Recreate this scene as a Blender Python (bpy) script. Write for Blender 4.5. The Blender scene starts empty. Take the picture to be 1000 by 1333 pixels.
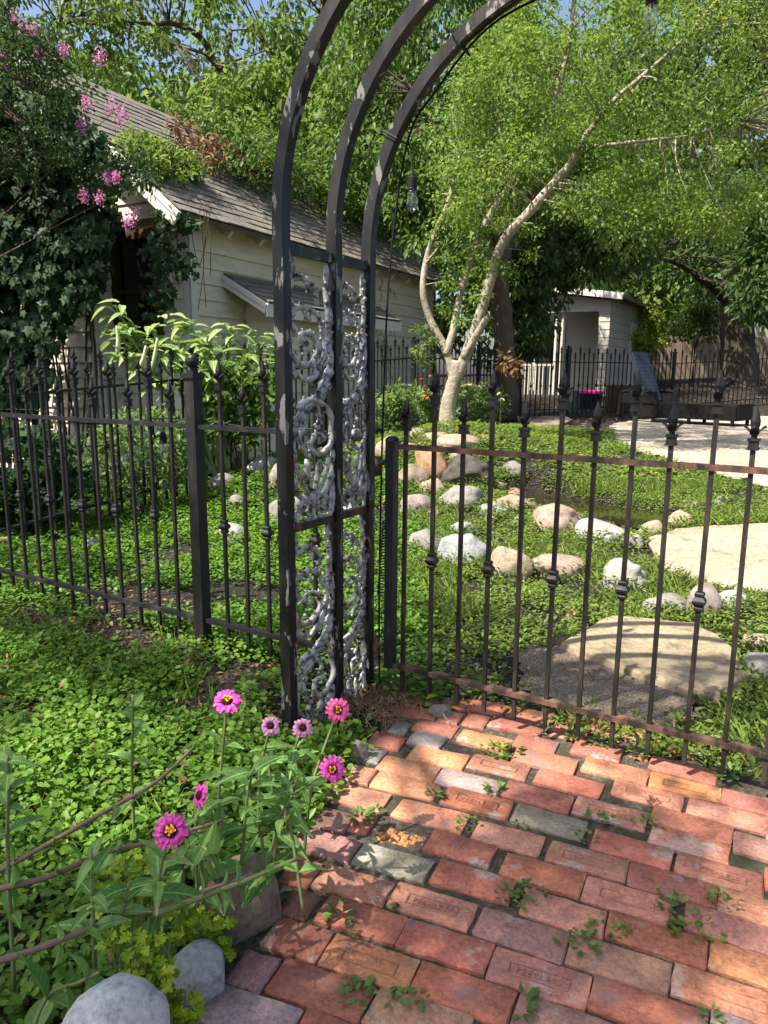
import bpy, math, random
import numpy as np
from mathutils import noise as mnoise, Vector
R_ = math.radians
rs = np.random.RandomState(7)
random.seed(7)
scene = bpy.context.scene
C = scene.collection

# ------------------------------------------------------------------ camera
CAM_H, FPX, PITCH, ROLL = 1.25, 960.0, 10.8, 0.43
cd = bpy.data.cameras.new('camera')
cd.sensor_fit = 'VERTICAL'; cd.sensor_height = 36.0; cd.lens = 36.0 * FPX / 1333.0
cd.clip_start = 0.05; cd.clip_end = 600.0
cam = bpy.data.objects.new('camera', cd); C.objects.link(cam)
p_ = R_(PITCH)
_fw = np.array([0, math.cos(p_), -math.sin(p_)]); _rt = np.array([1.0, 0, 0]); _up = np.array([0, math.sin(p_), math.cos(p_)])
r_ = R_(ROLL)
_R = _rt * math.cos(r_) + _up * math.sin(r_); _U = _up * math.cos(r_) - _rt * math.sin(r_)
from mathutils import Matrix
M = Matrix(((_R[0], _U[0], -_fw[0]), (_R[1], _U[1], -_fw[1]), (_R[2], _U[2], -_fw[2])))
cam.matrix_world = Matrix.Translation((0, 0, CAM_H)) @ M.to_4x4()
scene.camera = cam

# ------------------------------------------------------------------ sky, sun, exposure
SUN = np.array([-0.59, -0.36, 1.0]); SUN = SUN / np.linalg.norm(SUN)      # towards the sun
w = bpy.data.worlds.new('World'); scene.world = w; w.use_nodes = True
nt = w.node_tree; bg = nt.nodes['Background']
sky = nt.nodes.new('ShaderNodeTexSky'); sky.sky_type = 'NISHITA'; sky.sun_disc = False
sky.sun_elevation = math.asin(SUN[2]); sky.sun_rotation = math.atan2(SUN[0], SUN[1])
sky.air_density = 1.0; sky.dust_density = 3.0
nt.links.new(sky.outputs[0], bg.inputs[0]); bg.inputs[1].default_value = 0.10
sl = bpy.data.lights.new('sun', 'SUN'); sl.energy = 5.0; sl.angle = R_(0.53); sl.color = (1.0, 0.93, 0.80)
so = bpy.data.objects.new('sun', sl); C.objects.link(so)
so.rotation_euler = Vector((-SUN[0], -SUN[1], -SUN[2])).to_track_quat('-Z', 'Y').to_euler(); so.location = (-6, -4, 12)
scene.view_settings.view_transform = 'Standard'; scene.view_settings.look = 'None'
scene.view_settings.exposure = 1.25; scene.view_settings.gamma = 1.0
scene.view_settings.use_curve_mapping = False
scene.cycles.use_denoising = True
scene.cycles.max_bounces = 8; scene.cycles.diffuse_bounces = 4; scene.cycles.glossy_bounces = 3
scene.cycles.transmission_bounces = 6; scene.cycles.transparent_max_bounces = 8
scene.cycles.caustics_reflective = False; scene.cycles.caustics_refractive = False

# ------------------------------------------------------------------ geometry helpers
def sstep(a, b, x):
    t = np.clip((np.asarray(x, float) - a) / (b - a), 0, 1); return t * t * (3 - 2 * t)
FD = np.array([math.cos(R_(-31)), math.sin(R_(-31)), 0.0])      # fence line, to the right
FN = np.array([-FD[1], FD[0], 0.0])                             # away from the camera
FO = np.array([-0.062, 2.745, 0.0])                             # fence line origin (back post of the arch)

def hgt(x, y):
    x = np.asarray(x, float); y = np.asarray(y, float)
    d = (x - FO[0]) * FN[0] + (y - FO[1]) * FN[1]
    side = 0.28 + 0.72 * sstep(-2.2, 0.8, x)
    z = 0.44 * sstep(0.5, 7.2, d) * side
    z = z + 0.34 * np.exp(-(((x - 0.75) / 1.25) ** 2 + ((y - 7.9) / 1.5) ** 2))
    z = z + 0.36 * np.exp(-(((x + 0.95) / 0.75) ** 2 + ((y - 6.7) / 1.15) ** 2))
    z = z + 0.07 * np.clip(d - 14, 0, 10)
    # stream channel
    cx = 1.15 + 0.62 * (x - 1.15) * 0
    dc = np.abs((x - 1.62) * 0.8 + (y - 5.85) * 0.6)
    al = (x - 1.62) * 0.6 - (y - 5.85) * 0.8
    z = z - 0.24 * np.exp(-(dc / 0.27) ** 4) * sstep(-0.95, -0.6, al) * (1 - sstep(0.55, 0.8, al))
    return z

CO = np.array([0, 0, CAM_H])
def ray(px, py):
    d = _fw * FPX + _R * (px - 500.0) - _U * (py - 666.5); return d / np.linalg.norm(d)
def at(px, py, Y):
    d = ray(px, py); return CO + d * (Y / d[1])
def un(px, py, z=0.0):
    d = ray(px, py); return CO + d * ((z - CAM_H) / d[2])
def G(px, py, dz=0.0):
    d = ray(px, py); t = 0.5
    while t < 80:
        q = CO + d * t
        if q[2] < float(hgt(q[0], q[1])) + dz: break
        t += 0.02 if t < 12 else 0.1
    return CO + d * t
def depth(P): return float((np.asarray(P) - CO) @ _fw)
def proj(P):
    v = np.asarray(P, float) - CO; D = v @ _fw
    return 500 + FPX * (v @ _R) / D, 666.5 - FPX * (v @ _U) / D

WO = {}
def setp(o, label=None, cat=None, group=None, kind=None):
    if label: o['label'] = label
    if cat: o['category'] = cat
    if group: o['group'] = group
    if kind: o['kind'] = kind
    return o
def root(name, loc, label, cat, group=None, rz=0.0):
    o = bpy.data.objects.new(name, None); C.objects.link(o); o.location = tuple(map(float, loc)); o.rotation_euler = (0, 0, rz)
    o.empty_display_size = 0.1
    WO[o.name] = np.array(loc, float)
    return setp(o, label, cat, group)

def np_mesh(name, V, F, rnd=None, smooth=True):
    """V (n,3) float array, F (m,k) int array"""
    V = np.ascontiguousarray(V, np.float32); F = np.ascontiguousarray(F, np.int32)
    me = bpy.data.meshes.new(name)
    m, k = F.shape
    me.vertices.add(len(V)); me.vertices.foreach_set('co', V.ravel())
    me.loops.add(m * k); me.loops.foreach_set('vertex_index', F.ravel())
    me.polygons.add(m); me.polygons.foreach_set('loop_start', np.arange(0, m * k, k, dtype=np.int32))
    me.polygons.foreach_set('loop_total', np.full(m, k, np.int32))
    if smooth: me.polygons.foreach_set('use_smooth', np.ones(m, bool))
    if rnd is not None:
        a = me.attributes.new('rnd', 'FLOAT', 'FACE'); a.data.foreach_set('value', np.ascontiguousarray(rnd, np.float32))
    me.update(); me.validate()
    return me
def mk(name, me, mat=None, parent=None, loc=(0, 0, 0), rot=(0, 0, 0)):
    o = bpy.data.objects.new(name, me); C.objects.link(o)
    if mat is not None and not me.materials: me.materials.append(mat)
    if parent is not None: o.parent = parent
    o.location = tuple(map(float, loc)); o.rotation_euler = rot
    return o

def norm(v):
    v = np.asarray(v, float); return v / (np.linalg.norm(v) + 1e-12)
def smooth_path(pts, n=4):
    P = [np.array(p, float) for p in pts]
    if len(P) < 3: return P
    Q = [2 * P[0] - P[1]] + P + [2 * P[-1] - P[-2]]; out = []
    for i in range(1, len(Q) - 2):
        a, b, c, d = Q[i - 1], Q[i], Q[i + 1], Q[i + 2]
        for j in range(n):
            t = j / n
            out.append(0.5 * ((2 * b) + (-a + c) * t + (2 * a - 5 * b + 4 * c - d) * t * t + (-a + 3 * b - 3 * c + d) * t ** 3))
    out.append(P[-1]); return out

class MB:
    def __init__(s): s.v = []; s.f = []
    def add(s, V, F):
        b = len(s.v); s.v += [tuple(map(float, q)) for q in V]; s.f += [tuple(i + b for i in q) for q in F]; return s
    def obox(s, c, ax, h):
        c = np.array(c, float); ax = [np.array(a, float) for a in ax]
        V = [c + sx * h[0] * ax[0] + sy * h[1] * ax[1] + sz * h[2] * ax[2] for sz in (-1, 1) for sy in (-1, 1) for sx in (-1, 1)]
        return s.add(V, [(0, 2, 3, 1), (4, 5, 7, 6), (0, 1, 5, 4), (2, 6, 7, 3), (0, 4, 6, 2), (1, 3, 7, 5)])
    def box(s, c, h, rz=0.0):
        a, b = math.cos(rz), math.sin(rz)
        return s.obox(c, [(a, b, 0), (-b, a, 0), (0, 0, 1)], h)
    def bar(s, a, b, wd, hh, up=(0, 0, 1)):
        a = np.array(a, float); b = np.array(b, float); d = norm(b - a); x = norm(np.cross(d, up)); u = np.cross(x, d)
        return s.obox((a + b) / 2, [x, d, u], (wd / 2, np.linalg.norm(b - a) / 2, hh / 2))
    def tube(s, pts, rad, n=6, ph=0.0, flat=1.0, up=None):
        P = [np.array(p, float) for p in pts]; m = len(P)
        rad = [rad] * m if np.isscalar(rad) else list(rad)
        T = [norm(P[min(i + 1, m - 1)] - P[max(i - 1, 0)]) for i in range(m)]
        ref = np.array(up, float) if up is not None else (np.array([0, 0, 1.0]) if abs(T[0][2]) < 0.9 else np.array([1.0, 0, 0]))
        X = norm(np.cross(T[0], ref)); b = len(s.v); 
        for i in range(m):
            if up is not None: X = norm(np.cross(T[i], ref))
            else: X = norm(X - T[i] * (X @ T[i]))
            Y = np.cross(T[i], X)
            for k in range(n):
                a = ph + 2 * math.pi * k / n
                s.v.append(tuple(P[i] + rad[i] * (math.cos(a) * X + flat * math.sin(a) * Y)))
        for i in range(m - 1):
            for k in range(n):
                k2 = (k + 1) % n
                s.f.append((b + i * n + k, b + i * n + k2, b + (i + 1) * n + k2, b + (i + 1) * n + k))
        s.f.append(tuple(b + k for k in range(n))[::-1]); s.f.append(tuple(b + (m - 1) * n + k for k in range(n)))
        return s
    def lathe(s, prof, c=(0, 0, 0), n=10, ph=0.0):
        b = len(s.v); c = np.array(c, float)
        for r, z in prof:
            for k in range(n):
                a = ph + 2 * math.pi * k / n; s.v.append((c[0] + r * math.cos(a), c[1] + r * math.sin(a), c[2] + z))
        for i in range(len(prof) - 1):
            for k in range(n):
                k2 = (k + 1) % n; s.f.append((b + i * n + k, b + i * n + k2, b + (i + 1) * n + k2, b + (i + 1) * n + k))
        s.f.append(tuple(b + k for k in range(n))[::-1]); s.f.append(tuple(b + (len(prof) - 1) * n + k for k in range(n)))
        return s
    def prism(s, poly, z0, z1):
        n = len(poly)
        V = [(x, y, z0) for x, y in poly] + [(x, y, z1) for x, y in poly]
        F = [tuple(range(n))[::-1], tuple(range(n, 2 * n))] + [(i, (i + 1) % n, n + (i + 1) % n, n + i) for i in range(n)]
        return s.add(V, F)
    def mesh(s, name, off=(0, 0, 0), smooth=False):
        me = bpy.data.meshes.new(name); o = np.array(off, float)
        me.from_pydata([tuple(np.array(q) - o) for q in s.v], [], s.f)
        if smooth: me.polygons.foreach_set('use_smooth', np.ones(len(me.polygons), bool))
        me.update(); return me
    def build(s, name, mat, parent=None, smooth=False, wo=None):
        """world-space vertices; parent's origin (or the base centre) becomes the local origin"""
        if parent is not None: off = WO[parent.name]
        else:
            V = np.array(s.v); off = np.array([(V[:, 0].min() + V[:, 0].max()) / 2, (V[:, 1].min() + V[:, 1].max()) / 2, V[:, 2].min()]) if wo is None else np.array(wo, float)
        o = mk(name, s.mesh(name, off, smooth), mat, parent, (0, 0, 0) if parent is not None else off)
        WO[o.name] = off
        return o

# ------------------------------------------------------------------ materials
def mat_new(name):
    m = bpy.data.materials.new(name); m.use_nodes = True
    nt = m.node_tree; b = nt.nodes['Principled BSDF']; return m, nt, b
def N(nt, t, **kw):
    n = nt.nodes.new(t)
    for k, v in kw.items():
        if k in ('scale', 'detail', 'rough'):
            n.inputs[{'scale': 'Scale', 'detail': 'Detail', 'rough': 'Roughness'}[k]].default_value = v
        else: setattr(n, k, v)
    return n
def ramp(nt, fac, stops):
    r = nt.nodes.new('ShaderNodeValToRGB'); e = r.color_ramp.elements
    while len(e) < len(stops): e.new(0.5)
    for i, (p, c) in enumerate(stops):
        e[i].position = p; e[i].color = (c[0], c[1], c[2], 1) if not np.isscalar(c) else (c, c, c, 1)
    nt.links.new(fac, r.inputs[0]); return r
def mixc(nt, fac, a, b, typ='MIX'):
    m = nt.nodes.new('ShaderNodeMix'); m.data_type = 'RGBA'; m.blend_type = typ
    def put(i, v):
        if hasattr(v, 'links') or hasattr(v, 'is_linked'): nt.links.new(v, m.inputs[i])
        elif i == 0: m.inputs[0].default_value = v
        else: m.inputs[i].default_value = (v[0], v[1], v[2], 1)
    put(0, fac); put(6, a); put(7, b); return m.outputs[2]
def bump(nt, b, hsock, strength=0.3, dist=0.01):
    n = nt.nodes.new('ShaderNodeBump'); n.inputs['Strength'].default_value = strength; n.inputs['Distance'].default_value = dist
    nt.links.new(hsock, n.inputs['Height']); nt.links.new(n.outputs[0], b.inputs['Normal'])
def coords(nt, kind='Object', per_object=False):
    t = nt.nodes.new('ShaderNodeTexCoord'); o = t.outputs[kind]
    if per_object:
        oi = nt.nodes.new('ShaderNodeObjectInfo'); mul = nt.nodes.new('ShaderNodeMath'); mul.operation = 'MULTIPLY'; mul.inputs[1].default_value = 37.0
        nt.links.new(oi.outputs['Random'], mul.inputs[0])
        va = nt.nodes.new('ShaderNodeVectorMath'); va.operation = 'ADD'
        nt.links.new(o, va.inputs[0]); nt.links.new(mul.outputs[0], va.inputs[1]); o = va.outputs[0]
    return o
def plain(name, col, rough=0.6, metal=0.0, var=0.25, scale=30.0, bmp=0.15, bd=0.003, per=True, stretch=None):
    m, nt, b = mat_new(name); co = coords(nt, 'Object', per)
    if stretch:
        mp = nt.nodes.new('ShaderNodeMapping'); mp.inputs['Scale'].default_value = stretch; nt.links.new(co, mp.inputs[0]); co = mp.outputs[0]
    n = N(nt, 'ShaderNodeTexNoise', scale=scale, detail=6.0, rough=0.65); nt.links.new(co, n.inputs['Vector'])
    n2 = N(nt, 'ShaderNodeTexNoise', scale=scale * 0.13, detail=3.0); nt.links.new(co, n2.inputs['Vector'])
    ad = nt.nodes.new('ShaderNodeMath'); ad.operation = 'ADD'; nt.links.new(n.outputs[0], ad.inputs[0]); nt.links.new(n2.outputs[0], ad.inputs[1])
    c = np.array(col)
    r = ramp(nt, ad.outputs[0], [(0.0, (0, 0, 0)), (1.0, (1, 1, 1))])
    hf = nt.nodes.new('ShaderNodeMapRange'); hf.inputs[1].default_value = 0.6; hf.inputs[2].default_value = 1.4
    nt.links.new(ad.outputs[0], hf.inputs[0])
    nt.links.new(mixc(nt, hf.outputs[0], c * (1 - var), np.clip(c * (1 + var), 0, 1)), b.inputs['Base Color'])
    nt.nodes.remove(r)
    b.inputs['Roughness'].default_value = rough; b.inputs['Metallic'].default_value = metal; b.inputs['Specular IOR Level'].default_value = 0.22
    if bmp: bump(nt, b, n.outputs[0], bmp, bd)
    return m
def leafmat(name, dark, light, trans=0.35, rough=0.55, yellow=None, spec=0.2, veins=False):
    m, nt, b = mat_new(name)
    a = nt.nodes.new('ShaderNodeAttribute'); a.attribute_name = 'rnd'
    st = [(0.0, dark), (0.8, light)]
    if yellow is not None: st += [(0.93, light), (0.97, yellow)]
    r = ramp(nt, a.outputs['Fac'], st)
    gn = N(nt, 'ShaderNodeTexNoise', scale=70.0, detail=3.0); nt.links.new(coords(nt, 'Object'), gn.inputs['Vector']); gr = ramp(nt, gn.outputs[0], [(0.3, 0.72), (0.7, 1.22)])
    bc = mixc(nt, 1.0, r.outputs[0], gr.outputs[0], 'MULTIPLY')
    if veins:
        au = nt.nodes.new('ShaderNodeAttribute'); au.attribute_name = 'lu'; av = nt.nodes.new('ShaderNodeAttribute'); av.attribute_name = 'lv'
        def mth(op, a, b2=None):
            m_ = nt.nodes.new('ShaderNodeMath'); m_.operation = op
            for k_, v_ in ((0, a), (1, b2)):
                if v_ is None: continue
                if hasattr(v_, 'is_linked'): nt.links.new(v_, m_.inputs[k_])
                else: m_.inputs[k_].default_value = v_
            return m_.outputs[0]
        ab = mth('ABSOLUTE', au.outputs['Fac']); mid = ramp(nt, ab, [(0.03, 1.0), (0.11, 0.0)])
        sv_ = mth('SINE', mth('MULTIPLY', mth('SUBTRACT', av.outputs['Fac'], mth('MULTIPLY', ab, 0.22)), 46.0)); side = ramp(nt, sv_, [(0.75, 0.0), (1.0, 0.55)])
        bc = mixc(nt, mid.outputs[0], mixc(nt, side.outputs[0], bc, np.clip(np.array(light) * 1.45, 0, 1)), np.clip(np.array(light) * 1.9, 0, 1))
        bump(nt, b, side.outputs[0], 0.35, 0.004)
    nt.links.new(bc, b.inputs['Base Color']); b.inputs['Roughness'].default_value = rough
    b.inputs['Specular IOR Level'].default_value = spec
    tr = nt.nodes.new('ShaderNodeBsdfTranslucent')
    mx = mixc(nt, 0.5, r.outputs[0], (0.45, 0.62, 0.05), 'MULTIPLY')
    hs = nt.nodes.new('ShaderNodeHueSaturation'); hs.inputs['Value'].default_value = 1.7; hs.inputs['Saturation'].default_value = 1.1
    nt.links.new(r.outputs[0], hs.inputs['Color']); nt.links.new(hs.outputs[0], tr.inputs[0])
    ms = nt.nodes.new('ShaderNodeMixShader'); ms.inputs[0].default_value = trans
    nt.links.new(b.outputs[0], ms.inputs[1]); nt.links.new(tr.outputs[0], ms.inputs[2])
    nt.links.new(ms.outputs[0], nt.nodes['Material Output'].inputs['Surface'])
    return m

def iron_mat(name, base=(0.014, 0.014, 0.015), rust=(0.10, 0.055, 0.035), grey=(0.22, 0.22, 0.21), rust_amt=0.55, grey_amt=0.70, rough=0.42):
    m, nt, b = mat_new(name); co = coords(nt, 'Object', True)
    mp = nt.nodes.new('ShaderNodeMapping'); mp.inputs['Scale'].default_value = (1.6, 1.6, .55); nt.links.new(co, mp.inputs[0]); co = mp.outputs[0]
    n1 = N(nt, 'ShaderNodeTexNoise', scale=9.0, detail=6.0, rough=0.7); nt.links.new(co, n1.inputs['Vector'])
    n2 = N(nt, 'ShaderNodeTexNoise', scale=14.0, detail=8.0, rough=0.6); nt.links.new(co, n2.inputs['Vector'])
    n3 = N(nt, 'ShaderNodeTexNoise', scale=180.0, detail=2.0); nt.links.new(co, n3.inputs['Vector'])
    va = nt.nodes.new('ShaderNodeVectorMath'); va.operation = 'ADD'; va.inputs[1].default_value = (11, 7, 3); nt.links.new(co, va.inputs[0]); nt.links.new(va.outputs[0], n2.inputs['Vector'])
    r1 = ramp(nt, n1.outputs[0], [(rust_amt - 0.06, 0.0), (rust_amt + 0.12, 1.0)])
    c = mixc(nt, r1.outputs[0], base, rust)
    r2 = ramp(nt, n2.outputs[0], [(grey_amt, 0.0), (grey_amt + 0.012, 1.0)])
    c = mixc(nt, r2.outputs[0], c, grey)
    nt.links.new(c, b.inputs['Base Color'])
    rr = ramp(nt, n1.outputs[0], [(0.3, rough - 0.08), (0.7, rough + 0.3)]); nt.links.new(rr.outputs[0], b.inputs['Roughness'])
    b.inputs['Specular IOR Level'].default_value = 0.32
    bump(nt, b, n3.outputs[0], 0.12, 0.002)
    return m

MT = {}
MT['iron'] = iron_mat('black_iron', base=(0.011, 0.011, 0.012), rust=(0.04, 0.03, 0.024), rust_amt=0.60, grey_amt=0.82)
MT['iron_rust'] = iron_mat('rusty_black_iron', base=(0.022, 0.019, 0.017), rust=(0.15, 0.08, 0.055), rust_amt=0.50, grey_amt=0.80)
MT['iron_picket'] = iron_mat('browned_black_iron', base=(0.014, 0.013, 0.012), rust=(0.045, 0.033, 0.026), rust_amt=0.53, grey_amt=0.82)
MT['iron_arch'] = iron_mat('peeling_black_iron', base=(0.008, 0.008, 0.009), rust=(0.020, 0.018, 0.017), grey=(0.19, 0.185, 0.175), rust_amt=0.54, grey_amt=0.575, rough=0.38)
MT['iron_far'] = plain('far_black_iron', (0.012, 0.012, 0.013), 0.5, 0, 0.2, 20, 0)
MT['rubber'] = plain('black_rubber', (0.012, 0.012, 0.013), 0.55, 0, 0.2, 60, 0.05)
MT['siding'] = plain('cream_siding', (0.68, 0.62, 0.49), 0.7, 0, 0.22, 14, 0.2, 0.004, stretch=(1, 1, 5))
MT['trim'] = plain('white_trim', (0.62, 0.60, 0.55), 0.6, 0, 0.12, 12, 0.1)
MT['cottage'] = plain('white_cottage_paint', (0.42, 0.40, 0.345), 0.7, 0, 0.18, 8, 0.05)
MT['shingle'] = plain('weathered_shingle', (0.165, 0.148, 0.128), 0.95, 0, 0.55, 26, 0.5, 0.006)
MT['dark'] = plain('dark_interior', (0.012, 0.011, 0.010), 0.7, 0, 0.2, 8, 0)
MT['window_frame'] = plain('brown_window_frame', (0.06, 0.035, 0.022), 0.55, 0, 0.3, 20, 0.1)
MT['plank'] = plain('weathered_fence_board', (0.33, 0.25, 0.18), 0.85, 0, 0.3, 20, 0.3, 0.004, stretch=(3, 3, 0.4))
MT['wood_brown'] = plain('brown_wood', (0.10, 0.055, 0.03), 0.7, 0, 0.35, 20, 0.2, stretch=(3, 3, 0.5))
MT['bark_pale'] = plain('pale_bark', (0.31, 0.27, 0.21), 0.9, 0, 0.6, 22, 0.9, 0.02)
MT['bark'] = plain('grey_brown_bark', (0.085, 0.066, 0.05), 0.95, 0, 0.5, 14, 1.0, 0.03, stretch=(2, 2, 0.5))
MT['bark_far'] = plain('trunk_bark', (0.17, 0.14, 0.11), 0.95, 0, 0.5, 10, 1.0, 0.03, stretch=(2, 2, 0.5))
MT['twig'] = plain('brown_twig', (0.10, 0.07, 0.045), 0.9, 0, 0.4, 30, 0.2)
def glass_mat():
    m, nt, b = mat_new('clear_bulb_glass'); tr = nt.nodes.new('ShaderNodeBsdfTransparent'); tr.inputs[0].default_value = (0.93, 0.94, 0.92, 1)
    gl = nt.nodes.new('ShaderNodeBsdfGlossy'); gl.inputs['Roughness'].default_value = 0.04; fr = nt.nodes.new('ShaderNodeLayerWeight'); fr.inputs[0].default_value = 0.18
    mul = nt.nodes.new('ShaderNodeMath'); mul.operation = 'MULTIPLY_ADD'; mul.inputs[1].default_value = 0.75; mul.inputs[2].default_value = 0.07; nt.links.new(fr.outputs['Facing'], mul.inputs[0])
    mx = nt.nodes.new('ShaderNodeMixShader'); nt.links.new(mul.outputs[0], mx.inputs[0]); nt.links.new(tr.outputs[0], mx.inputs[1]); nt.links.new(gl.outputs[0], mx.inputs[2]); nt.links.new(mx.outputs[0], nt.nodes['Material Output'].inputs['Surface']); return m
MT['glass'] = glass_mat()
def pane_mat():
    m, nt, b = mat_new('dark_window_pane'); b.inputs['Base Color'].default_value = (0.01, 0.011, 0.012, 1); b.inputs['Roughness'].default_value = 0.08; return m
MT['pane'] = pane_mat()
# ================================================================== GROUND
def soil_mat():
    m, nt, b = mat_new('garden_soil'); co = coords(nt, 'Object')
    n = N(nt, 'ShaderNodeTexNoise', scale=24.0, detail=8.0, rough=0.7); nt.links.new(co, n.inputs['Vector'])
    v = N(nt, 'ShaderNodeTexVoronoi', scale=55.0); nt.links.new(co, v.inputs['Vector'])
    n2 = N(nt, 'ShaderNodeTexNoise', scale=0.6, detail=4.0); nt.links.new(co, n2.inputs['Vector'])
    c1 = ramp(nt, n.outputs[0], [(0.3, (0.008, 0.006, 0.004)), (0.55, (0.026, 0.019, 0.013)), (0.75, (0.075, 0.056, 0.04))])
    c2 = ramp(nt, v.outputs['Color'], [(0.0, (0.012, 0.009, 0.006)), (0.6, (0.035, 0.025, 0.017)), (1.0, (0.11, 0.08, 0.055))])
    nt.links.new(mixc(nt, 0.4, c1.outputs[0], c2.outputs[0]), b.inputs['Base Color']); b.inputs['Roughness'].default_value = 0.95
    ad = nt.nodes.new('ShaderNodeMath'); ad.operation = 'ADD'; nt.links.new(n.outputs[0], ad.inputs[0]); nt.links.new(v.outputs['Distance'], ad.inputs[1])
    bump(nt, b, ad.outputs[0], 1.0, 0.05); return m
MT['soil'] = soil_mat()
def bumps(x, y):
    return 0.010 * np.sin(x * 5.1 + 1.3 * np.sin(y * 3.3)) * np.sin(y * 4.7 + 0.8) + 0.006 * np.sin(x * 13.7 + 2 * np.sin(y * 9)) * np.sin(y * 11.9)
xs = np.concatenate([np.linspace(-260, -14, 22), np.linspace(-12.5, -3.2, 30), np.linspace(-3, 3.5, 120), np.linspace(3.7, 14, 34), np.linspace(16, 260, 22)])
ys = np.concatenate([np.linspace(-120, -6, 12), np.linspace(-5, 0.6, 14), np.linspace(0.7, 9, 150), np.linspace(9.2, 26, 50), np.linspace(28, 420, 24)])
X, Y = np.meshgrid(xs, ys)
Z = hgt(X, Y) + bumps(X, Y) * np.where((np.abs(X) < 12) & (Y < 20), 1, 0) * np.where((X > -0.3) & (X < 1.7) & (Y < 2.6), .25, 1) - 0.018
# the far side is flat again
nx, ny = len(xs), len(ys)
V = np.stack([X.ravel(), Y.ravel(), Z.ravel()], 1)
I = np.arange(ny - 1)[:, None] * nx + np.arange(nx - 1)[None, :]
F = np.stack([I, I + 1, I + nx + 1, I + nx], -1).reshape(-1, 4)
ground = mk('ground', np_mesh('ground', V, F), MT['soil']); setp(ground, kind='structure')

# ================================================================== BRICK PATH
def brick_mat():
    m, nt, b = mat_new('old_red_brick'); co = coords(nt, 'Object', True)
    oi = nt.nodes.new('ShaderNodeObjectInfo')
    n = N(nt, 'ShaderNodeTexNoise', scale=11.0, detail=7.0, rough=0.7); nt.links.new(co, n.inputs['Vector'])
    n2 = N(nt, 'ShaderNodeTexNoise', scale=90.0, detail=5.0, rough=0.7); nt.links.new(co, n2.inputs['Vector'])
    n3 = N(nt, 'ShaderNodeTexNoise', scale=7.0, detail=9.0, rough=0.62); va = nt.nodes.new('ShaderNodeVectorMath'); va.operation = 'ADD'; va.inputs[1].default_value = (5, 9, 2)
    nt.links.new(co, va.inputs[0]); nt.links.new(va.outputs[0], n3.inputs['Vector'])
    vo = N(nt, 'ShaderNodeTexVoronoi', scale=160.0); nt.links.new(co, vo.inputs['Vector'])
    big = ramp(nt, n.outputs[0], [(0.28, (0.60, 0.58, 0.60)), (0.5, (1.0, 1.0, 1.0)), (0.72, (1.25, 1.2, 1.14))])
    c = mixc(nt, 1.0, oi.outputs['Color'], big.outputs[0], 'MULTIPLY')
    fine = ramp(nt, n2.outputs[0], [(0.25, 0.50), (0.5, 1.0), (0.75, 1.45)])
    c = mixc(nt, 1.0, c, fine.outputs[0], 'MULTIPLY')
    dark = ramp(nt, n3.outputs[0], [(0.33, 0.6), (0.43, 0.0)])          # grey-violet scuffed skin
    c = mixc(nt, dark.outputs[0], c, (0.20, 0.155, 0.145))
    lime = ramp(nt, n3.outputs[0], [(0.585, 0.0), (0.635, 0.85)])         # old lime mortar left on the face
    lime2 = mixc(nt, 1.0, lime.outputs[0], ramp(nt, n2.outputs[0], [(0.35, 0.2), (0.6, 1.0)]).outputs[0], 'MULTIPLY')
    c = mixc(nt, lime2, c, (0.40, 0.36, 0.32))
    pits = ramp(nt, vo.outputs['Distance'], [(0.08, 0.30), (0.2, 1.0)])
    c = mixc(nt, 0.75, c, mixc(nt, 1.0, c, pits.outputs[0], 'MULTIPLY'))
    nt.links.new(c, b.inputs['Base Color']); b.inputs['Roughness'].default_value = 0.85; b.inputs['Specular IOR Level'].default_value = 0.3
    ad = nt.nodes.new('ShaderNodeMath'); ad.operation = 'MULTIPLY_ADD'; ad.inputs[1].default_value = 0.5; nt.links.new(n2.outputs[0], ad.inputs[0]); nt.links.new(n3.outputs[0], ad.inputs[2])
    bump(nt, b, ad.outputs[0], 0.8, 0.008); return m
MT['brick'] = brick_mat()

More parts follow.
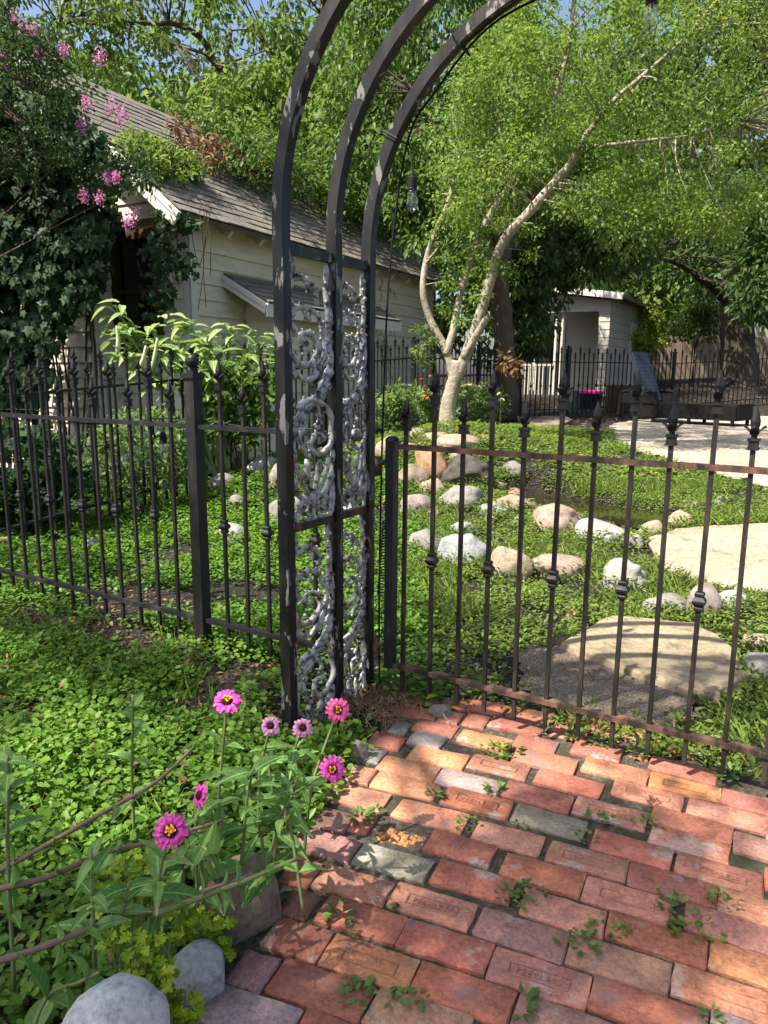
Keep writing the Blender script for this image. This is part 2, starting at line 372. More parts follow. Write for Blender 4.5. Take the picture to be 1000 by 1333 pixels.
def brick_mesh(seed, L=0.207, W=0.0995, T=0.06, frog=False):
    r = random.Random(seed); nu, nv = 9, 5
    us = [-L / 2 + L * i / (nu - 1) for i in range(nu)]; vs = [-W / 2 + W * j / (nv - 1) for j in range(nv)]
    V = []; F = []
    rc = 0.0032
    def edge(u, v):
        # worn round corners of the outline
        du = max(abs(u) - (L / 2 - 0.007), 0); dv = max(abs(v) - (W / 2 - 0.007), 0)
        if du > 0 and dv > 0:
            k = 0.007 / max(math.hypot(du, dv), 0.007); return (math.copysign(L / 2 - 0.007 + du * k, u), math.copysign(W / 2 - 0.007 + dv * k, v))
        return (u, v)
    for j, v in enumerate(vs):
        for i, u in enumerate(us):
            a, c = edge(u, v); border = i in (0, nu - 1) or j in (0, nv - 1)
            z = r.uniform(-0.0016, 0.0016)
            if border:
                z -= rc * r.uniform(0.5, 1.6); s = r.uniform(0.0, 0.004); a -= math.copysign(s, a) if i in (0, nu - 1) else 0; c -= math.copysign(s, c) if j in (0, nv - 1) else 0
                if i in (0, nu - 1) and j in (0, nv - 1): z -= r.choice([0, 0, 0.004, 0.012])
            elif frog and 2 <= i <= nu - 3 and j == 2: z -= 0.004
            V.append((a, c, z))
    # pull the second ring close to the border so that the edge reads as a worn round-over
    for j in range(nv):
        for i in range(nu):
            a, c, z = V[j * nu + i]
            if i == 1: a = -L / 2 + 0.006
            if i == nu - 2: a = L / 2 - 0.006
            if j == 1: c = -W / 2 + 0.006
            if j == nv - 2: c = W / 2 - 0.006
            V[j * nu + i] = (a, c, z)
    for j in range(nv - 1):
        for i in range(nu - 1):
            q = j * nu + i; F.append((q, q + 1, q + nu + 1, q + nu))
    ring = [i for i in range(nu)] + [j * nu + nu - 1 for j in range(1, nv)] + [(nv - 1) * nu + i for i in range(nu - 2, -1, -1)] + [j * nu for j in range(nv - 2, 0, -1)]
    base = len(V)
    for q in ring: V.append((V[q][0] * 1.01, V[q][1] * 1.02, -T))
    for k in range(len(ring)):
        k2 = (k + 1) % len(ring); F.append((ring[k], base + k, base + k2, ring[k2]))
    me = bpy.data.meshes.new('brick'); me.from_pydata(V, [], F)
    sm = np.zeros(len(F), bool)
    for j in range(1, nv - 2):
        for i in range(1, nu - 2): sm[j * (nu - 1) + i] = True
    me.polygons.foreach_set('use_smooth', sm); me.update(); me.materials.append(MT['brick']); return me
BR = [brick_mesh(i) for i in range(7)]; BRF = [brick_mesh(40 + i, frog=True) for i in range(2)]
def cA(x, y): return (280 + .36 * x, 1080 + .36 * y)
def cB(x, y): return (640 + .36 * x, 1080 + .36 * y)
def cC(x, y): return (380 + .31 * x, 880 + .31 * y)
def cD(x, y): return (680 + .32 * x, 900 + .32 * y)
RED = (0.38, 0.140, 0.092); PINK = (0.41, 0.190, 0.135); ORG = (0.47, 0.210, 0.110); PUR = (0.29, 0.155, 0.135); GRY = (0.225, 0.20, 0.145); DRK = (0.30, 0.118, 0.085); WHT = (0.36, 0.27, 0.24); LGR = (0.25, 0.235, 0.22); BRN = (0.36, 0.195, 0.125)
BL = [  # centre pixel, length factor, colour, frog?
 (cA(405, 52), .9, PUR, 0), (cA(632, 110), 1, GRY, 0), (cA(500, 193), .95, PINK, 0), (cA(785, 270), 1, PINK, 1), (cA(530, 318), 1, RED, 0), (cA(843, 420), 1, RED, 0),
 (cA(300, 392), .68, DRK, 0), (cA(555, 485), 1, ORG, 1), (cA(150, 520), .42, PUR, 0), (cA(355, 585), 1.05, DRK, 0), ((607, 1294), 1.03, RED, 0), (cA(742, 668), 1, BRN, 0), (cA(165, 665), 1, WHT, 0), (cA(420, 735), .9, RED, 0), (cA(305, 268), .35, DRK, 0),
 (cB(350, 105), 1, PINK, 1), (cB(510, 52), 1, RED, 0), (cB(735, 25), 1, RED, 0), (cB(1000, 72), 1, PUR, 0), (cB(825, 126), 1, PINK, 1), (cB(185, 160), 1, RED, 0), (cB(485, 250), 1, PINK, 1), (cB(663, 186), 1.03, DRK, 0), (cB(978, 258), 1, PINK, 1),
 ((616, 1146), 1, RED, 0), (cB(270, 300), .95, PINK, 0), (cB(600, 402), 1.05, RED, 0), (cB(870, 352), 1, PINK, 0), (cB(130, 378), 1, PUR, 0), (cB(455, 492), 1.05, BRN, 0), (cB(962, 492), 1.05, ORG, 0), (cB(197, 545), 1.02, PINK, 1), (cB(577, 640), 1.1, RED, 0), (cB(832, 605), 1.08, ORG, 1), (cB(245, 690), 1, PUR, 0), (cB(930, 735), 1, WHT, 0),
 (cC(455, 215), .32, LGR, 0), (cC(592, 228), .75, DRK, 0), (cC(412, 272), .6, DRK, 0), (cC(545, 276), .6, LGR, 0), (cC(632, 318), .95, ORG, 0), (cC(384, 337), .42, LGR, 0), (cC(470, 371), .95, ORG, 0), (cC(724, 416), 1, WHT, 0), (cC(868, 372), .95, PINK, 1), (cC(292, 414), .42, PINK, 0), (cC(475, 450), 1.02, ORG, 0), (cC(264, 503), .98, PINK, 0), (cC(125, 590), .9, PUR, 0), (cC(778, 528), 1, RED, 1), (cC(582, 582), 1.05, ORG, 0),
 ((700, 1036), 1, DRK, 0), ((715, 1068), 1, GRY, 0), ((660, 1093), .92, PINK, 0), ((602, 1099), .9, RED, 0), ((668, 951), .95, DRK, 0), ((632, 964), .9, ORG, 0), ((631, 925), .7, RED, 0), ((690, 931), .8, RED, 0), ((583, 938), .4, DRK, 0), ((712, 984), 1, RED, 0),
 (cD(190, 362), 1, RED, 0), (cD(386, 337), 1, ORG, 0), (cD(502, 440), 1, PINK, 1), (cD(682, 400), 1, ORG, 1), (cD(356, 490), 1, PINK, 1), (cD(693, 572), 1.05, RED, 0), (cD(832, 505), 1.05, PINK, 0), (cD(655, 315), 1, RED, 0), (cD(60, 192), .7, DRK, 0), (cD(440, 168), .8, ORG, 0), (cD(622, 212), .7, RED, 0), (cD(270, 130), .7, RED, 0), (cD(905, 462), .9, DRK, 0), (cD(300, 250), .8, DRK, 0)]
# bedding of sandy soil and moss between the bricks
def bed_mat():
    m, nt, b = mat_new('sandy_mossy_joint'); co = coords(nt, 'Object')
    n = N(nt, 'ShaderNodeTexNoise', scale=60.0, detail=8.0, rough=0.75); nt.links.new(co, n.inputs['Vector']); n2 = N(nt, 'ShaderNodeTexNoise', scale=7.0, detail=5.0); nt.links.new(co, n2.inputs['Vector'])
    c1 = ramp(nt, n.outputs[0], [(0.32, (0.02, 0.015, 0.011)), (0.5, (0.07, 0.055, 0.04)), (0.68, (0.20, 0.165, 0.125))]); f = ramp(nt, n2.outputs[0], [(0.5, 0.0), (0.62, 0.75)])
    nt.links.new(mixc(nt, f.outputs[0], c1.outputs[0], (0.035, 0.042, 0.018)), b.inputs['Base Color']); b.inputs['Roughness'].default_value = 0.95; bump(nt, b, n.outputs[0], 1.0, 0.01); return m
bx = np.linspace(-.55, 1.75, 60); by = np.linspace(.25, 2.75, 60); BX, BY = np.meshgrid(bx, by); keepc = lambda x, y: (y < 2.75) and ((x - FO[0]) * FN[0] + (y - FO[1]) * FN[1] < .10)
Vb = np.stack([BX.ravel(), BY.ravel(), -0.0075 + 0.004 * rs.rand(BX.size) - 0.004], 1); Fb = []
for j in range(59):
    for i in range(59):
        x, y = bx[i], by[j]
        if keepc(x, y) and x > np.interp(y, [0.3, 0.9, 1.25, 1.5, 1.75, 2.0, 2.2, 2.45, 2.7], [-.42, -.42, -.40, -.32, -.25, -.12, -.06, .0, .06]) - .02: Fb.append((j * 60 + i, j * 60 + i + 1, j * 60 + i + 61, j * 60 + i + 60))
path_bed = mk('path_bed', np_mesh('path_bed', Vb, np.array(Fb)), bed_mat()); setp(path_bed, kind='structure')
path = root('brick_path', (0.4, 1.6, 0.0), None, None); path['kind'] = 'structure'
placed = []
def brick_angle(P): return R_(-23.5 - 5.0 * (P[0] - 0.25) / 0.5 * 0.62)
def ov(P, a, L, W=0.093, tol=0.006):
    ca, sa = math.cos(a), math.sin(a)
    for Q, b2, L2 in placed:
        dx, dy = Q[0] - P[0], Q[1] - P[1]
        if abs(dx * ca + dy * sa) < (L + L2) / 2 - tol and abs(-dx * sa + dy * ca) < W - tol: return True
    return False
def add_brick(P, L, col, frog, z=None, ang=None, k=None):
    a = brick_angle(P) + R_(random.uniform(-1.0, 1.0)) if ang is None else ang
    me = random.choice(BRF if frog else BR)
    z = random.uniform(-0.0015, 0.0025) if z is None else z
    o = mk('brick', me, None, path, (P[0] - 0.4, P[1] - 1.6, z), (R_(random.uniform(-.9, .9)), R_(random.uniform(-0.6, 0.6)), a + (math.pi if random.random() < .5 else 0)))
    o.scale = (L, random.uniform(0.97, 1.03), 1.0)
    f = random.uniform(0.88, 1.14); o.color = (col[0] * f, col[1] * f * random.uniform(.94, 1.06), col[2] * f * random.uniform(.92, 1.08), 1)
    placed.append((P, a, 0.2 * L)); return o
pts = []
for (q, L, col, fr) in BL: pts.append([un(*q), L, col, fr])
# ease overlaps apart along the two brick axes
for it in range(60):
    for i in range(len(pts)):
        for j in range(i):
            P, Q = pts[i][0], pts[j][0]; a = brick_angle((P + Q) / 2); ca, sa = math.cos(a), math.sin(a)
            dx, dy = (P - Q)[:2]; u = dx * ca + dy * sa; v = -dx * sa + dy * ca
            ou = 0.2 * (pts[i][1] + pts[j][1]) / 2 + 0.006 - abs(u); ovv = 0.093 + 0.005 - abs(v)
            if ou > 0 and ovv > 0:
                if ovv < ou: s = np.array([-sa, ca, 0]) * math.copysign(ovv * 0.25, v)
                else: s = np.array([ca, sa, 0]) * math.copysign(ou * 0.25, u)
                pts[i][0] = P + s; pts[j][0] = Q - s
frog_bricks = []
for P, L, col, fr in pts:
    o = add_brick(P, L, col, fr)
    if fr: frog_bricks.append(o)
# smaller pieces that close the remaining gaps of the paving
def pe_(y): return float(np.interp(y, [0.3, 0.9, 1.25, 1.5, 1.75, 2.0, 2.2, 2.45, 2.7], [-.42, -.42, -.40, -.32, -.25, -.12, -.06, .0, .06]))
hole = un(522, 1086)
for L in (1.0, .8, .6, .42, .3):
    for _ in range(5000):
        P = np.array([random.uniform(-.4, 1.75), random.uniform(1.0, 2.75), 0]); d = (P - FO) @ FN
        if d > .12 or P[0] < pe_(P[1]) + .1 * L + .02 or np.linalg.norm(P - hole) < .09 + .1 * L * .6: continue
        if P[0] > 1.0 and d > -.12: continue
        a = brick_angle(P)
        if not ov(P, a, .204 * L, .097, .004): add_brick(P, L, random.choice([RED, PINK, DRK, RED, PUR]), 0, -.003, a)
# the path goes on beyond the picture: to the right and towards the camera
for k in range(-3, 24):
    for s in range(-4, 12):
        base = np.array([0.62, 1.42, 0]); a0 = R_(-25)
        P = base + np.array([math.cos(a0), math.sin(a0), 0]) * (0.209 * (s - 2) + (0.1 if k % 2 else 0)) + np.array([-math.sin(a0), math.cos(a0), 0]) * 0.1 * (k - 12)
        d = (P - FO) @ FN; t = (P - FO) @ FD
        px, py = proj(P)
        inside = 0 < px < 985 and py < 1325
        if inside or d > -0.12 or t > 1.75 or P[1] < 0.35 or P[0] < -0.33 + 0.25 * (1.3 - P[1]): continue
        if not ov(P, a0, 0.2): add_brick(P, 1.0, random.choice([RED, PINK, ORG, DRK, PUR, RED]), 0)
# crumbled brick in the hollow
P = un(522, 1086)
mb = MB()
rr = random.Random(5)
for i in range(60):
    q = P + np.array([rr.gauss(0, .04), rr.gauss(0, .016), -0.012]); q[1] -= (q[0] - P[0]) * .4
    s = rr.uniform(.004, .02) if i < 14 else rr.uniform(.003, .008); n_ = rr.choice([5, 6, 7])
    b_ = len(mb.v); mb.lathe([(s * .6, -s * .5), (s, 0), (s * rr.uniform(.5, .9), s * .45), (s * .25, s * .6)], q, n_, rr.uniform(0, 6))
    for j in range(b_, len(mb.v)): mb.v[j] = tuple(np.array(mb.v[j]) + np.array([rr.uniform(-.22, .22) * s for _ in range(3)]))
o = mb.build('brick_rubble', MT['brick'], path); o.color = (0.42, 0.19, 0.07, 1); o['label'] = 'crumbled orange brick in a hollow'; o['kind'] = 'stuff'
# raised worn letters in the frogs of two bricks
for o in frog_bricks:
    pxy = proj((o.location.x + .4, o.location.y + 1.6, 0))
    mb = MB(); L, W = 0.062, 0.0165     # shallow pressed frame round the lettering
    for (c, h) in (((0, W), (L, .0012)), ((0, -W), (L, .0012)), ((L, 0), (.0012, W)), ((-L, 0), (.0012, W))): mb.box((c[0], c[1], -0.0026), (h[0], h[1], 0.002))
    f = mk('pressed_frame', mb.mesh('pressed_frame'), MT['brick'], o, (0, 0, 0.0014)); f.color = tuple(c * .92 for c in o.color[:3]) + (1,)
    if frog_bricks.index(o) % 3: continue
    cu = bpy.data.curves.new('pressed_letters', 'FONT'); cu.body = 'PEERLESS'; cu.size = 0.024; cu.extrude = 0.0006; cu.align_x = 'CENTER'; cu.align_y = 'CENTER'; cu.resolution_u = 1
    tmp = bpy.data.objects.new('tmp', cu); C.objects.link(tmp)
    dg = bpy.context.evaluated_depsgraph_get(); me = bpy.data.meshes.new_from_object(tmp.evaluated_get(dg)); bpy.data.objects.remove(tmp)
    flip = math.cos(o.rotation_euler.z) < 0
    t = mk('pressed_letters', me, None, o, (0, 0, -0.0012), (0, 0, math.pi if flip else 0)); me.materials.clear(); me.materials.append(MT['brick']); t.color = tuple(c * .93 for c in o.color[:3]) + (1,)

# ================================================================== IRON: pickets, fences, gate
def finial_mesh(s=1.0):
    mb = MB()
    # spear blade: slim four-sided leaf
    prof = [(0.0075, 0.0), (0.0085, 0.018), (0.0065, 0.030), (0.0125, 0.046), (0.0135, 0.058), (0.009, 0.078), (0.001, 0.103)]
    mb.lathe([(r * s, z * s) for r, z in prof], n=8)
    # four curled petals
    for k in range(4):
        a = k * math.pi / 2; c, sn = math.cos(a), math.sin(a)
        P = []
        for r, z, wd in ((0.006, 0.020, 0.011), (0.013, 0.027, 0.012), (0.022, 0.037, 0.009), (0.030, 0.041, 0.001)):
            for sgn in (-1, 1): P.append((r * c * s - sgn * wd * sn * s, r * sn * s + sgn * wd * c * s, z * s))
            for sgn in (-1, 1): P.append((r * c * s * .93 - sgn * wd * .9 * sn * s, r * sn * s * .93 + sgn * wd * .9 * c * s, (z + 0.007) * s))
        Fq = []
        for i in range(3):
            b = i * 4; Fq += [(b, b + 1, b + 5, b + 4), (b + 2, b + 6, b + 7, b + 3), (b, b + 4, b + 6, b + 2), (b + 1, b + 3, b + 7, b + 5)]
        Fq += [(0, 2, 3, 1), (12, 13, 15, 14)]
        mb.add(P, Fq)
    return mb
def collar_mb():
    mb = MB()
    for z, h, w in ((-0.014, .003, .0155), (-0.002, .010, .0130), (0.0115, .0035, .0165)): mb.box((0, 0, z), (w, w, h))
    return mb
def knuckle_mb():
    mb = MB(); mb.lathe([(.0115, -.030), (.0165, -.026), (.0165, -.019), (.013, -.016), (.023, -.004), (.023, .004), (.013, .016), (.0165, .019), (.0165, .026), (.0115, .030)], n=4, ph=math.pi / 4)
    for i, q in enumerate(mb.v): mb.v[i] = (q[0] * 1.15, q[1] * 1.15, q[2])
    return mb
ME_FIN = finial_mesh().mesh('finial'); ME_COL = collar_mb().mesh('collar'); ME_KNU = knuckle_mb().mesh('knuckle')
for m_ in (ME_FIN, ME_COL, ME_KNU): m_.materials.append(MT['iron'])
def bar_me(L, w=0.0085):
    mb = MB(); mb.box((0, 0, L / 2), (w, w, L / 2)); return mb.mesh('picket')
def picket(par, t, zb, ztip, knuckle, mat, tilt=0.0, hw=0.0068, gz=0.0):
    """local coords of the fence root: x along the line"""
    L = ztip - 0.103 - zb; me = bar_me(L, hw); me.materials.append(mat)
    o = mk('picket', me, None, par, (t, 0, zb + gz), (0, R_(tilt), 0))
    mk('finial', ME_FIN, None, o, (0, 0, L)); mk('collar', ME_COL, None, o, (0, 0, L - 0.005))
    if knuckle is not None: mk('knuckle', ME_KNU, None, o, (0, 0, knuckle - zb))
    return o
FANG = R_(-31)
# ---- gate
gate = root('iron_gate', FO + FD * 0.105, 'black iron garden gate with spear-topped pickets hung beside the arch', 'gate', rz=FANG)
T0 = 0.105
ms = MB(); ms.box((0, 0, 0.565), (0.017, 0.02, 0.437)); ms.lathe([(0.027, 0), (0.026, 0.008), (0.018, 0.016), (0.004, 0.02)], (0, 0, 1.0), 8)
MT['stile'] = iron_mat('blue_black_scuffed_iron', base=(0.014, 0.016, 0.022), rust=(0.10, 0.05, 0.035), grey=(0.20, 0.15, 0.12), rust_amt=0.60, grey_amt=0.66)
mk('hinge_stile', ms.mesh('hinge_stile'), MT['stile'], gate)
for z, nm in ((0.982, 'top_rail'), (0.14, 'bottom_rail')):
    mb = MB(); mb.box((0.68, 0, z), (0.672, 0.0155, 0.0085)); mk(nm, mb.mesh(nm), MT['iron_rust'], gate)
tv = [0.16, 0.277, 0.39, 0.50, 0.614, 0.728, 0.842, 0.956, 1.07, 1.182, 1.293, 1.406]
for i, t in enumerate(tv):
    tall = i % 2 == 1
    picket(gate, t - T0, 0.042, 1.262 if tall else 1.165, 0.575 if tall else None, MT['iron_picket'], random.uniform(-.35, .35))
mb = MB(); mb.box((1.352, 0, 0.565), (0.016, 0.016, 0.437)); mk('latch_stile', mb.mesh('latch_stile'), MT['iron'], gate)
for z in (0.20, 0.905):
    mb = MB(); mb.lathe([(0.014, -0.035), (0.014, 0.035)], (-0.062, 0.0, z), 10); mb.tube([(-0.062, 0, z), (-0.045, -0.005, z + .012), (-0.018, 0, z + .02)], 0.011, 6)
    mk('hinge', mb.mesh('hinge', (0, 0, 0), False), MT['iron_rust'], gate)
mb = MB(); N_ = 220; sp = []
a0 = np.array([-0.033, 0.012, 0.70]); a1 = np.array([-0.060, 0.022, 0.40])
for i in range(N_):
    f = i / (N_ - 1); an = f * 2 * math.pi * 26; c = a0 + (a1 - a0) * f; sp.append(c + np.array([math.cos(an) * 0.0115, math.sin(an) * 0.0115, 0]))
mb.tube(sp, 0.0028, 4); mb.tube([a0, a0 + [0.018, 0, 0.05]], 0.004, 5)
mk('closing_spring', mb.mesh('closing_spring'), MT['iron_rust'], gate)
# ---- front fence left of the arch
def ball_post(par, t, ztop, w, mat, zb=-0.05, label=None):
    mb = MB(); mb.box((t, 0, (zb + ztop) / 2), (w, w, (ztop - zb) / 2))
    o = mk('post', mb.mesh('post', (t, 0, 0)), mat, par, (t, 0, 0))
    mb = MB(); mb.box((0, 0, ztop + 0.011), (w + .008, w + .008, 0.011)); mb.box((0, 0, ztop + .027), (w * .6, w * .6, 0.0055))
    mb.lathe([(0.011, ztop + .032), (0.011, ztop + .044), (0.019, ztop + .048), (0.026, ztop + .058), (0.029, ztop + .072), (0.026, ztop + .086), (0.018, ztop + .096), (0.008, ztop + .101), (0.001, ztop + .102)], n=14)
    mk('ball_cap', mb.mesh('ball_cap'), mat, o)
    return o
fence = root('iron_fence', FO + FD * (-0.885), 'black iron picket fence with ball-topped post left of the arch', 'fence', rz=FANG)
T1 = -0.885
ball_post(fence, 0.0, 1.215, 0.027, MT['iron'])
for z, nm in ((1.01, 'top_rail'), (0.14, 'bottom_rail')):
    for a, b in ((0.03, 0.86), (-3.1, -0.03)):
        mb = MB(); mb.box(((a + b) / 2, 0, z), ((b - a) / 2, 0.0165, 0.0095)); mk(nm, mb.mesh(nm), MT['iron'], fence)
for i, t in enumerate([-0.729, -0.612, -0.490, -0.37, -0.25, -0.13]):
    tall = i % 2 == 0
    picket(fence, t - T1, 0.042, 1.292 if tall else 1.20, 0.585 if tall else None, MT['iron'], random.uniform(-.5, .5))
t = -1.037; i = 0
while t > -3.9:
    tall = i % 2 == 1
    picket(fence, t - T1, 0.042, 1.302 if tall else 1.21, 0.585 if tall else None, MT['iron'], random.uniform(-.6, .6)); t -= 0.1285; i += 1
ball_post(fence, -3.13, 1.215, 0.027, MT['iron'])
# ---- fences further back: lighter pickets, one mesh each, shared
def far_picket(Ltip, mat, kn):
    mb = MB(); L = Ltip - 0.103; mb.box((0, 0, L / 2), (0.008, 0.008, L / 2))
    f = finial_mesh(); mb.add([(q[0], q[1], q[2] + L) for q in f.v], f.f)
    c = collar_mb(); mb.add([(q[0], q[1], q[2] + L - .005) for q in c.v], c.f)
    if kn:
        k = knuckle_mb(); mb.add([(q[0], q[1], q[2] + 0.54) for q in k.v], k.f)
    me = mb.mesh('picket'); me.materials.append(mat); return me
FP1 = far_picket(1.26, MT['iron_far'], True); FP2 = far_picket(1.165, MT['iron_far'], False)
def far_fence(A, B, label, posts=(), sp=0.122, cut=None):
    A = np.array(A, float); B = np.array(B, float); L = np.linalg.norm((B - A)[:2]); ang = math.atan2(B[1] - A[1], B[0] - A[0])
    A[2] = float(hgt(A[0], A[1])); B[2] = float(hgt(B[0], B[1]))
    r = root('iron_fence', A, label, 'fence', 'black iron picket fences round the yard', rz=ang); dz = B[2] - A[2]
    for z, nm in ((1.0, 'top_rail'), (0.14, 'bottom_rail')):
        mb = MB(); mb.bar((0, 0, z), (L, 0, z + dz), 0.03, 0.018); mk(nm, mb.mesh(nm), MT['iron_far'], r)
    n = int(L / sp)
    for i in range(1, n):
        s = i * sp
        if any(abs(s - p) < 0.05 for p in posts): continue
        mk('picket', FP1 if i % 2 else FP2, None, r, (s, 0, 0.03 + dz * s / L), (0, R_(random.uniform(-.5, .5)), random.uniform(-.1, .1)))
    for p in posts:
        mb = MB(); z0 = dz * p / L; mb.box((p, 0, z0 + .58), (.028, .028, .64)); mb.box((p, 0, z0 + 1.231), (.034, .034, .010)); mb.lathe([(.01, 1.24), (.026, 1.26), (.028, 1.275), (.02, 1.295), (.002, 1.303)], (p, 0, z0), 8)
        mk('post', mb.mesh('post'), MT['iron_far'], r)
    return r
SB0 = at(0, 600, 4.75); SB1 = at(538, 500, 10.4)
e = norm((SB1 - SB0) * [1, 1, 0])
far_fence(SB0 - e * 1.2, SB1, 'black iron picket fence running along the house behind the front fence', posts=(0.0, 3.1, 5.2, float(np.linalg.norm((SB1 - SB0)[:2]) + 1.2)))
C1 = at(668, 500, 13.2); C2 = at(710, 500, 14.2)
far_fence(SB1, C1, 'shaded black iron fence behind the pale multi-stem tree', posts=(2.0, float(np.linalg.norm((C1 - SB1)[:2]))))
C3 = at(876, 500, 15.6); C4 = at(1120, 500, 17.5)
L1 = float(np.linalg.norm((C2 - C1)[:2])); far_fence(C1 + [0.05, 0, 0], C3, 'black iron fence in front of the cottage porch', posts=(L1, float(np.linalg.norm((C3 - C1)[:2])) - .05))
far_fence(C3 + [0.05, 0, 0], C4, 'black iron fence behind the reclining garden chaise', posts=(4.4,))

# ================================================================== ARCH
AF = np.array([-0.316, 2.339, 0.0]); AM = np.array([-0.172, 2.567, 0.0]); AB = np.array([-0.062, 2.745, 0.0])
arch = root('garden_arch', AF, 'black iron garden arch with three hoops and silver-worn scroll panels', 'arch')
RAD, ZS = 0.76, 1.65
ZF = {'front': 1.71, 'middle': 1.69, 'back': 1.65}
hp = {}
for nm, foot in (('front', AF), ('middle', AM), ('back', AB)):
    P = [foot + [0, 0, -0.05], foot + [0, 0, 0.8], foot + [0, 0, ZF[nm] - .02]]
    for k in range(0, 41):
        a = math.pi * k / 40; P.append(foot + FD * (RAD - RAD * math.cos(a)) + np.array([0, 0, ZF[nm] + RAD * math.sin(a)]))
    q = foot + FD * 2 * RAD; P += [q + [0, 0, 0.8], q + [0, 0, -0.05]]
    mb = MB(); mb.tube(P, 0.0275, 4, math.pi / 4, up=FN)
    hp[nm] = mb.build('hoop', MT['iron_arch'], arch)
AD = norm(AB - AF)
for side in (0, 1):
    off = FD * 2 * RAD * side
    for A, B in ((AF, AM), (AM, AB)):
        for z in (1.615, 0.742):
            mb = MB(); d = norm(B - A); mb.bar(A + off + d * .025 + [0, 0, z], B + off - d * .025 + [0, 0, z], 0.026, 0.030 if z > 1 else .026); mb.build('cross_rail', MT['iron_arch'] if z > 1 else MT['iron_rust'], arch)
# ---- cast scroll panels.  Curves traced in panel units: u 0..250 (front to back), v downwards, 250 units = panel width
def scroll_mat():
    m, nt, b = mat_new('silver_worn_black_casting'); co = coords(nt, 'Object')
    n = N(nt, 'ShaderNodeTexNoise', scale=38.0, detail=4.0, rough=0.6); nt.links.new(co, n.inputs['Vector'])
    n2 = N(nt, 'ShaderNodeTexNoise', scale=120.0, detail=4.0); nt.links.new(co, n2.inputs['Vector'])
    r = ramp(nt, n.outputs[0], [(0.34, (0.015, 0.015, 0.016)), (0.42, (0.13, 0.13, 0.13)), (0.50, (0.36, 0.358, 0.35)), (0.68, (0.52, 0.515, 0.50))])
    nt.links.new(r.outputs[0], b.inputs['Base Color'])
    mr = ramp(nt, n.outputs[0], [(0.36, 0.05), (0.50, 0.3)]); nt.links.new(mr.outputs[0], b.inputs['Metallic'])
    b.inputs['Roughness'].default_value = 0.5; bump(nt, b, n2.outputs[0], 0.3, 0.003); return m
MT['scroll'] = scroll_mat()
def sp_(cx, cy, r0, r1, a0, a1, n=14):
    return [(cx + (r0 + (r1 - r0) * i / n) * math.cos(R_(a0 + (a1 - a0) * i / n)), cy + (r0 + (r1 - r0) * i / n) * math.sin(R_(a0 + (a1 - a0) * i / n))) for i in range(n + 1)]
def tr_(*pts): return [((x - 235) / 95 * 250, (y - 70) * 2.6) for x, y in pts]
CURVES = [  # traced strokes of the casting: (points, start radius, end radius)
 (tr_((316, 74), (320, 130), (321, 200), (325, 260), (327, 310), (322, 360), (305, 400), (275, 438), (244, 474)), 11, 13),
 (tr_((326, 180), (331, 240), (332, 300), (329, 350)), 6, 7),
 (tr_((243, 72), (240, 88), (246, 102), (244, 118), (238, 140), (239, 165), (246, 186)), 12, 9),
 (tr_((240, 150), (243, 130), (258, 119), (276, 121), (292, 136), (299, 158), (294, 172)), 9, 6),
 (tr_((246, 186), (242, 212), (246, 240), (256, 252)), 9, 8),
 (tr_((243, 215), (248, 197), (264, 187), (284, 190), (299, 204), (303, 222)), 9, 6),
 (tr_((264, 196), (274, 202), (276, 214)), 6, 4), (tr_((272, 128), (280, 138), (279, 150)), 6, 4),
 (tr_((237, 258), (239, 284), (248, 310), (264, 326), (283, 322), (296, 304), (299, 280), (292, 258), (277, 247), (264, 252), (262, 266), (271, 274)), 10, 7),
 (tr_((303, 222), (311, 250), (313, 290), (305, 326), (290, 352), (276, 366)), 7, 8),
 (tr_((240, 320), (248, 340), (262, 358), (276, 366)), 7, 7), (tr_((238, 322), (240, 340), (247, 350)), 10, 6),
 (tr_((325, 330), (317, 366), (294, 404), (262, 440)), 20, 9), (tr_((308, 384), (280, 420), (246, 462)), 9, 12),
 (tr_((252, 432), (268, 417), (290, 413), (312, 426), (327, 456), (331, 496), (324, 532), (306, 553), (288, 545), (281, 524), (288, 504), (303, 502), (309, 514)), 10, 7),
 (tr_((262, 440), (280, 436), (297, 448), (301, 468), (292, 478)), 7, 5),
 (tr_((252, 478), (243, 506), (242, 540), (250, 574), (266, 606), (284, 640)), 9, 8), (tr_((266, 474), (258, 500), (262, 530), (274, 552)), 8, 6),
 (tr_((248, 566), (258, 610), (284, 672)), 12, 6), (tr_((322, 560), (314, 610), (288, 672)), 12, 6), (tr_((270, 560), (276, 610), (285, 670)), 11, 6), (tr_((300, 566), (296, 615), (287, 670)), 11, 6), (tr_((240, 600), (250, 640), (280, 686)), 11, 6), (tr_((330, 600), (320, 644), (292, 686)), 11, 6),
 (tr_((286, 640), (285, 690), (286, 738)), 10, 9),
 (tr_((284, 664), (272, 662), (258, 670), (254, 686), (264, 700), (276, 696), (277, 684)), 9, 6), (tr_((288, 664), (300, 662), (315, 670), (319, 686), (309, 700), (296, 696), (295, 684)), 9, 6),
 (tr_((240, 690), (248, 716), (268, 732), (286, 738), (306, 732), (324, 716), (331, 690)), 9, 8), (tr_((331, 540), (333, 600), (330, 660), (333, 720)), 9, 10), (tr_((238, 640), (237, 690), (241, 735)), 8, 8)]
DROPS = [tr_(p)[0] for p in ((243, 84), (321, 100), (318, 122), (322, 146), (318, 168), (277, 150), (294, 172), (303, 222), (276, 214), (271, 274), (262, 300), (320, 290), (318, 315), (309, 514), (300, 470), (292, 480), (274, 552), (285, 600), (286, 652), (264, 684), (307, 684), (286, 716), (250, 700), (322, 700), (245, 350), (240, 480))]
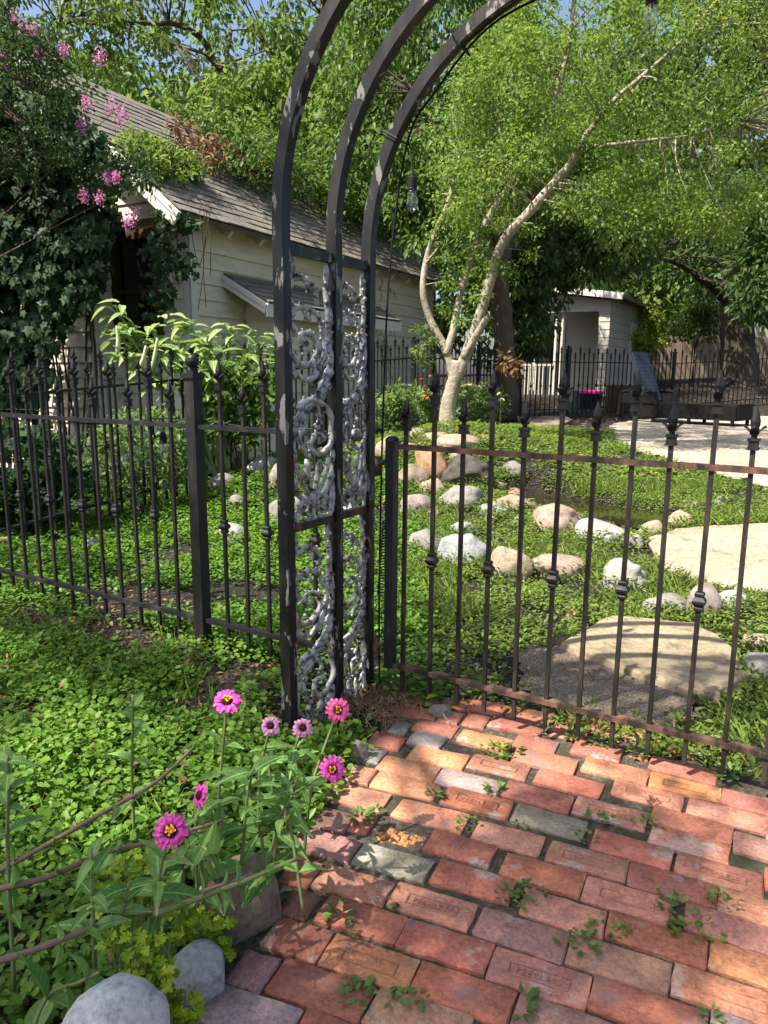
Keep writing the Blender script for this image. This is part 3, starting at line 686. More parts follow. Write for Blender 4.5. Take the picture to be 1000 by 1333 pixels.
STEM_LEAVES = [tr_(p)[0] for p in ((321, 215), (324, 240), (326, 265), (327, 290), (326, 315), (322, 345), (314, 372), (300, 398), (280, 425), (262, 448))]
def scroll_panel(A, B, ztop, zbot, flipv=False, seed=0):
    r = random.Random(seed); d = norm(B - A); w = np.linalg.norm(B - A) - 0.040; o0 = A + d * 0.020
    nrm = np.array([d[1], -d[0], 0]); S = w / 250.0; H = (ztop - zbot)
    # keep the casting's vertical proportions: 1740 units make the full height of 0.87 m
    sv = 0.87 / 1740.0
    def mp(u, v): return o0 + d * (u * S) + np.array([0, 0, max(ztop - v * sv, -0.05)])
    mb = MB()
    for pts, r0, r1 in CURVES:
        q = smooth_path([(p[0], p[1], 0) for p in pts], 3); m = len(q)
        if max(p[1] for p in q) * sv > H + 0.005:
            q = [p for p in q if p[1] * sv <= H + 0.005]
            if len(q) < 3: continue
            m = len(q)
        P = [mp(p[0], p[1]) + nrm * 0.004 * math.sin(i * 1.1 + seed) for i, p in enumerate(q)]
        kk = 1.0 if max(r0, r1) > 11.5 else 1.36
        rad = [(r0 + (r1 - r0) * i / (m - 1)) * kk * S * (1.0 + 0.07 * math.sin(i * 2.1)) * (0.55 if i in (0, m - 1) else 1) for i in range(m)]
        mb.tube(P, rad, 7, 0.3)
        for i in range(1, m - 1, 2):      # crisp cast leaves set along both sides of the scroll
            tv_ = norm(P[i] - P[i - 1])
            for sg in (-1, 1):
                if r.random() < .25: continue
                sd = np.cross(tv_, nrm) * sg; dr = norm(tv_ * .8 + sd); wd_ = np.cross(dr, nrm); L_ = r.uniform(.012, .021); w_ = L_ * r.uniform(.24, .34); c = P[i] + dr * .004
                mb.add([c, c + dr * L_ * .45 + wd_ * w_, c + dr * L_ - nrm * .004, c + dr * L_ * .45 - wd_ * w_, c + dr * L_ * .5 + nrm * .008, c + dr * L_ * .5 - nrm * .005], [(0, 1, 4), (1, 2, 4), (2, 3, 4), (3, 0, 4), (1, 0, 5), (2, 1, 5), (3, 2, 5), (0, 3, 5)])
    for k, (u, v) in enumerate(STEM_LEAVES):   # acanthus leaflets on the main stem
        if v * sv > H: continue
        for sg in (-1, 1):
            c = mp(u, v); tip = mp(u + sg * 34 - 6, v + 44); md = mp(u + sg * 30, v + 8) + nrm * .006
            mb.tube(smooth_path([c, md, tip], 3), [.004, .006, .0065, .006, .005, .0035, .0012][:7], 6)
    for u, v in DROPS:
        if v * sv > H: continue
        c = mp(u + r.uniform(-4, 4), v) + nrm * 0.005; s = r.uniform(.006, .010)
        mb.lathe([(s * .35, -s), (s * .9, -s * .45), (s, 0), (s * .8, s * .55), (s * .25, s * 1.1)], c, 6)
    return mb.build('scroll_panel', MT['scroll'], arch, smooth=True)
for off in (np.zeros(3), FD * 2 * RAD):
    s0 = 0 if off[0] == 0 else 10
    scroll_panel(AF + off, AM + off, 1.60, 0.755, seed=1 + s0); scroll_panel(AM + off, AB + off, 1.60, 0.755, seed=2 + s0)
    scroll_panel(AF + off, AM + off, 0.729, -0.02, seed=3 + s0); scroll_panel(AM + off, AB + off, 0.729, -0.02, seed=4 + s0)

# ================================================================== STRING LIGHTS
def fil_mat():
    m, nt, b = mat_new('unlit_filament'); b.inputs['Base Color'].default_value = (0.35, 0.25, 0.12, 1); b.inputs['Roughness'].default_value = 0.4; b.inputs['Metallic'].default_value = 0.6; return m
MT['filament'] = fil_mat()
def bulb(par, top, lead):
    """socket hanging from 'top' (world)"""
    top = np.array(top, float)
    mb = MB(); mb.tube(smooth_path(lead, 4), 0.003, 6)
    mb.lathe([(.006, 0), (.011, -.004), (.012, -.012), (.0165, -.016), (.0165, -.046), (.0155, -.048), (.0165, -.050), (.0165, -.054)][::-1], top, 14)
    o = mb.build('bulb_socket', MT['rubber'], par)
    g = MB(); z0 = -.0545
    g.lathe([(.0005, z0 - .072), (.008, z0 - .070), (.015, z0 - .062), (.0195, z0 - .048), (.0205, z0 - .038), (.018, z0 - .022), (.014, z0 - .008), (.0135, z0)], top, 18)
    gb = g.build('glass', MT['glass'], par, smooth=True); gb.name = 'glass'
    gb.parent = o; WO[gb.name] = WO[o.name]
    f = MB(); f.tube([top + [0, 0, z0], top + [.003, 0, z0 - .02], top + [-.004, 0, z0 - .04], top + [.004, 0, z0 - .042], top + [-.002, 0, z0 - .02]], .0004, 4)
    fo = f.build('filament', MT['filament'], par); fo.parent = o
    return o
lights = root('string_lights', AB + [0.05, 0.04, 0], 'black string light cable with clear bulbs along the rear arch hoop', 'string lights')
def hoop_pt(foot, a, out=0.0): return foot + FD * (RAD - (RAD + out) * math.cos(a)) + np.array([0, 0, ZS + (RAD + out) * math.sin(a)])
kp = hoop_pt(AB, R_(31), -0.035) + FN * 0.03
P = [AB + FD * 0.045 + FN * .02 + [0, 0, -0.01], AB + FD * 0.042 + FN * .02 + [0, 0, 0.5], AB + FD * 0.05 + FN * .03 + [0, 0, 1.2], AB + FD * 0.075 + FN * .03 + [0, 0, 1.65], kp]
for a in (45, 60, 72, 90, 110, 130): P.append(hoop_pt(AB, R_(a), -0.03 - 0.012 * math.sin(a)) + FN * .02)
mb = MB(); mb.tube(smooth_path(P, 5), 0.0042, 6); mb.build('cable', MT['rubber'], lights)
b1 = at(537, 225, 2.66)
bulb(lights, b1, [kp, kp + (b1 - kp) * .5 + [0, 0, .02], b1 + [0, 0, .012], b1 - [0, 0, .004]])
kp2 = hoop_pt(AB, R_(88), -0.035); b2 = at(850, -22, 2.36)
bulb(lights, b2, [kp2, (kp2 + b2) / 2, b2 + [0, 0, .01], b2])
for a in (30, 56, 80):
    mb = MB(); c = hoop_pt(AB, R_(a)); tdir = FD * math.sin(R_(a)) + np.array([0, 0, math.cos(R_(a))]); rdir = -FD * math.cos(R_(a)) + np.array([0, 0, math.sin(R_(a))])
    q = [c + rdir * .031 * sx + FN * .031 * sy for sx, sy in ((-1.5, 1), (1, 1), (1, -1), (-1, -1), (-1.5, 1))]; mb.tube(q, .0035, 4); mb.build('cable_tie', MT['rubber'], lights)
fl = root('string_lights', FO + FD * (-1.2) + FN * .03, 'black string light cable with clear bulbs draped along the left fence rail', 'string lights')
P = []
for i, (t, z) in enumerate([(-0.05, 1.0), (-.3, 1.025), (-.55, 1.015), (-.8, 1.03), (-.95, 1.035), (-1.12, 1.035), (-1.4, 1.0), (-1.7, .99), (-1.9, 1.03), (-2.1, 1.04), (-2.4, 1.03), (-2.9, .99), (-3.5, 1.03)]): P.append(FO + FD * t + FN * 0.026 + np.array([0, 0, z]))
mb = MB(); mb.tube(smooth_path(P, 5), 0.004, 6); mb.build('cable', MT['rubber'], fl)
for px, py, t in ((212, 562, -1.11), (44, 527, -2.0), (12, 556, -2.28)):
    dd = ray(px, py); c = FO + FD * t + FN * .04; k = ((c - CO) @ FN) / (dd @ FN); q = CO + dd * k; q[2] = min(q[2], 1.02)
    bulb(fl, q, [q + [0, 0, max(1.035 - q[2], .02)], q + [.004, 0, .012], q - [0, 0, .003]])
# ================================================================== HOUSE
HA = R_(27.0)
HU = np.array([math.sin(HA), math.cos(HA), 0.0])     # along the ridge, away
HV = np.array([-math.cos(HA), math.sin(HA), 0.0])    # along the gable front, to the left
W0 = at(249, 430, 8.3); W0[2] = 0.0                   # front right corner of the house
hz0 = 0.0
TIP = W0 - HU * 0.42 - HV * 0.30
ez = float(at(251, 275, TIP[1])[2])                   # height of the eave edge at the front
half = 2.15
RIDGE = TIP + HV * half
rzp = float(at(75, 72, RIDGE[1])[2])
HL = 7.2                                             # length along the ridge
house = root('house', W0, 'old cream clapboard house with weathered shingle roof behind the left fence', 'house')
wall_top = ez + 0.12
# inner core so that nothing shows through between boards
core = MB(); c = W0 + HU * (HL / 2 - .3) + HV * (half - .3); core.obox(c + [0, 0, wall_top / 2 - .05], [HU, HV, (0, 0, 1)], (HL / 2 - .35, half - .35, wall_top / 2 - .05))
wall = core.build('wall', MT['siding'], house)
def lap_board(a, b, z, nrm, h=0.185, th=0.028, mat=None, par=None, name='board'):
    """one lapped board from a to b, bottom edge at z, standing proud at its lower edge"""
    a = np.array(a, float); b = np.array(b, float); nrm = np.array(nrm, float)
    up = np.array([0, 0, 1.0]); mb = MB(); V = []
    for q in (a, b):
        q = q * [1, 1, 0]
        V += [q + nrm * 0.004 + up * z, q + nrm * (th + .006) + up * z, q + nrm * .010 + up * (z + h), q + nrm * 0.002 + up * (z + h)]
    mb.add(V, [(0, 1, 2, 3), (4, 7, 6, 5), (0, 4, 5, 1), (1, 5, 6, 2), (2, 6, 7, 3), (3, 7, 4, 0)])
    return mb.build(name, mat or MT['siding'], par)
EX = 0.172
hb = -0.05
bay_s0, bay_s1, bay_d = 0.95, 3.55, 0.42
z = hb
while z < wall_top - 0.05:
    j = random.uniform(2.2, 4.6)
    lap_board(W0 + HU * .02, W0 + HU * j, z, -HV, EX + .02, par=wall); lap_board(W0 + HU * (j + .004), W0 + HU * (HL - .6), z + random.uniform(-.003, .003), -HV, EX + .02, par=wall)
    z += EX
# front gable boards with the window opening
win_a, win_b, wz0, wz1 = 0.42, 1.06, 1.50, 2.72
z = hb; gtop = wall_top + (half - .3) * (rzp - ez) / half
while z < gtop - .1:
    hi = 2 * half - .6
    lo = 0.0
    if z + EX > wall_top:
        k = (z + EX - wall_top) / ((rzp - ez) / half); lo = k; hi = 2 * half - .6 - k
    if hi - lo < .2: break
    segs = [(lo, hi)] if (z + EX < wz0 or z > wz1) else [(lo, win_a), (win_b, hi)]
    for a, b in segs: lap_board(W0 + HV * a, W0 + HV * b, z, -HU, EX + .02, par=wall)
    z += EX
gm = MB(); g0 = W0 + HU * .06
gm.add([g0 + [0, 0, wall_top - .1], g0 + HV * (2 * half - .6) + [0, 0, wall_top - .1], g0 + HV * (half - .3) + [0, 0, gtop]] + [g0 + HU * .1 + [0, 0, wall_top - .1], g0 + HU * .1 + HV * (2 * half - .6) + [0, 0, wall_top - .1], g0 + HU * .1 + HV * (half - .3) + [0, 0, gtop]], [(0, 1, 2), (3, 5, 4), (0, 3, 4, 1), (1, 4, 5, 2), (2, 5, 3, 0)])
gm.build('gable_wall', MT['siding'], house)
cb = MB(); cb.obox(W0 + [0, 0, wall_top / 2] - HU * .022 + HV * .03, [HU, HV, (0, 0, 1)], (.012, .04, wall_top / 2)); cb.obox(W0 + [0, 0, wall_top / 2] - HV * .028 + HU * .03, [HU, HV, (0, 0, 1)], (.045, .010, wall_top / 2)); cb.build('corner_board', MT['trim'], house)
# window
wf = MB(); wc = W0 + HV * (win_a + win_b) / 2 - HU * .01
for (dv, dz, hv_, hz_) in ((-(win_b - win_a) / 2, 0, .05, (wz1 - wz0) / 2 + .05), ((win_b - win_a) / 2, 0, .05, (wz1 - wz0) / 2 + .05), (0, (wz1 - wz0) / 2, (win_b - win_a) / 2 - .05, .05), (0, -(wz1 - wz0) / 2, (win_b - win_a) / 2 - .05, .05), (0, 0, (win_b - win_a) / 2 - .05, .022)):
    wf.obox(wc + HV * dv + [0, 0, (wz0 + wz1) / 2 + dz], [HU, HV, (0, 0, 1)], (.04, hv_, hz_))
wo_ = wf.build('window', MT['window_frame'], house)
pn = MB(); pn.obox(wc + HU * .02 + [0, 0, (wz0 + wz1) / 2], [HU, HV, (0, 0, 1)], (.006, (win_b - win_a) / 2 - .06, (wz1 - wz0) / 2 - .06)); pn.build('pane', MT['pane'], wo_)
# projecting front bay on the left (mostly under the vine)
B0 = at(121, 450, 8.5); B0[2] = 0
bayw = MB(); bayw.obox(B0 + HV * 1.45 + HU * .22 + [0, 0, 1.35], [HU, HV, (0, 0, 1)], (.20, 1.43, 1.4)); fb = bayw.build('front_bay', MT['siding'], house)
z = hb
while z < 2.7:
    lap_board(B0, B0 + HV * 2.9, z, -HU, EX + .02, par=fb); lap_board(B0 + HU * .02, B0 + HU * .34, z, -HV, EX + .02, par=fb); z += EX
br = MB(); a = B0 - HU * .3 - HV * .2 + [0, 0, 2.72]; b = B0 - HU * .3 + HV * 3.1 + [0, 0, 2.72]
br.add([a, b, b + HU * .6 + [0, 0, .25], a + HU * .6 + [0, 0, .25]] + [q + np.array([0, 0, .06]) for q in (a, b, b + HU * .6 + [0, 0, .25], a + HU * .6 + [0, 0, .25])], [(0, 3, 2, 1), (4, 5, 6, 7), (0, 1, 5, 4), (1, 2, 6, 5), (2, 3, 7, 6), (3, 0, 4, 7)]); br.build('bay_roof', MT['shingle'], house)
# roof slabs
SL = np.array([HV * half + [0, 0, rzp - ez]])[0]; slen = np.linalg.norm(SL); SLn = SL / slen
RN = norm(np.cross(HU, SLn)); RN = RN if RN[2] > 0 else -RN
tip3 = TIP * [1, 1, 0] + [0, 0, ez]
rm = MB(); rm.obox(tip3 + HU * HL / 2 + SLn * slen / 2 - RN * .03, [HU, SLn, RN], (HL / 2, slen / 2, .025))
SL2 = norm(-HV * half + [0, 0, rzp - ez]); RN2 = norm(np.cross(SL2, HU)); RN2 = RN2 if RN2[2] > 0 else -RN2
ridge3 = tip3 + SL
rm.obox(ridge3 - SL2 * slen / 2 + HU * HL / 2 - RN2 * .028, [HU, SL2, RN2], (HL / 2 - .002, slen / 2 - .03, .025))
roof = rm.build('roof', MT['shingle'], house)
sh = []
EXS = 0.135
for r in range(int(slen / EXS) + 1):
    u = random.uniform(-.2, 0)
    while u < HL:
        wd = random.choice([.26, .30, .33, .22]); 
        a = max(u, -.02); b = min(u + wd - .006, HL + .01)
        if b - a > .06:
            c = tip3 + HU * (a + b) / 2 + SLn * min(r * EXS + .075, slen - .02); sh.append((depth(c), c, b - a, r))
        u += wd
sh.sort(key=lambda q: q[0])
def shingle_geo(mb, c, wd):
    t = random.uniform(.010, .018); k = random.uniform(-.006, .006); lift = random.uniform(.004, .014)
    x = HU; y = norm(SLn - RN * (lift + .06)); n = np.cross(x, y); n = n if n[2] > 0 else -n
    mb.obox(c + RN * (t / 2 + .009) + SLn * k, [x, y, n], (wd / 2, .088, t / 2))
for i, (d_, c, wd, r) in enumerate(sh[:300]):
    mb = MB(); shingle_geo(mb, c, wd); mb.build('shingle', MT['shingle'], roof)
mb = MB()
for (d_, c, wd, r) in sh[300:]: shingle_geo(mb, c, wd)
o = mb.build('shingle_field', MT['shingle'], roof); o['kind'] = 'stuff'
# rake (barge) boards, fascia and rafter tails
bb = MB(); bb.obox(tip3 + SLn * slen / 2 - HU * .012 - RN * .085, [HU, SLn, RN], (.014, slen / 2 + .01, .075)); bb.obox(tip3 + SLn * slen / 2 - HU * .03 - RN * .035, [HU, SLn, RN], (.012, slen / 2 + .01, .028)); bb.build('barge_board', MT['trim'], house)
bb = MB(); bb.obox(ridge3 - SL2 * slen / 2 - HU * .012 - RN2 * .085, [HU, SL2, RN2], (.014, slen / 2 - .03, .075)); bb.build('barge_board', MT['trim'], house)
fs = MB(); fs.obox(tip3 + HU * HL / 2 - HV * .0 - [0, 0, .045] + HV * .012, [HU, HV, (0, 0, 1)], (HL / 2 - .03, .010, .02)); fs = None
for k in range(12):
    q = tip3 + HU * (.32 + .58 * k); mb = MB(); y = SLn
    mb.obox(q + SLn * .19 - RN * .115, [HU, SLn, RN], (.024, .16, .055)); mb.build('rafter_tail', MT['trim'], house)
# lean-to hood over the side bay
hd0, hd1 = 0.55, 3.95
hz_top = 2.32; hz_low = 1.98; hd = .62
hA = W0 + HU * hd0; hB = W0 + HU * hd1
sl = norm(HV * hd + [0, 0, hz_top - hz_low]); hn = norm(np.cross(HU, sl)); hn = hn if hn[2] > 0 else -hn
hl = math.hypot(hd, hz_top - hz_low)
mb = MB(); mid = (hA + hB) / 2 - HV * hd / 2 + [0, 0, (hz_top + hz_low) / 2]; mb.obox(mid, [HU, sl, hn], ((hd1 - hd0) / 2, hl / 2, .018)); hood = mb.build('hood_roof', MT['shingle'], house)
for r in range(5):
    u = hd0
    while u < hd1 - .05:
        wd = random.choice([.26, .3, .33]); b = min(u + wd, hd1)
        c = W0 + HU * (u + b) / 2 - HV * hd + sl * (r * .135 + .07) + [0, 0, hz_low]
        mb = MB(); mb.obox(c + hn * .03, [HU, norm(sl - hn * .07), hn], ((b - u) / 2 - .003, .085, .007)); mb.build('shingle', MT['shingle'], hood); u = b
mb = MB(); mb.obox(hA - HV * hd / 2 - HU * .012 + [0, 0, (hz_top + hz_low) / 2 - .05], [HU, sl, hn], (.012, hl / 2 + .01, .055)); mb.obox(hA - HV * hd / 2 - HU * .028 + [0, 0, (hz_top + hz_low) / 2 - .02], [HU, sl, hn], (.010, hl / 2 + .01, .022)); mb.build('hood_barge_board', MT['trim'], house)
mb = MB(); mb.obox((hA + hB) / 2 - HV * (hd + .012) + [0, 0, hz_low - .07], [HU, HV, (0, 0, 1)], ((hd1 - hd0) / 2 + .02, .012, .07)); mb.build('hood_fascia', MT['trim'], house)
mb = MB(); mb.obox(W0 + HU * (bay_s0 + bay_s1) / 2 - HV * (bay_d / 2) + [0, 0, .98], [HU, HV, (0, 0, 1)], ((bay_s1 - bay_s0) / 2 - .02, bay_d / 2 - .01, 1.0)); sb = mb.build('side_bay', MT['siding'], house)
z = hb
while z < 1.9:
    lap_board(W0 + HU * bay_s0 - HV * bay_d, W0 + HU * bay_s1 - HV * bay_d, z, -HV, EX + .02, par=sb); lap_board(W0 + HU * bay_s0 - HV * bay_d, W0 + HU * bay_s0 - HV * .03, z, -HU, EX + .02, par=sb); z += EX
mb = MB(); mb.obox(W0 + HU * (bay_s0 + .02) - HV * (bay_d + .01) + [0, 0, .98], [HU, HV, (0, 0, 1)], (.05, .03, 1.0)); mb.build('corner_board', MT['trim'], sb)

# ================================================================== FLAGSTONES, PATIO, POND
def stone_mat(name, a, b_, sc=9.0, spk=0.0):
    m, nt, b = mat_new(name); co = coords(nt, 'Object', True)
    n = N(nt, 'ShaderNodeTexNoise', scale=sc, detail=8.0, rough=0.65); nt.links.new(co, n.inputs['Vector'])
    n2 = N(nt, 'ShaderNodeTexNoise', scale=sc * 9, detail=6.0, rough=0.7); nt.links.new(co, n2.inputs['Vector'])
    r = ramp(nt, n.outputs[0], [(0.28, a), (0.70, b_)])
    f = ramp(nt, n2.outputs[0], [(0.25, 0.55), (0.5, 1.0), (0.75, 1.35)])
    n3 = N(nt, 'ShaderNodeTexNoise', scale=sc * 2.2, detail=9.0, rough=0.7); nt.links.new(co, n3.inputs['Vector']); st_ = ramp(nt, n3.outputs[0], [(0.34, 0.55), (0.46, 1.0), (0.62, 1.0), (0.70, 1.22)])
    cc = mixc(nt, 1.0, mixc(nt, 1.0, r.outputs[0], f.outputs[0], 'MULTIPLY'), st_.outputs[0], 'MULTIPLY')
    nt.links.new(cc, b.inputs['Base Color']); b.inputs['Roughness'].default_value = 0.85
    b.inputs['Specular IOR Level'].default_value = 0.3
    ad = nt.nodes.new('ShaderNodeMath'); ad.operation = 'MULTIPLY_ADD'; ad.inputs[1].default_value = 0.35; nt.links.new(n2.outputs[0], ad.inputs[0]); nt.links.new(n.outputs[0], ad.inputs[2])
    bump(nt, b, ad.outputs[0], 0.45, 0.02); return m
ST = {'flag': stone_mat('tan_flagstone', (0.20, 0.165, 0.105), (0.33, 0.265, 0.175), 4), 'flagpale': stone_mat('pale_flagstone', (0.25, 0.205, 0.145), (0.37, 0.31, 0.23), 3),
      'blue': stone_mat('blue_grey_stone', (0.17, 0.185, 0.195), (0.30, 0.31, 0.31)), 'grey': stone_mat('grey_stone', (0.13, 0.125, 0.12), (0.25, 0.24, 0.22)),
      'tan': stone_mat('tan_stone', (0.21, 0.16, 0.11), (0.33, 0.265, 0.195)), 'white': stone_mat('white_stone', (0.21, 0.20, 0.185), (0.36, 0.35, 0.33), 14),
      'pink': stone_mat('pinkish_stone', (0.21, 0.15, 0.12), (0.33, 0.25, 0.205)), 'mauve': stone_mat('mauve_stone', (0.17, 0.13, 0.125), (0.30, 0.25, 0.235)),
      'brown': stone_mat('brown_stone', (0.135, 0.10, 0.075), (0.27, 0.215, 0.16), 6), 'rust': stone_mat('rust_stained_stone', (0.20, 0.13, 0.075), (0.44, 0.25, 0.15), 4), 'wet': stone_mat('wet_dark_stone', (0.025, 0.023, 0.02), (0.10, 0.085, 0.07), 10), 'pale': stone_mat('pale_blue_grey_stone', (0.29, 0.31, 0.32), (0.43, 0.445, 0.445)), 'boulder': stone_mat('warm_brown_boulder', (0.17, 0.125, 0.09), (0.30, 0.235, 0.175), 6), 'red': stone_mat('red_stone', (0.26, 0.13, 0.10), (0.36, 0.22, 0.18))}
def slab(name, pix, th, mat, label, dz=0.03, zfix=None):
    P = [G(*q) if zfix is None else un(q[0], q[1], zfix) for q in pix]; zt = np.mean([p[2] for p in P]) + dz
    pts = []
    for i in range(len(P)):
        a, b = P[i], P[(i + 1) % len(P)]
        for k in range(5):
            q = a + (b - a) * k / 5; nn = norm(np.cross((b - a), (0, 0, 1))); pts.append(q + nn * random.uniform(-.012, .012))
    c = np.mean(pts, axis=0); n = len(pts); V = []; 
    for sc, z in ((1.0, -th), (1.012, -th * .5), (0.992, -0.006), (0.97, 0.0), (0.6, .004), (0.25, .002)):
        for q in pts:
            r = c + (q - c) * sc; zz = (r[2] if zfix is None else zfix) + dz + z + random.uniform(-.0025, .0025); V.append((r[0], r[1], zz))
    F = []
    for L in range(5):
        for k in range(n): F.append((L * n + k, L * n + (k + 1) % n, (L + 1) * n + (k + 1) % n, (L + 1) * n + k))
    V.append((c[0], c[1], (c[2] if zfix is None else zfix) + dz)); 
    for k in range(n): F.append((5 * n + k, 5 * n + (k + 1) % n, len(V) - 1))
    mb = MB(); mb.add(V, F); o = mb.build(name, mat, smooth=False); setp(o, label, 'flagstone'); return o
slab('flagstone', [(727, 848), (794, 812), (905, 822), (948, 850), (974, 890), (936, 916), (888, 912)], .06, ST['flag'], 'tan flagstone step just beyond the gate with arch shadows across it', 0.05)
slab('flagstone', [(842, 705), (880, 692), (940, 688), (1010, 684), (1080, 690), (1100, 745), (1060, 775), (1000, 772), (930, 764), (868, 742)], .05, ST['flagpale'], 'large pale sunlit flagstone beside the stream', 0.03)
slab('flagstone', [(685, 552), (705, 545), (735, 544), (745, 550), (728, 557), (700, 558)], .08, ST['brown'], 'low flat brown stone ledge in the shade near the bucket', 0.05)
# rough bare earth apron in front of the step
def gravel_mat(name, a, b_, c_, sc=70.0):
    m, nt, b = mat_new(name); co = coords(nt, 'Object')
    v = N(nt, 'ShaderNodeTexVoronoi', scale=sc); nt.links.new(co, v.inputs['Vector'])
    n = N(nt, 'ShaderNodeTexNoise', scale=1.3, detail=6.0); nt.links.new(co, n.inputs['Vector'])
    r = ramp(nt, v.outputs['Color'], [(0.1, a), (0.5, b_), (0.9, c_)]); f = ramp(nt, n.outputs[0], [(0.3, 0.78), (0.7, 1.15)])
    nt.links.new(mixc(nt, 1.0, r.outputs[0], f.outputs[0], 'MULTIPLY'), b.inputs['Base Color']); b.inputs['Roughness'].default_value = 0.9
    bump(nt, b, v.outputs['Distance'], 0.6, 0.01); return m
MT['gravel'] = gravel_mat('pale_gravel', (0.24, 0.195, 0.15), (0.39, 0.325, 0.255), (0.52, 0.45, 0.37))
MT['earth'] = gravel_mat('gritty_bare_earth', (0.09, 0.068, 0.05), (0.155, 0.12, 0.088), (0.24, 0.195, 0.15), 130)
def patch(name, pix, mat, dz, n=24, bump_=0.0):
    """a sheet that follows the ground inside an outline given on the ground"""
    P = np.array([G(*q)[:2] for q in pix]); x0, y0 = P.min(0); x1, y1 = P.max(0)
    def inside(x, y):
        c = False; j = len(P) - 1
        for i in range(len(P)):
            if (P[i][1] > y) != (P[j][1] > y) and x < (P[j][0] - P[i][0]) * (y - P[i][1]) / (P[j][1] - P[i][1] + 1e-12) + P[i][0]: c = not c
            j = i
        return c
    gx = np.linspace(x0, x1, n); gy = np.linspace(y0, y1, n); idx = {}; V = []; F = []
    def vid(i, j):
        if (i, j) not in idx:
            x, y = gx[i], gy[j]; x += 0.35 * (gx[1] - gx[0]) * math.sin(7 * i + 3 * j); y += 0.35 * (gy[1] - gy[0]) * math.cos(5 * i + 11 * j)
            idx[(i, j)] = len(V); V.append((x, y, float(hgt(x, y)) + dz + random.uniform(0, bump_)))
        return idx[(i, j)]
    for i in range(n - 1):
        for j in range(n - 1):
            if inside((gx[i] + gx[i + 1]) / 2, (gy[j] + gy[j + 1]) / 2): F.append((vid(i, j), vid(i + 1, j), vid(i + 1, j + 1), vid(i, j + 1)))
    mb = MB(); mb.add(V, F); o = mb.build(name, mat, smooth=True); setp(o, kind='structure'); return o
patch('gravel_patio', [(795, 562), (800, 552), (850, 546), (930, 543), (1040, 541), (1200, 545), (1300, 640), (1150, 672), (1000, 638), (935, 618), (880, 603), (830, 588), (803, 575)], MT['gravel'], 0.012, 60)
patch('earth_apron', [(672, 850), (727, 846), (832, 885), (900, 915), (905, 945), (830, 950), (740, 925), (680, 900)], MT['earth'], 0.006, 22, 0.012)
def water_mat():
    m, nt, b = mat_new('dark_stream_water'); b.inputs['Base Color'].default_value = (0.02, 0.018, 0.01, 1); b.inputs['Roughness'].default_value = 0.04; b.inputs['Specular IOR Level'].default_value = 0.6
    n = N(nt, 'ShaderNodeTexNoise', scale=12.0, detail=3.0); bump(nt, b, n.outputs[0], 0.1, 0.01); return m
MT['water'] = water_mat()
mb = MB(); ca = np.array([0.6, -0.8, 0]); cb_ = np.array([0.8, 0.6, 0]); c0 = np.array([1.62, 5.85, 0.0])
zc = float(hgt(1.62, 5.85)) + 0.20
V = []
for i in range(9):
    s = -.85 + 1.6 * i / 8
    for k in (-1, 1): V.append(c0 + ca * s + cb_ * .34 * k + [0, 0, zc])
mb.add(V, [(2 * i, 2 * i + 2, 2 * i + 3, 2 * i + 1) for i in range(8)]); o = mb.build('stream_water', MT['water']); setp(o, kind='structure')

# ================================================================== ROCKS
def rock_mesh(seed, w, d, h, rough=0.10, angular=False):
    import bmesh
    bm = bmesh.new(); bmesh.ops.create_icosphere(bm, subdivisions=4 if max(w, h) > .25 else 3, radius=1.0)
    r = random.Random(seed); o = Vector((r.uniform(0, 50), r.uniform(0, 50), r.uniform(0, 50)))
    planes = [(Vector((r.gauss(0, 1), r.gauss(0, 1), r.gauss(.3, .8))).normalized(), r.uniform(.66, .9) if angular else r.uniform(.76, .98)) for _ in range(9)]
    for v in bm.verts:
        p = v.co.copy()
        if angular:
            m = max(abs(p.x), abs(p.y), abs(p.z)); p = p.lerp(p / m * 0.82, 0.55)
        k = 1.0 + rough * (mnoise.noise(p * 1.1 + o) * 1.6 + 0.5 * mnoise.noise(p * 2.6 + o) + (0.25 if angular else 0.08) * mnoise.noise(p * 6 + o))
        for pn_, pd_ in planes:
            dd_ = k * p.dot(pn_)
            if dd_ > pd_: p = p - pn_ * (dd_ - pd_) * .85 / max(k, .5)
        tp = 1.10 - .20 * p.z; p = Vector((p.x * tp, p.y * tp, p.z))
        e = 0.92
        q = Vector((math.copysign(abs(p.x) ** e, p.x), math.copysign(abs(p.y) ** e, p.y), math.copysign(abs(p.z) ** e, p.z))) * k
        v.co = Vector((q.x * w / 2, q.y * d / 2, q.z * h / 2))
    me = bpy.data.meshes.new('river_rock'); bm.to_mesh(me); bm.free(); me.polygons.foreach_set('use_smooth', np.ones(len(me.polygons), bool)); return me
rock_n = [0]; ROCKB = []
def rock(box, mat, label, name='river_rock', rough=0.22, ang=False, sink=0.48, D=None, dep=0.8, tilt=0.0, group='river rocks'):
    x0, y0, x1, y1 = box; cx = (x0 + x1) / 2
    b = G(cx, y1 - (y1 - y0) * .12) if D is None else at(cx, y1 - (y1 - y0) * .12, D)
    dd = depth(b); wd = (x1 - x0) * dd / FPX; vis = (y1 - y0) * dd / FPX
    h = vis * 0.96 / (1 - sink * .5)
    rock_n[0] += 1
    rz = math.atan2(b[0], b[1])
    o = mk(name, rock_mesh(rock_n[0] * 13, wd * 1.03, wd * dep, h, rough, ang), ST[mat], None, (b[0] + 0.12 * wd * math.sin(rz), b[1] + wd * dep * .3, b[2] + h * (.5 - sink * .72)), (0, R_(tilt), -rz + R_(random.uniform(-8, 8))))
    setp(o, label, 'rock', group); ROCKB.append((b[0] + 0.12 * wd * math.sin(rz), b[1] + wd * dep * .3, wd)); return o
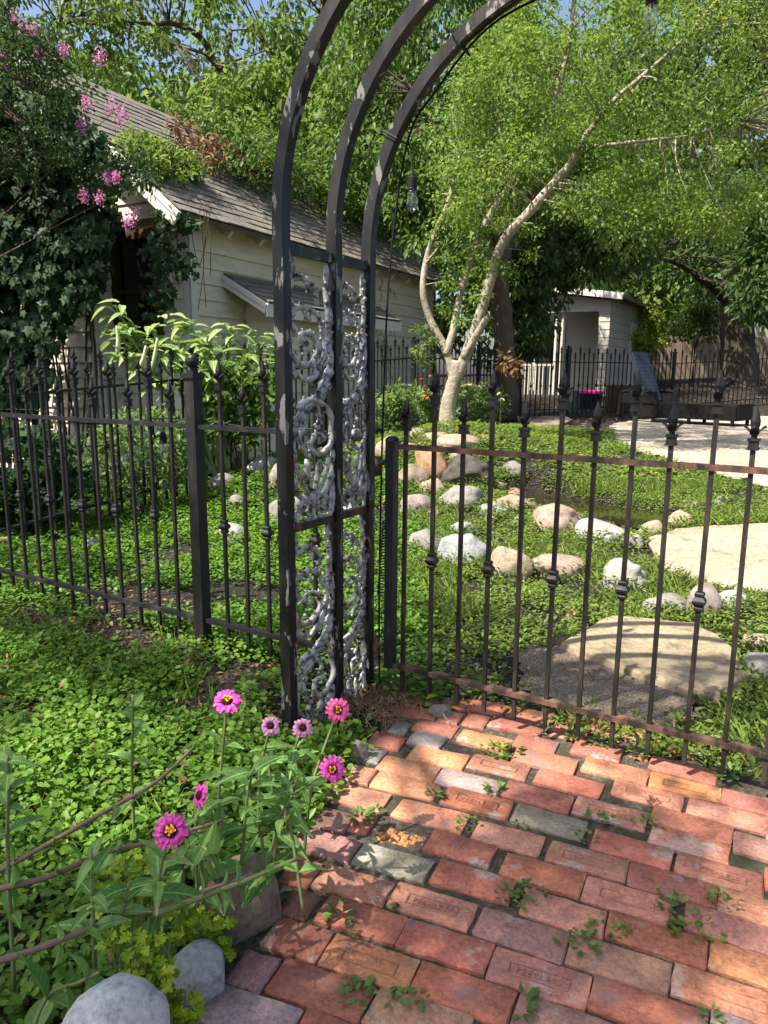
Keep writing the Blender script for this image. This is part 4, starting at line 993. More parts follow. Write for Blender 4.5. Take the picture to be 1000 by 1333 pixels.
ROCKS = [
 ((82, 1300, 214, 1430), 'pale', 'large smooth grey stone at the bottom left corner', dict(D=0.98, sink=.25, dep=.9, rough=.07)),
 ((222, 1236, 294, 1316), 'pale', 'speckled blue-grey stone half hidden by yellow-green leaves', dict(rough=.1, sink=.2)),
 ((262, 1118, 362, 1230), 'boulder', 'brown rounded boulder beside the brick edge under zinnia stems', dict(rough=.16, sink=.3)),
 ((572, 694, 633, 737), 'blue', 'pale blue-grey sunlit rounded rock in the middle of the weeds', {}),
 ((637, 711, 688, 758), 'tan', 'tan egg-shaped rock right of the pale blue-grey one', {}),
 ((530, 690, 572, 722), 'grey', 'grey oval rock next to the gate hinge stile', dict(tilt=-18)),
 ((522, 640, 563, 672), 'mauve', 'dark mauve rock below the waterfall stones', {}),
 ((573, 631, 629, 664), 'grey', 'grey dome-shaped rock under the wet boulder', {}),
 ((590, 678, 620, 697), 'blue', 'small flat blue-grey rock behind the pale blue rounded rock', {}),
 ((625, 654, 658, 672), 'blue', 'blue-grey rock tucked in grass left of the tan stream stone', {}),
 ((645, 644, 692, 666), 'tan', 'long flat tan stone at the head of the stream', {}),
 ((692, 654, 752, 693), 'pink', 'big pinkish-tan rock on the near bank of the stream', {}),
 ((753, 679, 816, 707), 'white', 'pale low stone on the stream bank beside the pinkish rock', {}),
 ((784, 727, 839, 773), 'white', 'white angular block of stone behind the flagstone step', dict(ang=True)),
 ((694, 722, 760, 752), 'pink', 'pinkish flat rock sunk in the weeds', dict(sink=.5)),
 ((844, 771, 897, 804), 'grey', 'dark grey flattish rock at the back edge of the flagstone step', {}),
 ((896, 763, 938, 812), 'mauve', 'upright brown-mauve rock behind the flagstone step', dict(sink=.2)),
 ((938, 768, 978, 797), 'white', 'white rounded rock against the large pale flagstone', {}),
 ((972, 826, 1012, 850), 'pink', 'pink-grey rock at the right edge above the grey one', {}),
 ((966, 848, 1020, 892), 'grey', 'smooth grey rock at the right edge beside the step', {}),
 ((834, 676, 866, 702), 'tan', 'tan rock at the left tip of the large pale flagstone', {}),
 ((872, 664, 904, 688), 'tan', 'small tan rock behind the large pale flagstone', {}),
 ((541, 584, 584, 632), 'rust', 'rust-stained upright boulder left of the waterfall', dict(ang=True, sink=.15)),
 ((578, 594, 640, 634), 'wet', 'wet dark boulder face of the waterfall', dict(ang=True, sink=.15)),
 ((566, 567, 624, 590), 'pink', 'broad pinkish capstone on top of the waterfall', dict(D=7.15, sink=.1)),
 ((549, 563, 588, 579), 'tan', 'tan flat capstone at the back of the waterfall', dict(D=7.5)),
 ((573, 551, 592, 567), 'white', 'small white stone at the foot of the tree', dict(D=7.9)),
 ((613, 566, 645, 583), 'red', 'reddish flat stone on the right of the waterfall top', dict(D=7.4)),
 ((604, 559, 624, 574), 'white', 'small grey-white stone behind the reddish flat stone', dict(D=7.7)),
 ((590, 554, 606, 567), 'red', 'small reddish stone between the two white ones by the tree', dict(D=7.8)),
 ((618, 586, 668, 614), 'pink', 'large pale pink slab right of the waterfall', dict(D=7.0)),
 ((585, 588, 604, 602), 'tan', 'small tan stone perched on the waterfall lip', dict(D=6.85, sink=.1)),
 ((488, 566, 524, 606), 'tan', 'tan block beside the gate hinge on the berm', dict(D=7.1)),
 ((515, 604, 560, 637), 'brown', 'slanted brown slab below the rust boulder', dict(tilt=22)),
 ((548, 622, 580, 644), 'tan', 'tan rounded stone between slab and grey dome rock', {}),
 ((266, 590, 307, 618), 'tan', 'orange-tan rock behind the ball-topped fence post', {}),
 ((318, 569, 366, 598), 'pink', 'large pale pink-tan rock at the back of the left rocks', {}),
 ((322, 592, 366, 616), 'white', 'whitish rock in front of the pink-tan one', {}),
 ((304, 595, 323, 615), 'pink', 'small brown-pink rock squeezed between tan and whitish rocks', {}),
 ((274, 616, 311, 641), 'grey', 'grey rock right of the fence post behind the pickets', {}),
 ((296, 644, 323, 663), 'grey', 'small pitted grey rock in the left ground cover', {}),
 ((284, 679, 320, 710), 'white', 'white tilted rock low in the left ground cover', dict(tilt=-28)),
 ((350, 604, 378, 634), 'mauve', 'dark rock partly behind the front arch post', {}),
 ((349, 644, 402, 690), 'grey', 'big grey rock behind the front arch post', {}),
 ((438, 655, 472, 684), 'blue', 'blue-grey rock seen through the second scroll panel', {}),
 ((103, 700, 130, 724), 'white', 'white block seen through the left fence pickets', dict(ang=True)),
 ((159, 704, 178, 719), 'white', 'small white stone in the left bed beyond the fence', {}),
 ((0, 696, 20, 718), 'brown', 'square brown edging stone at the left edge', dict(ang=True)),
 ((34, 699, 52, 714), 'brown', 'brown edging stone behind the left fence pickets', dict(ang=True)),
 ((192, 680, 216, 694), 'tan', 'half-buried tan stone in yellow-green cover near the back fence', {}),
 ((452, 962, 478, 992), 'mauve', 'small dark cobble at the foot of the arch', {}),
 ((596, 888, 622, 906), 'blue', 'flat blue-grey pebble under the gate, left', {}),
 ((622, 891, 642, 904), 'blue', 'flat blue-grey pebble under the gate, right', {}),
 ((902, 970, 922, 983), 'blue', 'little grey pebble by the path under the gate', {}),
 ((560, 918, 588, 936), 'grey', 'dark grey pebble in dry grass by the hinge', {}),
 ((930, 645, 950, 658), 'white', 'pale stone lying in weeds right of the stream', {}),
 ((895, 652, 920, 664), 'pink', 'flat pale stone in the sunny weeds near the patio', {}),
 ((524, 576, 548, 592), 'pink', 'pinkish stone left of the rust boulder top', dict(D=7.2)), ((640, 572, 668, 588), 'tan', 'tan stone at the right shoulder of the berm', dict(D=7.5)), ((600, 604, 616, 616), 'tan', 'pale chip stone lying on the wet boulder', dict(D=6.6, sink=.1)), ((655, 600, 682, 618), 'grey', 'grey stone below the large pale pink slab', {}), ((496, 640, 520, 660), 'tan', 'tan stone between hinge and dark mauve rock', {}), ((566, 640, 584, 652), 'white', 'little white stone left of the grey dome rock', {}), ((632, 668, 650, 680), 'tan', 'little tan stone under the blue-grey grass rock', {}),
 ((640, 700, 662, 712), 'grey', 'low grey stone above the tan egg-shaped rock', {}), ((500, 690, 524, 708), 'blue', 'blue-grey stone behind the closing spring', {}), ((536, 556, 556, 570), 'tan', 'tan stone under the left foot of the tree', dict(D=7.8)),
 ((742, 668, 764, 684), 'pink', 'small round pink stone wedged at the stream bank', {}), ((812, 694, 838, 712), 'grey', 'low grey stone at the foot of the stream', {}), ((660, 634, 682, 648), 'red', 'small reddish stone above the stream head', {}), ((638, 626, 656, 638), 'brown', 'small brown stone right of the wet boulder', {}), ((618, 618, 640, 632), 'rust', 'rusty stone wedged beside the wet boulder', {}), ((500, 610, 522, 628), 'grey', 'grey stone low beside the hinge, behind the gate', {}), ((556, 660, 578, 674), 'pink', 'small pink stone between the dark mauve and grey dome rocks', {}), ((668, 672, 690, 684), 'grey', 'grey stone in the grass left of the pinkish-tan bank rock', {}), ((540, 726, 558, 740), 'blue', 'small half-buried blue stone below the grey oval rock', {}), ((740, 792, 764, 806), 'red', 'broken reddish stone at the left tip of the step', {}), ((722, 826, 742, 840), 'red', 'small red brick bit beside the step', {})]
for box, mt, lab, kw in ROCKS: rock(box, mt, lab, **kw)
# loose pebbles
mb = MB(); r = random.Random(11)
for k in range(420):
    if k < 200: q = G(r.uniform(470, 720), r.uniform(860, 935))
    elif k < 300: q = G(r.uniform(570, 700), r.uniform(635, 665))
    else: q = G(r.uniform(560, 1000), r.uniform(780, 1000))
    if -0.02 < (q - FO) @ FD < 1.5 and (q - FO) @ FN < -0.2: continue
    s = r.uniform(.004, .014) * (1.0 if k < 300 else .8); a = r.uniform(0, 3); x = np.array([math.cos(a), math.sin(a), 0])
    mb.lathe([(s * .3, -s * .3), (s, 0), (s * .8, s * .4), (s * .3, s * .6)], q + [0, 0, -.012], 6, a)
o = mb.build('pebbles', ST['pink'], smooth=True); setp(o, 'small loose pebbles scattered under and behind the gate', 'pebbles', kind='stuff')

# ================================================================== FAR YARD: chaise, tubs, cottage, board fence
MT['wicker'] = plain('dark_wicker', (0.006, 0.006, 0.007), 0.9, 0, 0.4, 60, 0.8, 0.01)
MT['sling'] = plain('blue_grey_woven_back', (0.028, 0.038, 0.060), 0.75, 0, 0.2, 60, 0.4, 0.004)
cp = G(880, 551); cp[1] = min(cp[1], 13.5)
cA_ = at(824, 550, 11.6); gz = float(hgt(cA_[0], cA_[1])); 
c0 = un(822, 551, gz); c1 = un(968, 553, float(hgt(6, 12)))
g0 = G(822, 551); g1 = G(966, 554); yaw = R_(-46); CL = 2.0
ch = root('chaise_longue', (g0 + g1) / 2 + [0, .2, 0], 'dark wicker chaise longue with raised blue-grey back on the gravel patio', 'chaise', rz=yaw); ch.location.z = float(hgt(ch.location.x, ch.location.y)) + .012
k = CL / 2.0   # scale to the length seen
def cbx(nm, c, h, mat, rot=None):
    mb = MB()
    if rot is None: mb.box(np.array(c) * k, np.array(h) * k)
    else:
        a = R_(rot); mb.obox(np.array(c) * k, [(math.cos(a), 0, math.sin(a)), (0, 1, 0), (-math.sin(a), 0, math.cos(a))], np.array(h) * k)
    return mk(nm, mb.mesh(nm), mat, ch)
for sy in (-.30, .32): cbx('side_panel', (.12, sy, .20), (.86, .02, .115), MT['wicker'])
cbx('foot_panel', (.98, .01, .21), (.02, .30, .125), MT['wicker']); cbx('seat', (.25, .01, .30), (.74, .28, .02), MT['wicker'])
for x in (-.93, -.35, .25, .93):
    for sy in (-.29, .31): cbx('leg', (x, sy, .06), (.022, .022, .075), MT['wicker'])
for i in range(13):
    a = R_(112); s = .035 + i * .066; cbx('back_slat', (-.50 + s * math.cos(a), .01, .34 + s * math.sin(a)), (.031, .27, .012), MT['sling'], 112)
cbx('back_frame', (-.53 + .43 * math.cos(R_(112)), .01, .34 + .43 * math.sin(R_(112))), (.45, .29, .010), MT['sling'], 112)
for sy in (-.33, .35):
    mb = MB(); mb.tube([np.array(q) * k for q in smooth_path([(-.95, sy, .1), (-.93, sy, .42), (-.85, sy, .50), (-.4, sy, .50), (-.3, sy, .44), (-.28, sy, .12)], 4)], .028 * k, 6)
    for i in range(7): mb.tube([np.array(q) * k for q in ((-.92 + i * .09, sy, .3), (-.88 + i * .09, sy, .49))], .012 * k, 4)
    mb.box(np.array((-.61, sy, .40)) * k, np.array((.30, .008, .09)) * k)
    mk('arm', mb.mesh('arm'), MT['wicker'], ch)
def at_g(px, py): return G(px, py)
# grey bucket
q = G(746, 536); s = depth(q) / FPX
MT['zinc'] = plain('grey_galvanised', (0.15, 0.165, 0.175), 0.5, 0.3, 0.2, 20, 0.1)
mb = MB(); mb.lathe([(8 * s, 0), (9.5 * s, 26 * s), (10 * s, 27 * s), (9 * s, 27 * s), (8.6 * s, 24 * s), (7.6 * s, 3 * s)], q + [0, .2, 0], 16); o = mb.build('bucket', MT['zinc'], smooth=False); setp(o, 'grey metal bucket standing left of the pink tub', 'bucket')
MT['pink'] = plain('hot_pink_plastic', (0.55, 0.03, 0.22), 0.4, 0, 0.08, 10, 0)
MT['blackp'] = plain('black_plastic', (0.015, 0.015, 0.016), 0.45, 0, 0.1, 10, 0)
q = G(772, 533) + [0, .3, 0]; s = depth(q) / FPX
tub = root('planter_tub', q, 'round black tub with a hot pink rim near the fence', 'tub')
mb = MB(); mb.lathe([(14 * s, 0), (16 * s, 20 * s), (15 * s, 21 * s), (12.5 * s, 3 * s)], q, 18); mb.build('tub_body', MT['blackp'], tub)
mb = MB(); mb.lathe([(15.6 * s, 19 * s), (17.5 * s, 20 * s), (17.5 * s, 23 * s), (15 * s, 23.5 * s), (14 * s, 21 * s)], q, 18); mb.build('rim', MT['pink'], tub)
q = G(808, 537) + [0, .2, 0]; s = depth(q) / FPX
pl = root('wooden_planter', q, 'square brown wooden planter box left of the chaise', 'planter')
for sx, sy in ((0, -1), (0, 1), (1, 0), (-1, 0)):
    for j in range(4):
        mb = MB(); c = q + np.array([sx * 13 * s, sy * 13 * s, 0])
        if sx == 0: mb.box(c + [(j - 1.5) * 6.6 * s, 0, 17 * s], (3.1 * s, .012, 17 * s))
        else: mb.box(c + [0, (j - 1.5) * 6.0 * s, 17 * s], (.012, 2.8 * s, 17 * s))
        mb.build('plank', MT['wood_brown'], pl)
mb = MB(); mb.box(q + [0, 0, 32 * s], (12 * s, 12 * s, .02)); mb.build('soil_fill', MT['soil'], pl)
# cottage with porch
CC = at(792, 470, 19.5); CC[2] = 0.6; czt = float(at(792, 391, 19.5)[2]); cf = CC * [1, 1, 0]
ca_ = R_(30); CU = np.array([math.sin(ca_), math.cos(ca_), 0]); CV = np.array([-math.cos(ca_), math.sin(ca_), 0])
cot = root('cottage', CC, 'small white clapboard cottage with open porch beyond the iron fence', 'cottage')
pw, pd = 1.75, 1.4     # porch: width along the front, depth
mb = MB(); mb.obox(cf + CU * 2.0 + CV * 2.0 + [0, 0, (czt + .5) / 2 - .06], [CU, CV, (0, 0, 1)], (1.98 - .0, 1.98, (czt - .5) / 2))
# main block stands behind the porch recess: cut by using two blocks
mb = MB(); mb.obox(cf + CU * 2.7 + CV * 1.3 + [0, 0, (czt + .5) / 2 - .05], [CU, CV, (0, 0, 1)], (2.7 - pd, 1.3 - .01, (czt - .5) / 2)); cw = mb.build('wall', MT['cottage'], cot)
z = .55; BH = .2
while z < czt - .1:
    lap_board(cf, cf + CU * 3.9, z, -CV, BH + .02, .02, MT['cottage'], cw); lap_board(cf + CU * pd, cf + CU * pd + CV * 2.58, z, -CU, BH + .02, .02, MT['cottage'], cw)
    z += BH
mb = MB(); mb.obox(cf + CU * pd / 2 - CV * .0 + CV * .02 + [0, 0, (czt + .5) / 2 - .05], [CU, CV, (0, 0, 1)], (pd / 2, .02, (czt - .5) / 2)); mb.build('porch_side_wall', MT['cottage'], cot)
# gable panel over the porch opening with the arched cut
mb = MB(); V = []; n = 26; W_ = 2.6
for i in range(n + 1):
    u = W_ * i / n; zb = .55 if u < .28 else czt - .26
    q = cf - CU * .03 + CV * u; V += [q + [0, 0, zb], q + [0, 0, czt + .14 * u], q - CU * .04 + [0, 0, zb], q - CU * .04 + [0, 0, czt + .14 * u]]
F = []
for i in range(n):
    b = 4 * i; F += [(b, b + 1, b + 5, b + 4), (b + 2, b + 6, b + 7, b + 3), (b, b + 4, b + 6, b + 2), (b + 1, b + 3, b + 7, b + 5)]
mb.add(V, F); pf = mb.build('porch_front', MT['cottage'], cot)
z = .55
while z < czt - .15:
    lap_board(cf - CU * .07, cf - CU * .07 + CV * .27, z, -CU, BH + .02, .02, MT['cottage'], pf); z += BH
mb = MB(); a = cf - CU * .35 - CV * .35 + [0, 0, czt + .03]; L_ = 4.6; Wd = 3.0
V = [a, a + CV * Wd + [0, 0, .43], a + CV * Wd + CU * L_ + [0, 0, .43], a + CU * L_ + [0, 0, -.05]]; V += [q + np.array([0, 0, .09]) for q in V]
mb.add(V, [(0, 3, 2, 1), (4, 5, 6, 7), (0, 1, 5, 4), (1, 2, 6, 5), (2, 3, 7, 6), (3, 0, 4, 7)]); cr = mb.build('roof', MT['shingle'], cot)
mb = MB(); mb.bar(a - CU * .02 + [0, 0, .03], a - CU * .02 + CV * Wd + [0, 0, .46], .03, .16); mb.build('fascia', MT['trim'], cr)
for s_ in (1.25, 1.42, 2.5):
    mb = MB(); q = cf + CV * s_ + CU * .06; mb.box(q + [0, 0, (czt + .5) / 2], (.04, .04, (czt - .7) / 2), ca_); mb.box(q + [0, 0, czt - .30], (.06, .06, .035), ca_); mb.build('porch_post', MT['cottage'], cot)
mb = MB(); mb.bar(cf + CV * 1.46 + [0, 0, 1.45], cf + CV * 2.5 + [0, 0, 1.45], .05, .06); rl = mb.build('porch_railing', MT['cottage'], cot)
for i in range(10):
    q = cf + CV * (1.52 + .1 * i); mb = MB(); mb.box(q + [0, 0, 1.03], (.018, .018, .39), ca_); mb.build('baluster', MT['cottage'], rl)
mb = MB(); mb.obox(cf + CU * pd / 2 + CV * 1.3 + [0, 0, .58], [CU, CV, (0, 0, 1)], (pd / 2, 1.3, .06)); mb.build('porch_floor', MT['plank'], cot)
mb = MB(); q = cf + CU * (pd - .03) + CV * 2.0; mb.obox(q + [0, 0, 1.55], [CU, CV, (0, 0, 1)], (.02, .42, .95)); dr = mb.build('door', MT['dark'], cot)
mb = MB(); q = cf + CU * 2.6 - CV * .03; mb.obox(q + [0, 0, 1.65], [CU, CV, (0, 0, 1)], (.36, .02, 1.0)); mb.build('side_door', MT['trim'], cot)
# tall board fence behind the far tree
BF0 = at(835, 470, 24.0); BF1 = at(1150, 470, 26.0); bl = np.linalg.norm((BF1 - BF0)[:2]); bdir = norm((BF1 - BF0) * [1, 1, 0]); bang = math.atan2(bdir[1], bdir[0])
bf = root('board_fence', BF0 * [1, 1, 0] + [0, 0, float(hgt(BF0[0], BF0[1]))], 'tall weathered board fence behind the far dark tree', 'fence', rz=bang)
MT['pl'] = []
bt = float(at(900, 442, 24.5)[2])
i = 0; s = 0.0
bw = .19
bme = []
for v_ in range(4):
    mb = MB(); mb.box((0, 0, (bt - .9) / 2), (bw / 2 - .006, .011, (bt - .9) / 2 + random.uniform(-.02, .02))); m_ = mb.mesh('board'); m_.materials.append(MT['plank']); bme.append(m_)
while s < bl:
    mk('board', random.choice(bme), None, bf, (s, random.uniform(-.004, .004), random.uniform(-.05, .0)), (0, R_(random.uniform(-.4, .4)), 0)); s += bw
for z in (.35, bt - 1.25):
    mb = MB(); mb.box((bl / 2, .035, z), (bl / 2, .02, .045)); mk('rail', mb.mesh('rail'), MT['plank'], bf)
# neighbour's pale house behind the board fence
nb = at(985, 440, 33.0); nb[2] = 1.0
nh = root('neighbour_house', nb, 'pale cream house glimpsed through the trees behind the board fence', 'house')
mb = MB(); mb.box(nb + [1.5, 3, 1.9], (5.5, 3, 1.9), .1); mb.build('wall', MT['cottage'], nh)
mb = MB(); V = [nb + [x, y, z] for x, y, z in ((-4.6, -.6, 3.7), (7.6, .4, 3.7), (7.2, 6.6, 3.7), (-4.6, 6.4, 3.7), (-3, 3, 5.6), (6, 3.2, 5.6))]
mb.add(V, [(0, 1, 5, 4), (2, 3, 4, 5), (1, 2, 5), (3, 0, 4), (0, 3, 2, 1)]); mb.build('roof', MT['shingle'], nh)
for x in (-2.2, 0.4, 3.0):
    mb = MB(); mb.box(nb + [x, -.02 + .1 * x, 2.0], (.45, .05, .7), .1); wd_ = mb.build('window', MT['trim'], nh); mb = MB(); mb.box(nb + [x, -.06 + .1 * x, 2.0], (.37, .03, .62), .1); mb.build('pane', MT['pane'], wd_)
# ================================================================== LEAVES
T_QUAD = (np.array([(0, 0, 0), (.27, .48, .05), (0, 1, -.03), (-.27, .48, .05)], float), np.array([(0, 1, 2, 3)]))
T_LEAF = (np.array([(0, 0, 0), (.20, .26, .06), (.19, .62, .04), (0, 1, -.08), (-.19, .62, .04), (-.20, .26, .06)], float), np.array([(0, 1, 2, 3), (0, 3, 4, 5)]))
T_ROUND = (np.array([(0, 0, 0), (.36, .30, .07), (.32, .80, .06), (0, 1, -.03), (-.32, .80, .06), (-.36, .30, .07)], float), np.array([(0, 1, 2, 3), (0, 3, 4, 5)]))
_ivy = [(0, .0), (.10, -.12), (.38, -.02), (.30, .22), (.56, .42), (.26, .52), (.17, .66), (0, 1.0), (-.17, .66), (-.26, .52), (-.56, .42), (-.30, .22), (-.38, -.02), (-.10, -.12)]
_iv = np.array([(x, y, -.10 * abs(x) - .08 * max(y - .4, 0)) for x, y in _ivy] + [(0, .3, .03)])
T_IVY = (_iv, np.array([(14, i, (i + 1) % 14) for i in range(14)]))
def lance(nw=4, wd=.24, droop=.35, fold=.10):
    V = []; F = []
    for i in range(nw + 1):
        t = i / nw; w_ = wd * (math.sin(math.pi * min(t * .94 + .06, 1)) ** .8) * (1.25 - .55 * t); w_ = w_ if i < nw else .004
        z = -droop * t * t
        V += [(-w_, t, z + fold * w_ / wd), (0, t, z), (w_, t, z + fold * w_ / wd)]
    for i in range(nw):
        b = 3 * i; F += [(b, b + 1, b + 4, b + 3), (b + 1, b + 2, b + 5, b + 4)]
    return np.array(V, float), np.array(F)
T_BIG = lance(5, .20, .34, .10)
_fh = [(.05, .05), (.20, .10), (.27, .20), (.14, .28), (.30, .34), (.40, .45), (.34, .54), (.18, .53), (.30, .62), (.33, .74), (.22, .80), (.13, .76), (.14, .92)]
_fv = [(0, 0)] + _fh + [(0, 1)] + [(-x, y) for x, y in _fh[::-1]]
_f = np.array([(x, y, .25 * abs(x) - .25 * y * y + .05 * math.sin(9 * y)) for x, y in _fv] + [(0, .5, -.04)])
T_FEV = (_f, np.array([(len(_fv), i, (i + 1) % len(_fv)) for i in range(len(_fv))]))
def unit(A): return A / (np.linalg.norm(A, axis=1, keepdims=True) + 1e-9)
def scatter(P, D, Nn, S, tm):
    TV, TF = tm; D = unit(D); X = unit(np.cross(D, Nn)); Nz = np.cross(X, D)
    S = np.broadcast_to(np.asarray(S, float), (len(P),))[:, None, None]
    V = P[:, None, :] + S * (TV[None, :, 0:1] * X[:, None, :] + TV[None, :, 1:2] * D[:, None, :] + TV[None, :, 2:3] * Nz[:, None, :])
    k = len(TV); F = TF[None] + (np.arange(len(P)) * k)[:, None, None]
    return V.reshape(-1, 3), F.reshape(-1, TF.shape[1])
def leaf_obj(name, P, D, Nn, S, tm, mat, parent=None, rnd=None, smooth=False):
    P = np.asarray(P, float); V, F = scatter(P, D, Nn, S, tm)
    if rnd is None: rnd = rs.rand(len(P))
    off = WO[parent.name] if parent is not None else np.array([P[:, 0].mean(), P[:, 1].mean(), P[:, 2].min()])
    me = np_mesh(name, V - off, F, np.repeat(rnd, len(tm[1])), smooth)
    if len(tm[0]) in (18, 21) :
        for nm_, ar in (('lu', tm[0][:, 0] / np.abs(tm[0][:, 0]).max()), ('lv', tm[0][:, 1])):
            a_ = me.attributes.new(nm_, 'FLOAT', 'POINT'); a_.data.foreach_set('value', np.tile(ar, len(P)).astype(np.float32))
    o = mk(name, me, mat, parent, (0, 0, 0) if parent is not None else off); WO[o.name] = off; return o
def rnd_dir(n): return unit(rs.normal(size=(n, 3)))
def crown_pts(Cn, rad, per, droop=0.3, upn=0.8, shell=0.35):
    """leaf positions round clump centres"""
    Cn = np.asarray(Cn, float); rad = np.broadcast_to(np.asarray(rad, float), (len(Cn),))
    i = np.repeat(np.arange(len(Cn)), per); n = len(i)
    d = rnd_dir(n); r = (shell + (1 - shell) * rs.rand(n)) ** 0.8 * rad[i]
    P = Cn[i] + d * r[:, None] * np.array([1, 1, .72])
    D = d * 0.7 + rnd_dir(n) * 0.8 + np.array([0, 0, -droop]); Nn = rnd_dir(n) * 0.75 + np.array([0, 0, upn])
    base = rs.rand(len(Cn))[i]
    return P, D, Nn, np.clip(.35 * base + .65 * rs.rand(n), 0, 1)
def in_poly(P, x, y):
    c = np.zeros(len(x), bool); j = len(P) - 1
    for i in range(len(P)):
        a, b = P[i], P[j]; t = ((a[1] > y) != (b[1] > y)) & (x < (b[0] - a[0]) * (y - a[1]) / (b[1] - a[1] + 1e-12) + a[0]); c ^= t; j = i
    return c
def px_sample(poly, n, Y0, Y1):
    poly = np.array(poly, float); out = []
    lo, hi = poly.min(0), poly.max(0)
    while len(out) < n:
        q = lo + rs.rand(4 * n, 2) * (hi - lo); k = in_poly(poly, q[:, 0], q[:, 1]); out += [tuple(a) for a in q[k]]
    return np.array([at(a, b, Y0 + (Y1 - Y0) * rs.rand()) for a, b in out[:n]])
def limb(mb, pts, r0, r1, n=8, wob=0.0):
    q = smooth_path(pts, 5); m = len(q)
    if wob: q = [p + np.array([random.uniform(-wob, wob) for _ in range(3)]) * (0 < i < m - 1) for i, p in enumerate(q)]
    mb.tube(q, [(r0 + (r1 - r0) * (i / (m - 1)) ** .8) * random.uniform(.95, 1.06) for i in range(m)], n)
    return q
def twigs(mb, src, Cn, frac, r0=.012, r1=.003, sag=.1):
    src = np.array(src)
    for c in Cn:
        if random.random() > frac: continue
        i = int(np.argmin(np.linalg.norm((src - c) * [1, 1, 1.3], axis=1))); a = src[i]; m = (a + c) / 2 + np.array([random.uniform(-.1, .1), random.uniform(-.1, .1), sag * np.linalg.norm(c - a)])
        mb.tube(smooth_path([a, m, c], 3), [r0, r0 * .85, r0 * .7, r0 * .6, r0 * .45, r0 * .3, r1][:7], 5)
LM = {}
LM['elm'] = leafmat('elm_leaves', (0.058, 0.112, 0.020), (0.200, 0.285, 0.062), .42, .5, (0.32, 0.30, 0.05))
LM['mulb'] = leafmat('broad_tree_leaves', (0.055, 0.105, 0.022), (0.165, 0.235, 0.05), .42, .45, (0.30, 0.26, 0.05))
LM['mid'] = leafmat('mid_green_leaves', (0.045, 0.090, 0.022), (0.13, 0.20, 0.045), .40, .45)
LM['dark'] = leafmat('dark_tree_leaves', (0.030, 0.065, 0.020), (0.085, 0.145, 0.036), .38, .45)
LM['far'] = leafmat('far_tree_leaves', (0.065, 0.115, 0.026), (0.18, 0.25, 0.060), .40, .5)
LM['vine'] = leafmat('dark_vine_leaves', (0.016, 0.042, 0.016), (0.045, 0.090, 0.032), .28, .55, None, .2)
LM['crape'] = leafmat('crape_myrtle_leaves', (0.022, 0.048, 0.016), (0.060, 0.105, 0.030), .32, .45)
LM['bright'] = leafmat('bright_bush_leaves', (0.14, 0.20, 0.03), (0.30, 0.34, 0.06), .40, .5)
LM['datura'] = leafmat('large_soft_leaves', (0.13, 0.21, 0.06), (0.30, 0.39, 0.15), .36, .5, veins=True)
LM['shrub'] = leafmat('shrub_leaves', (0.06, 0.11, 0.03), (0.18, 0.26, 0.08), .38, .45)
LM['cover'] = leafmat('ground_cover_leaves', (0.042, 0.108, 0.016), (0.155, 0.272, 0.040), .38, .45, (0.24, 0.30, 0.05))
LM['lawn'] = leafmat('sunny_weed_leaves', (0.060, 0.110, 0.020), (0.190, 0.260, 0.055), .38, .5, (0.32, 0.33, 0.07))
LM['zinnia'] = leafmat('zinnia_leaves', (0.068, 0.165, 0.032), (0.175, 0.300, 0.085), .32, .5, veins=True)
LM['fever'] = leafmat('yellow_green_leaves', (0.13, 0.23, 0.016), (0.28, 0.38, 0.03), .36, .45)
LM['weed'] = leafmat('path_weed_leaves', (0.070, 0.130, 0.032), (0.175, 0.255, 0.075), .32, .5)
LM['dead'] = leafmat('dead_brown_leaves', (0.10, 0.055, 0.028), (0.26, 0.165, 0.09), .25, .8)
LM['pinkf'] = leafmat('pink_crape_flowers', (0.42, 0.12, 0.30), (0.62, 0.28, 0.48), .3, .6)

# ================================================================== TREES
# -- small-leaved multi-stem tree in the middle of the yard
tb = at(583, 553, 8.4); tb[2] = float(hgt(tb[0], tb[1])) - .04
elm = root('elm_tree', tb, 'pale-barked multi-stem tree with tiny leaves leaning right over the yard', 'tree')
mb = MB(); src = []
A = lambda x, y, Y: at(x, y, Y)
src += limb(mb, [tb, A(583, 530, 8.4), A(592, 495, 8.4), A(597, 470, 8.4)], .100, .076, 10)
src += limb(mb, [A(590, 500, 8.4), A(604, 470, 8.38), A(622, 420, 8.3), A(640, 360, 8.2), A(655, 315, 8.1), A(690, 275, 8.0), A(722, 238, 7.9), A(742, 215, 7.9), A(760, 188, 7.8)], .070, .038, 9)
src += limb(mb, [A(592, 500, 8.4), A(580, 455, 8.45), A(562, 420, 8.5), A(551, 380, 8.5), A(556, 335, 8.5), A(570, 295, 8.45), A(583, 265, 8.4), A(600, 200, 8.4)], .056, .02, 8)
src += limb(mb, [A(580, 462, 8.42), A(590, 430, 8.5), A(598, 390, 8.6), A(612, 340, 8.6), A(632, 290, 8.5), A(668, 235, 8.5), A(700, 190, 8.4), A(722, 130, 8.3), A(740, 60, 8.2), A(752, -40, 8.1)], .046, .024, 8)
src += limb(mb, [A(604, 466, 8.36), A(618, 440, 8.28), A(634, 414, 8.2)], .052, .036, 8)
src += limb(mb, [A(755, 193, 7.85), A(800, 188, 7.7), A(850, 182, 7.6), A(900, 176, 7.6), A(960, 160, 7.7)], .028, .006, 7)
src += limb(mb, [A(742, 215, 7.9), A(760, 180, 7.9), A(800, 130, 7.9), A(835, 100, 8.0), A(900, 40, 8.2), A(980, -60, 8.4)], .036, .012, 7)
src += limb(mb, [A(553, 345, 8.5), A(565, 330, 8.4), A(572, 320, 8.4)], .02, .008, 6)
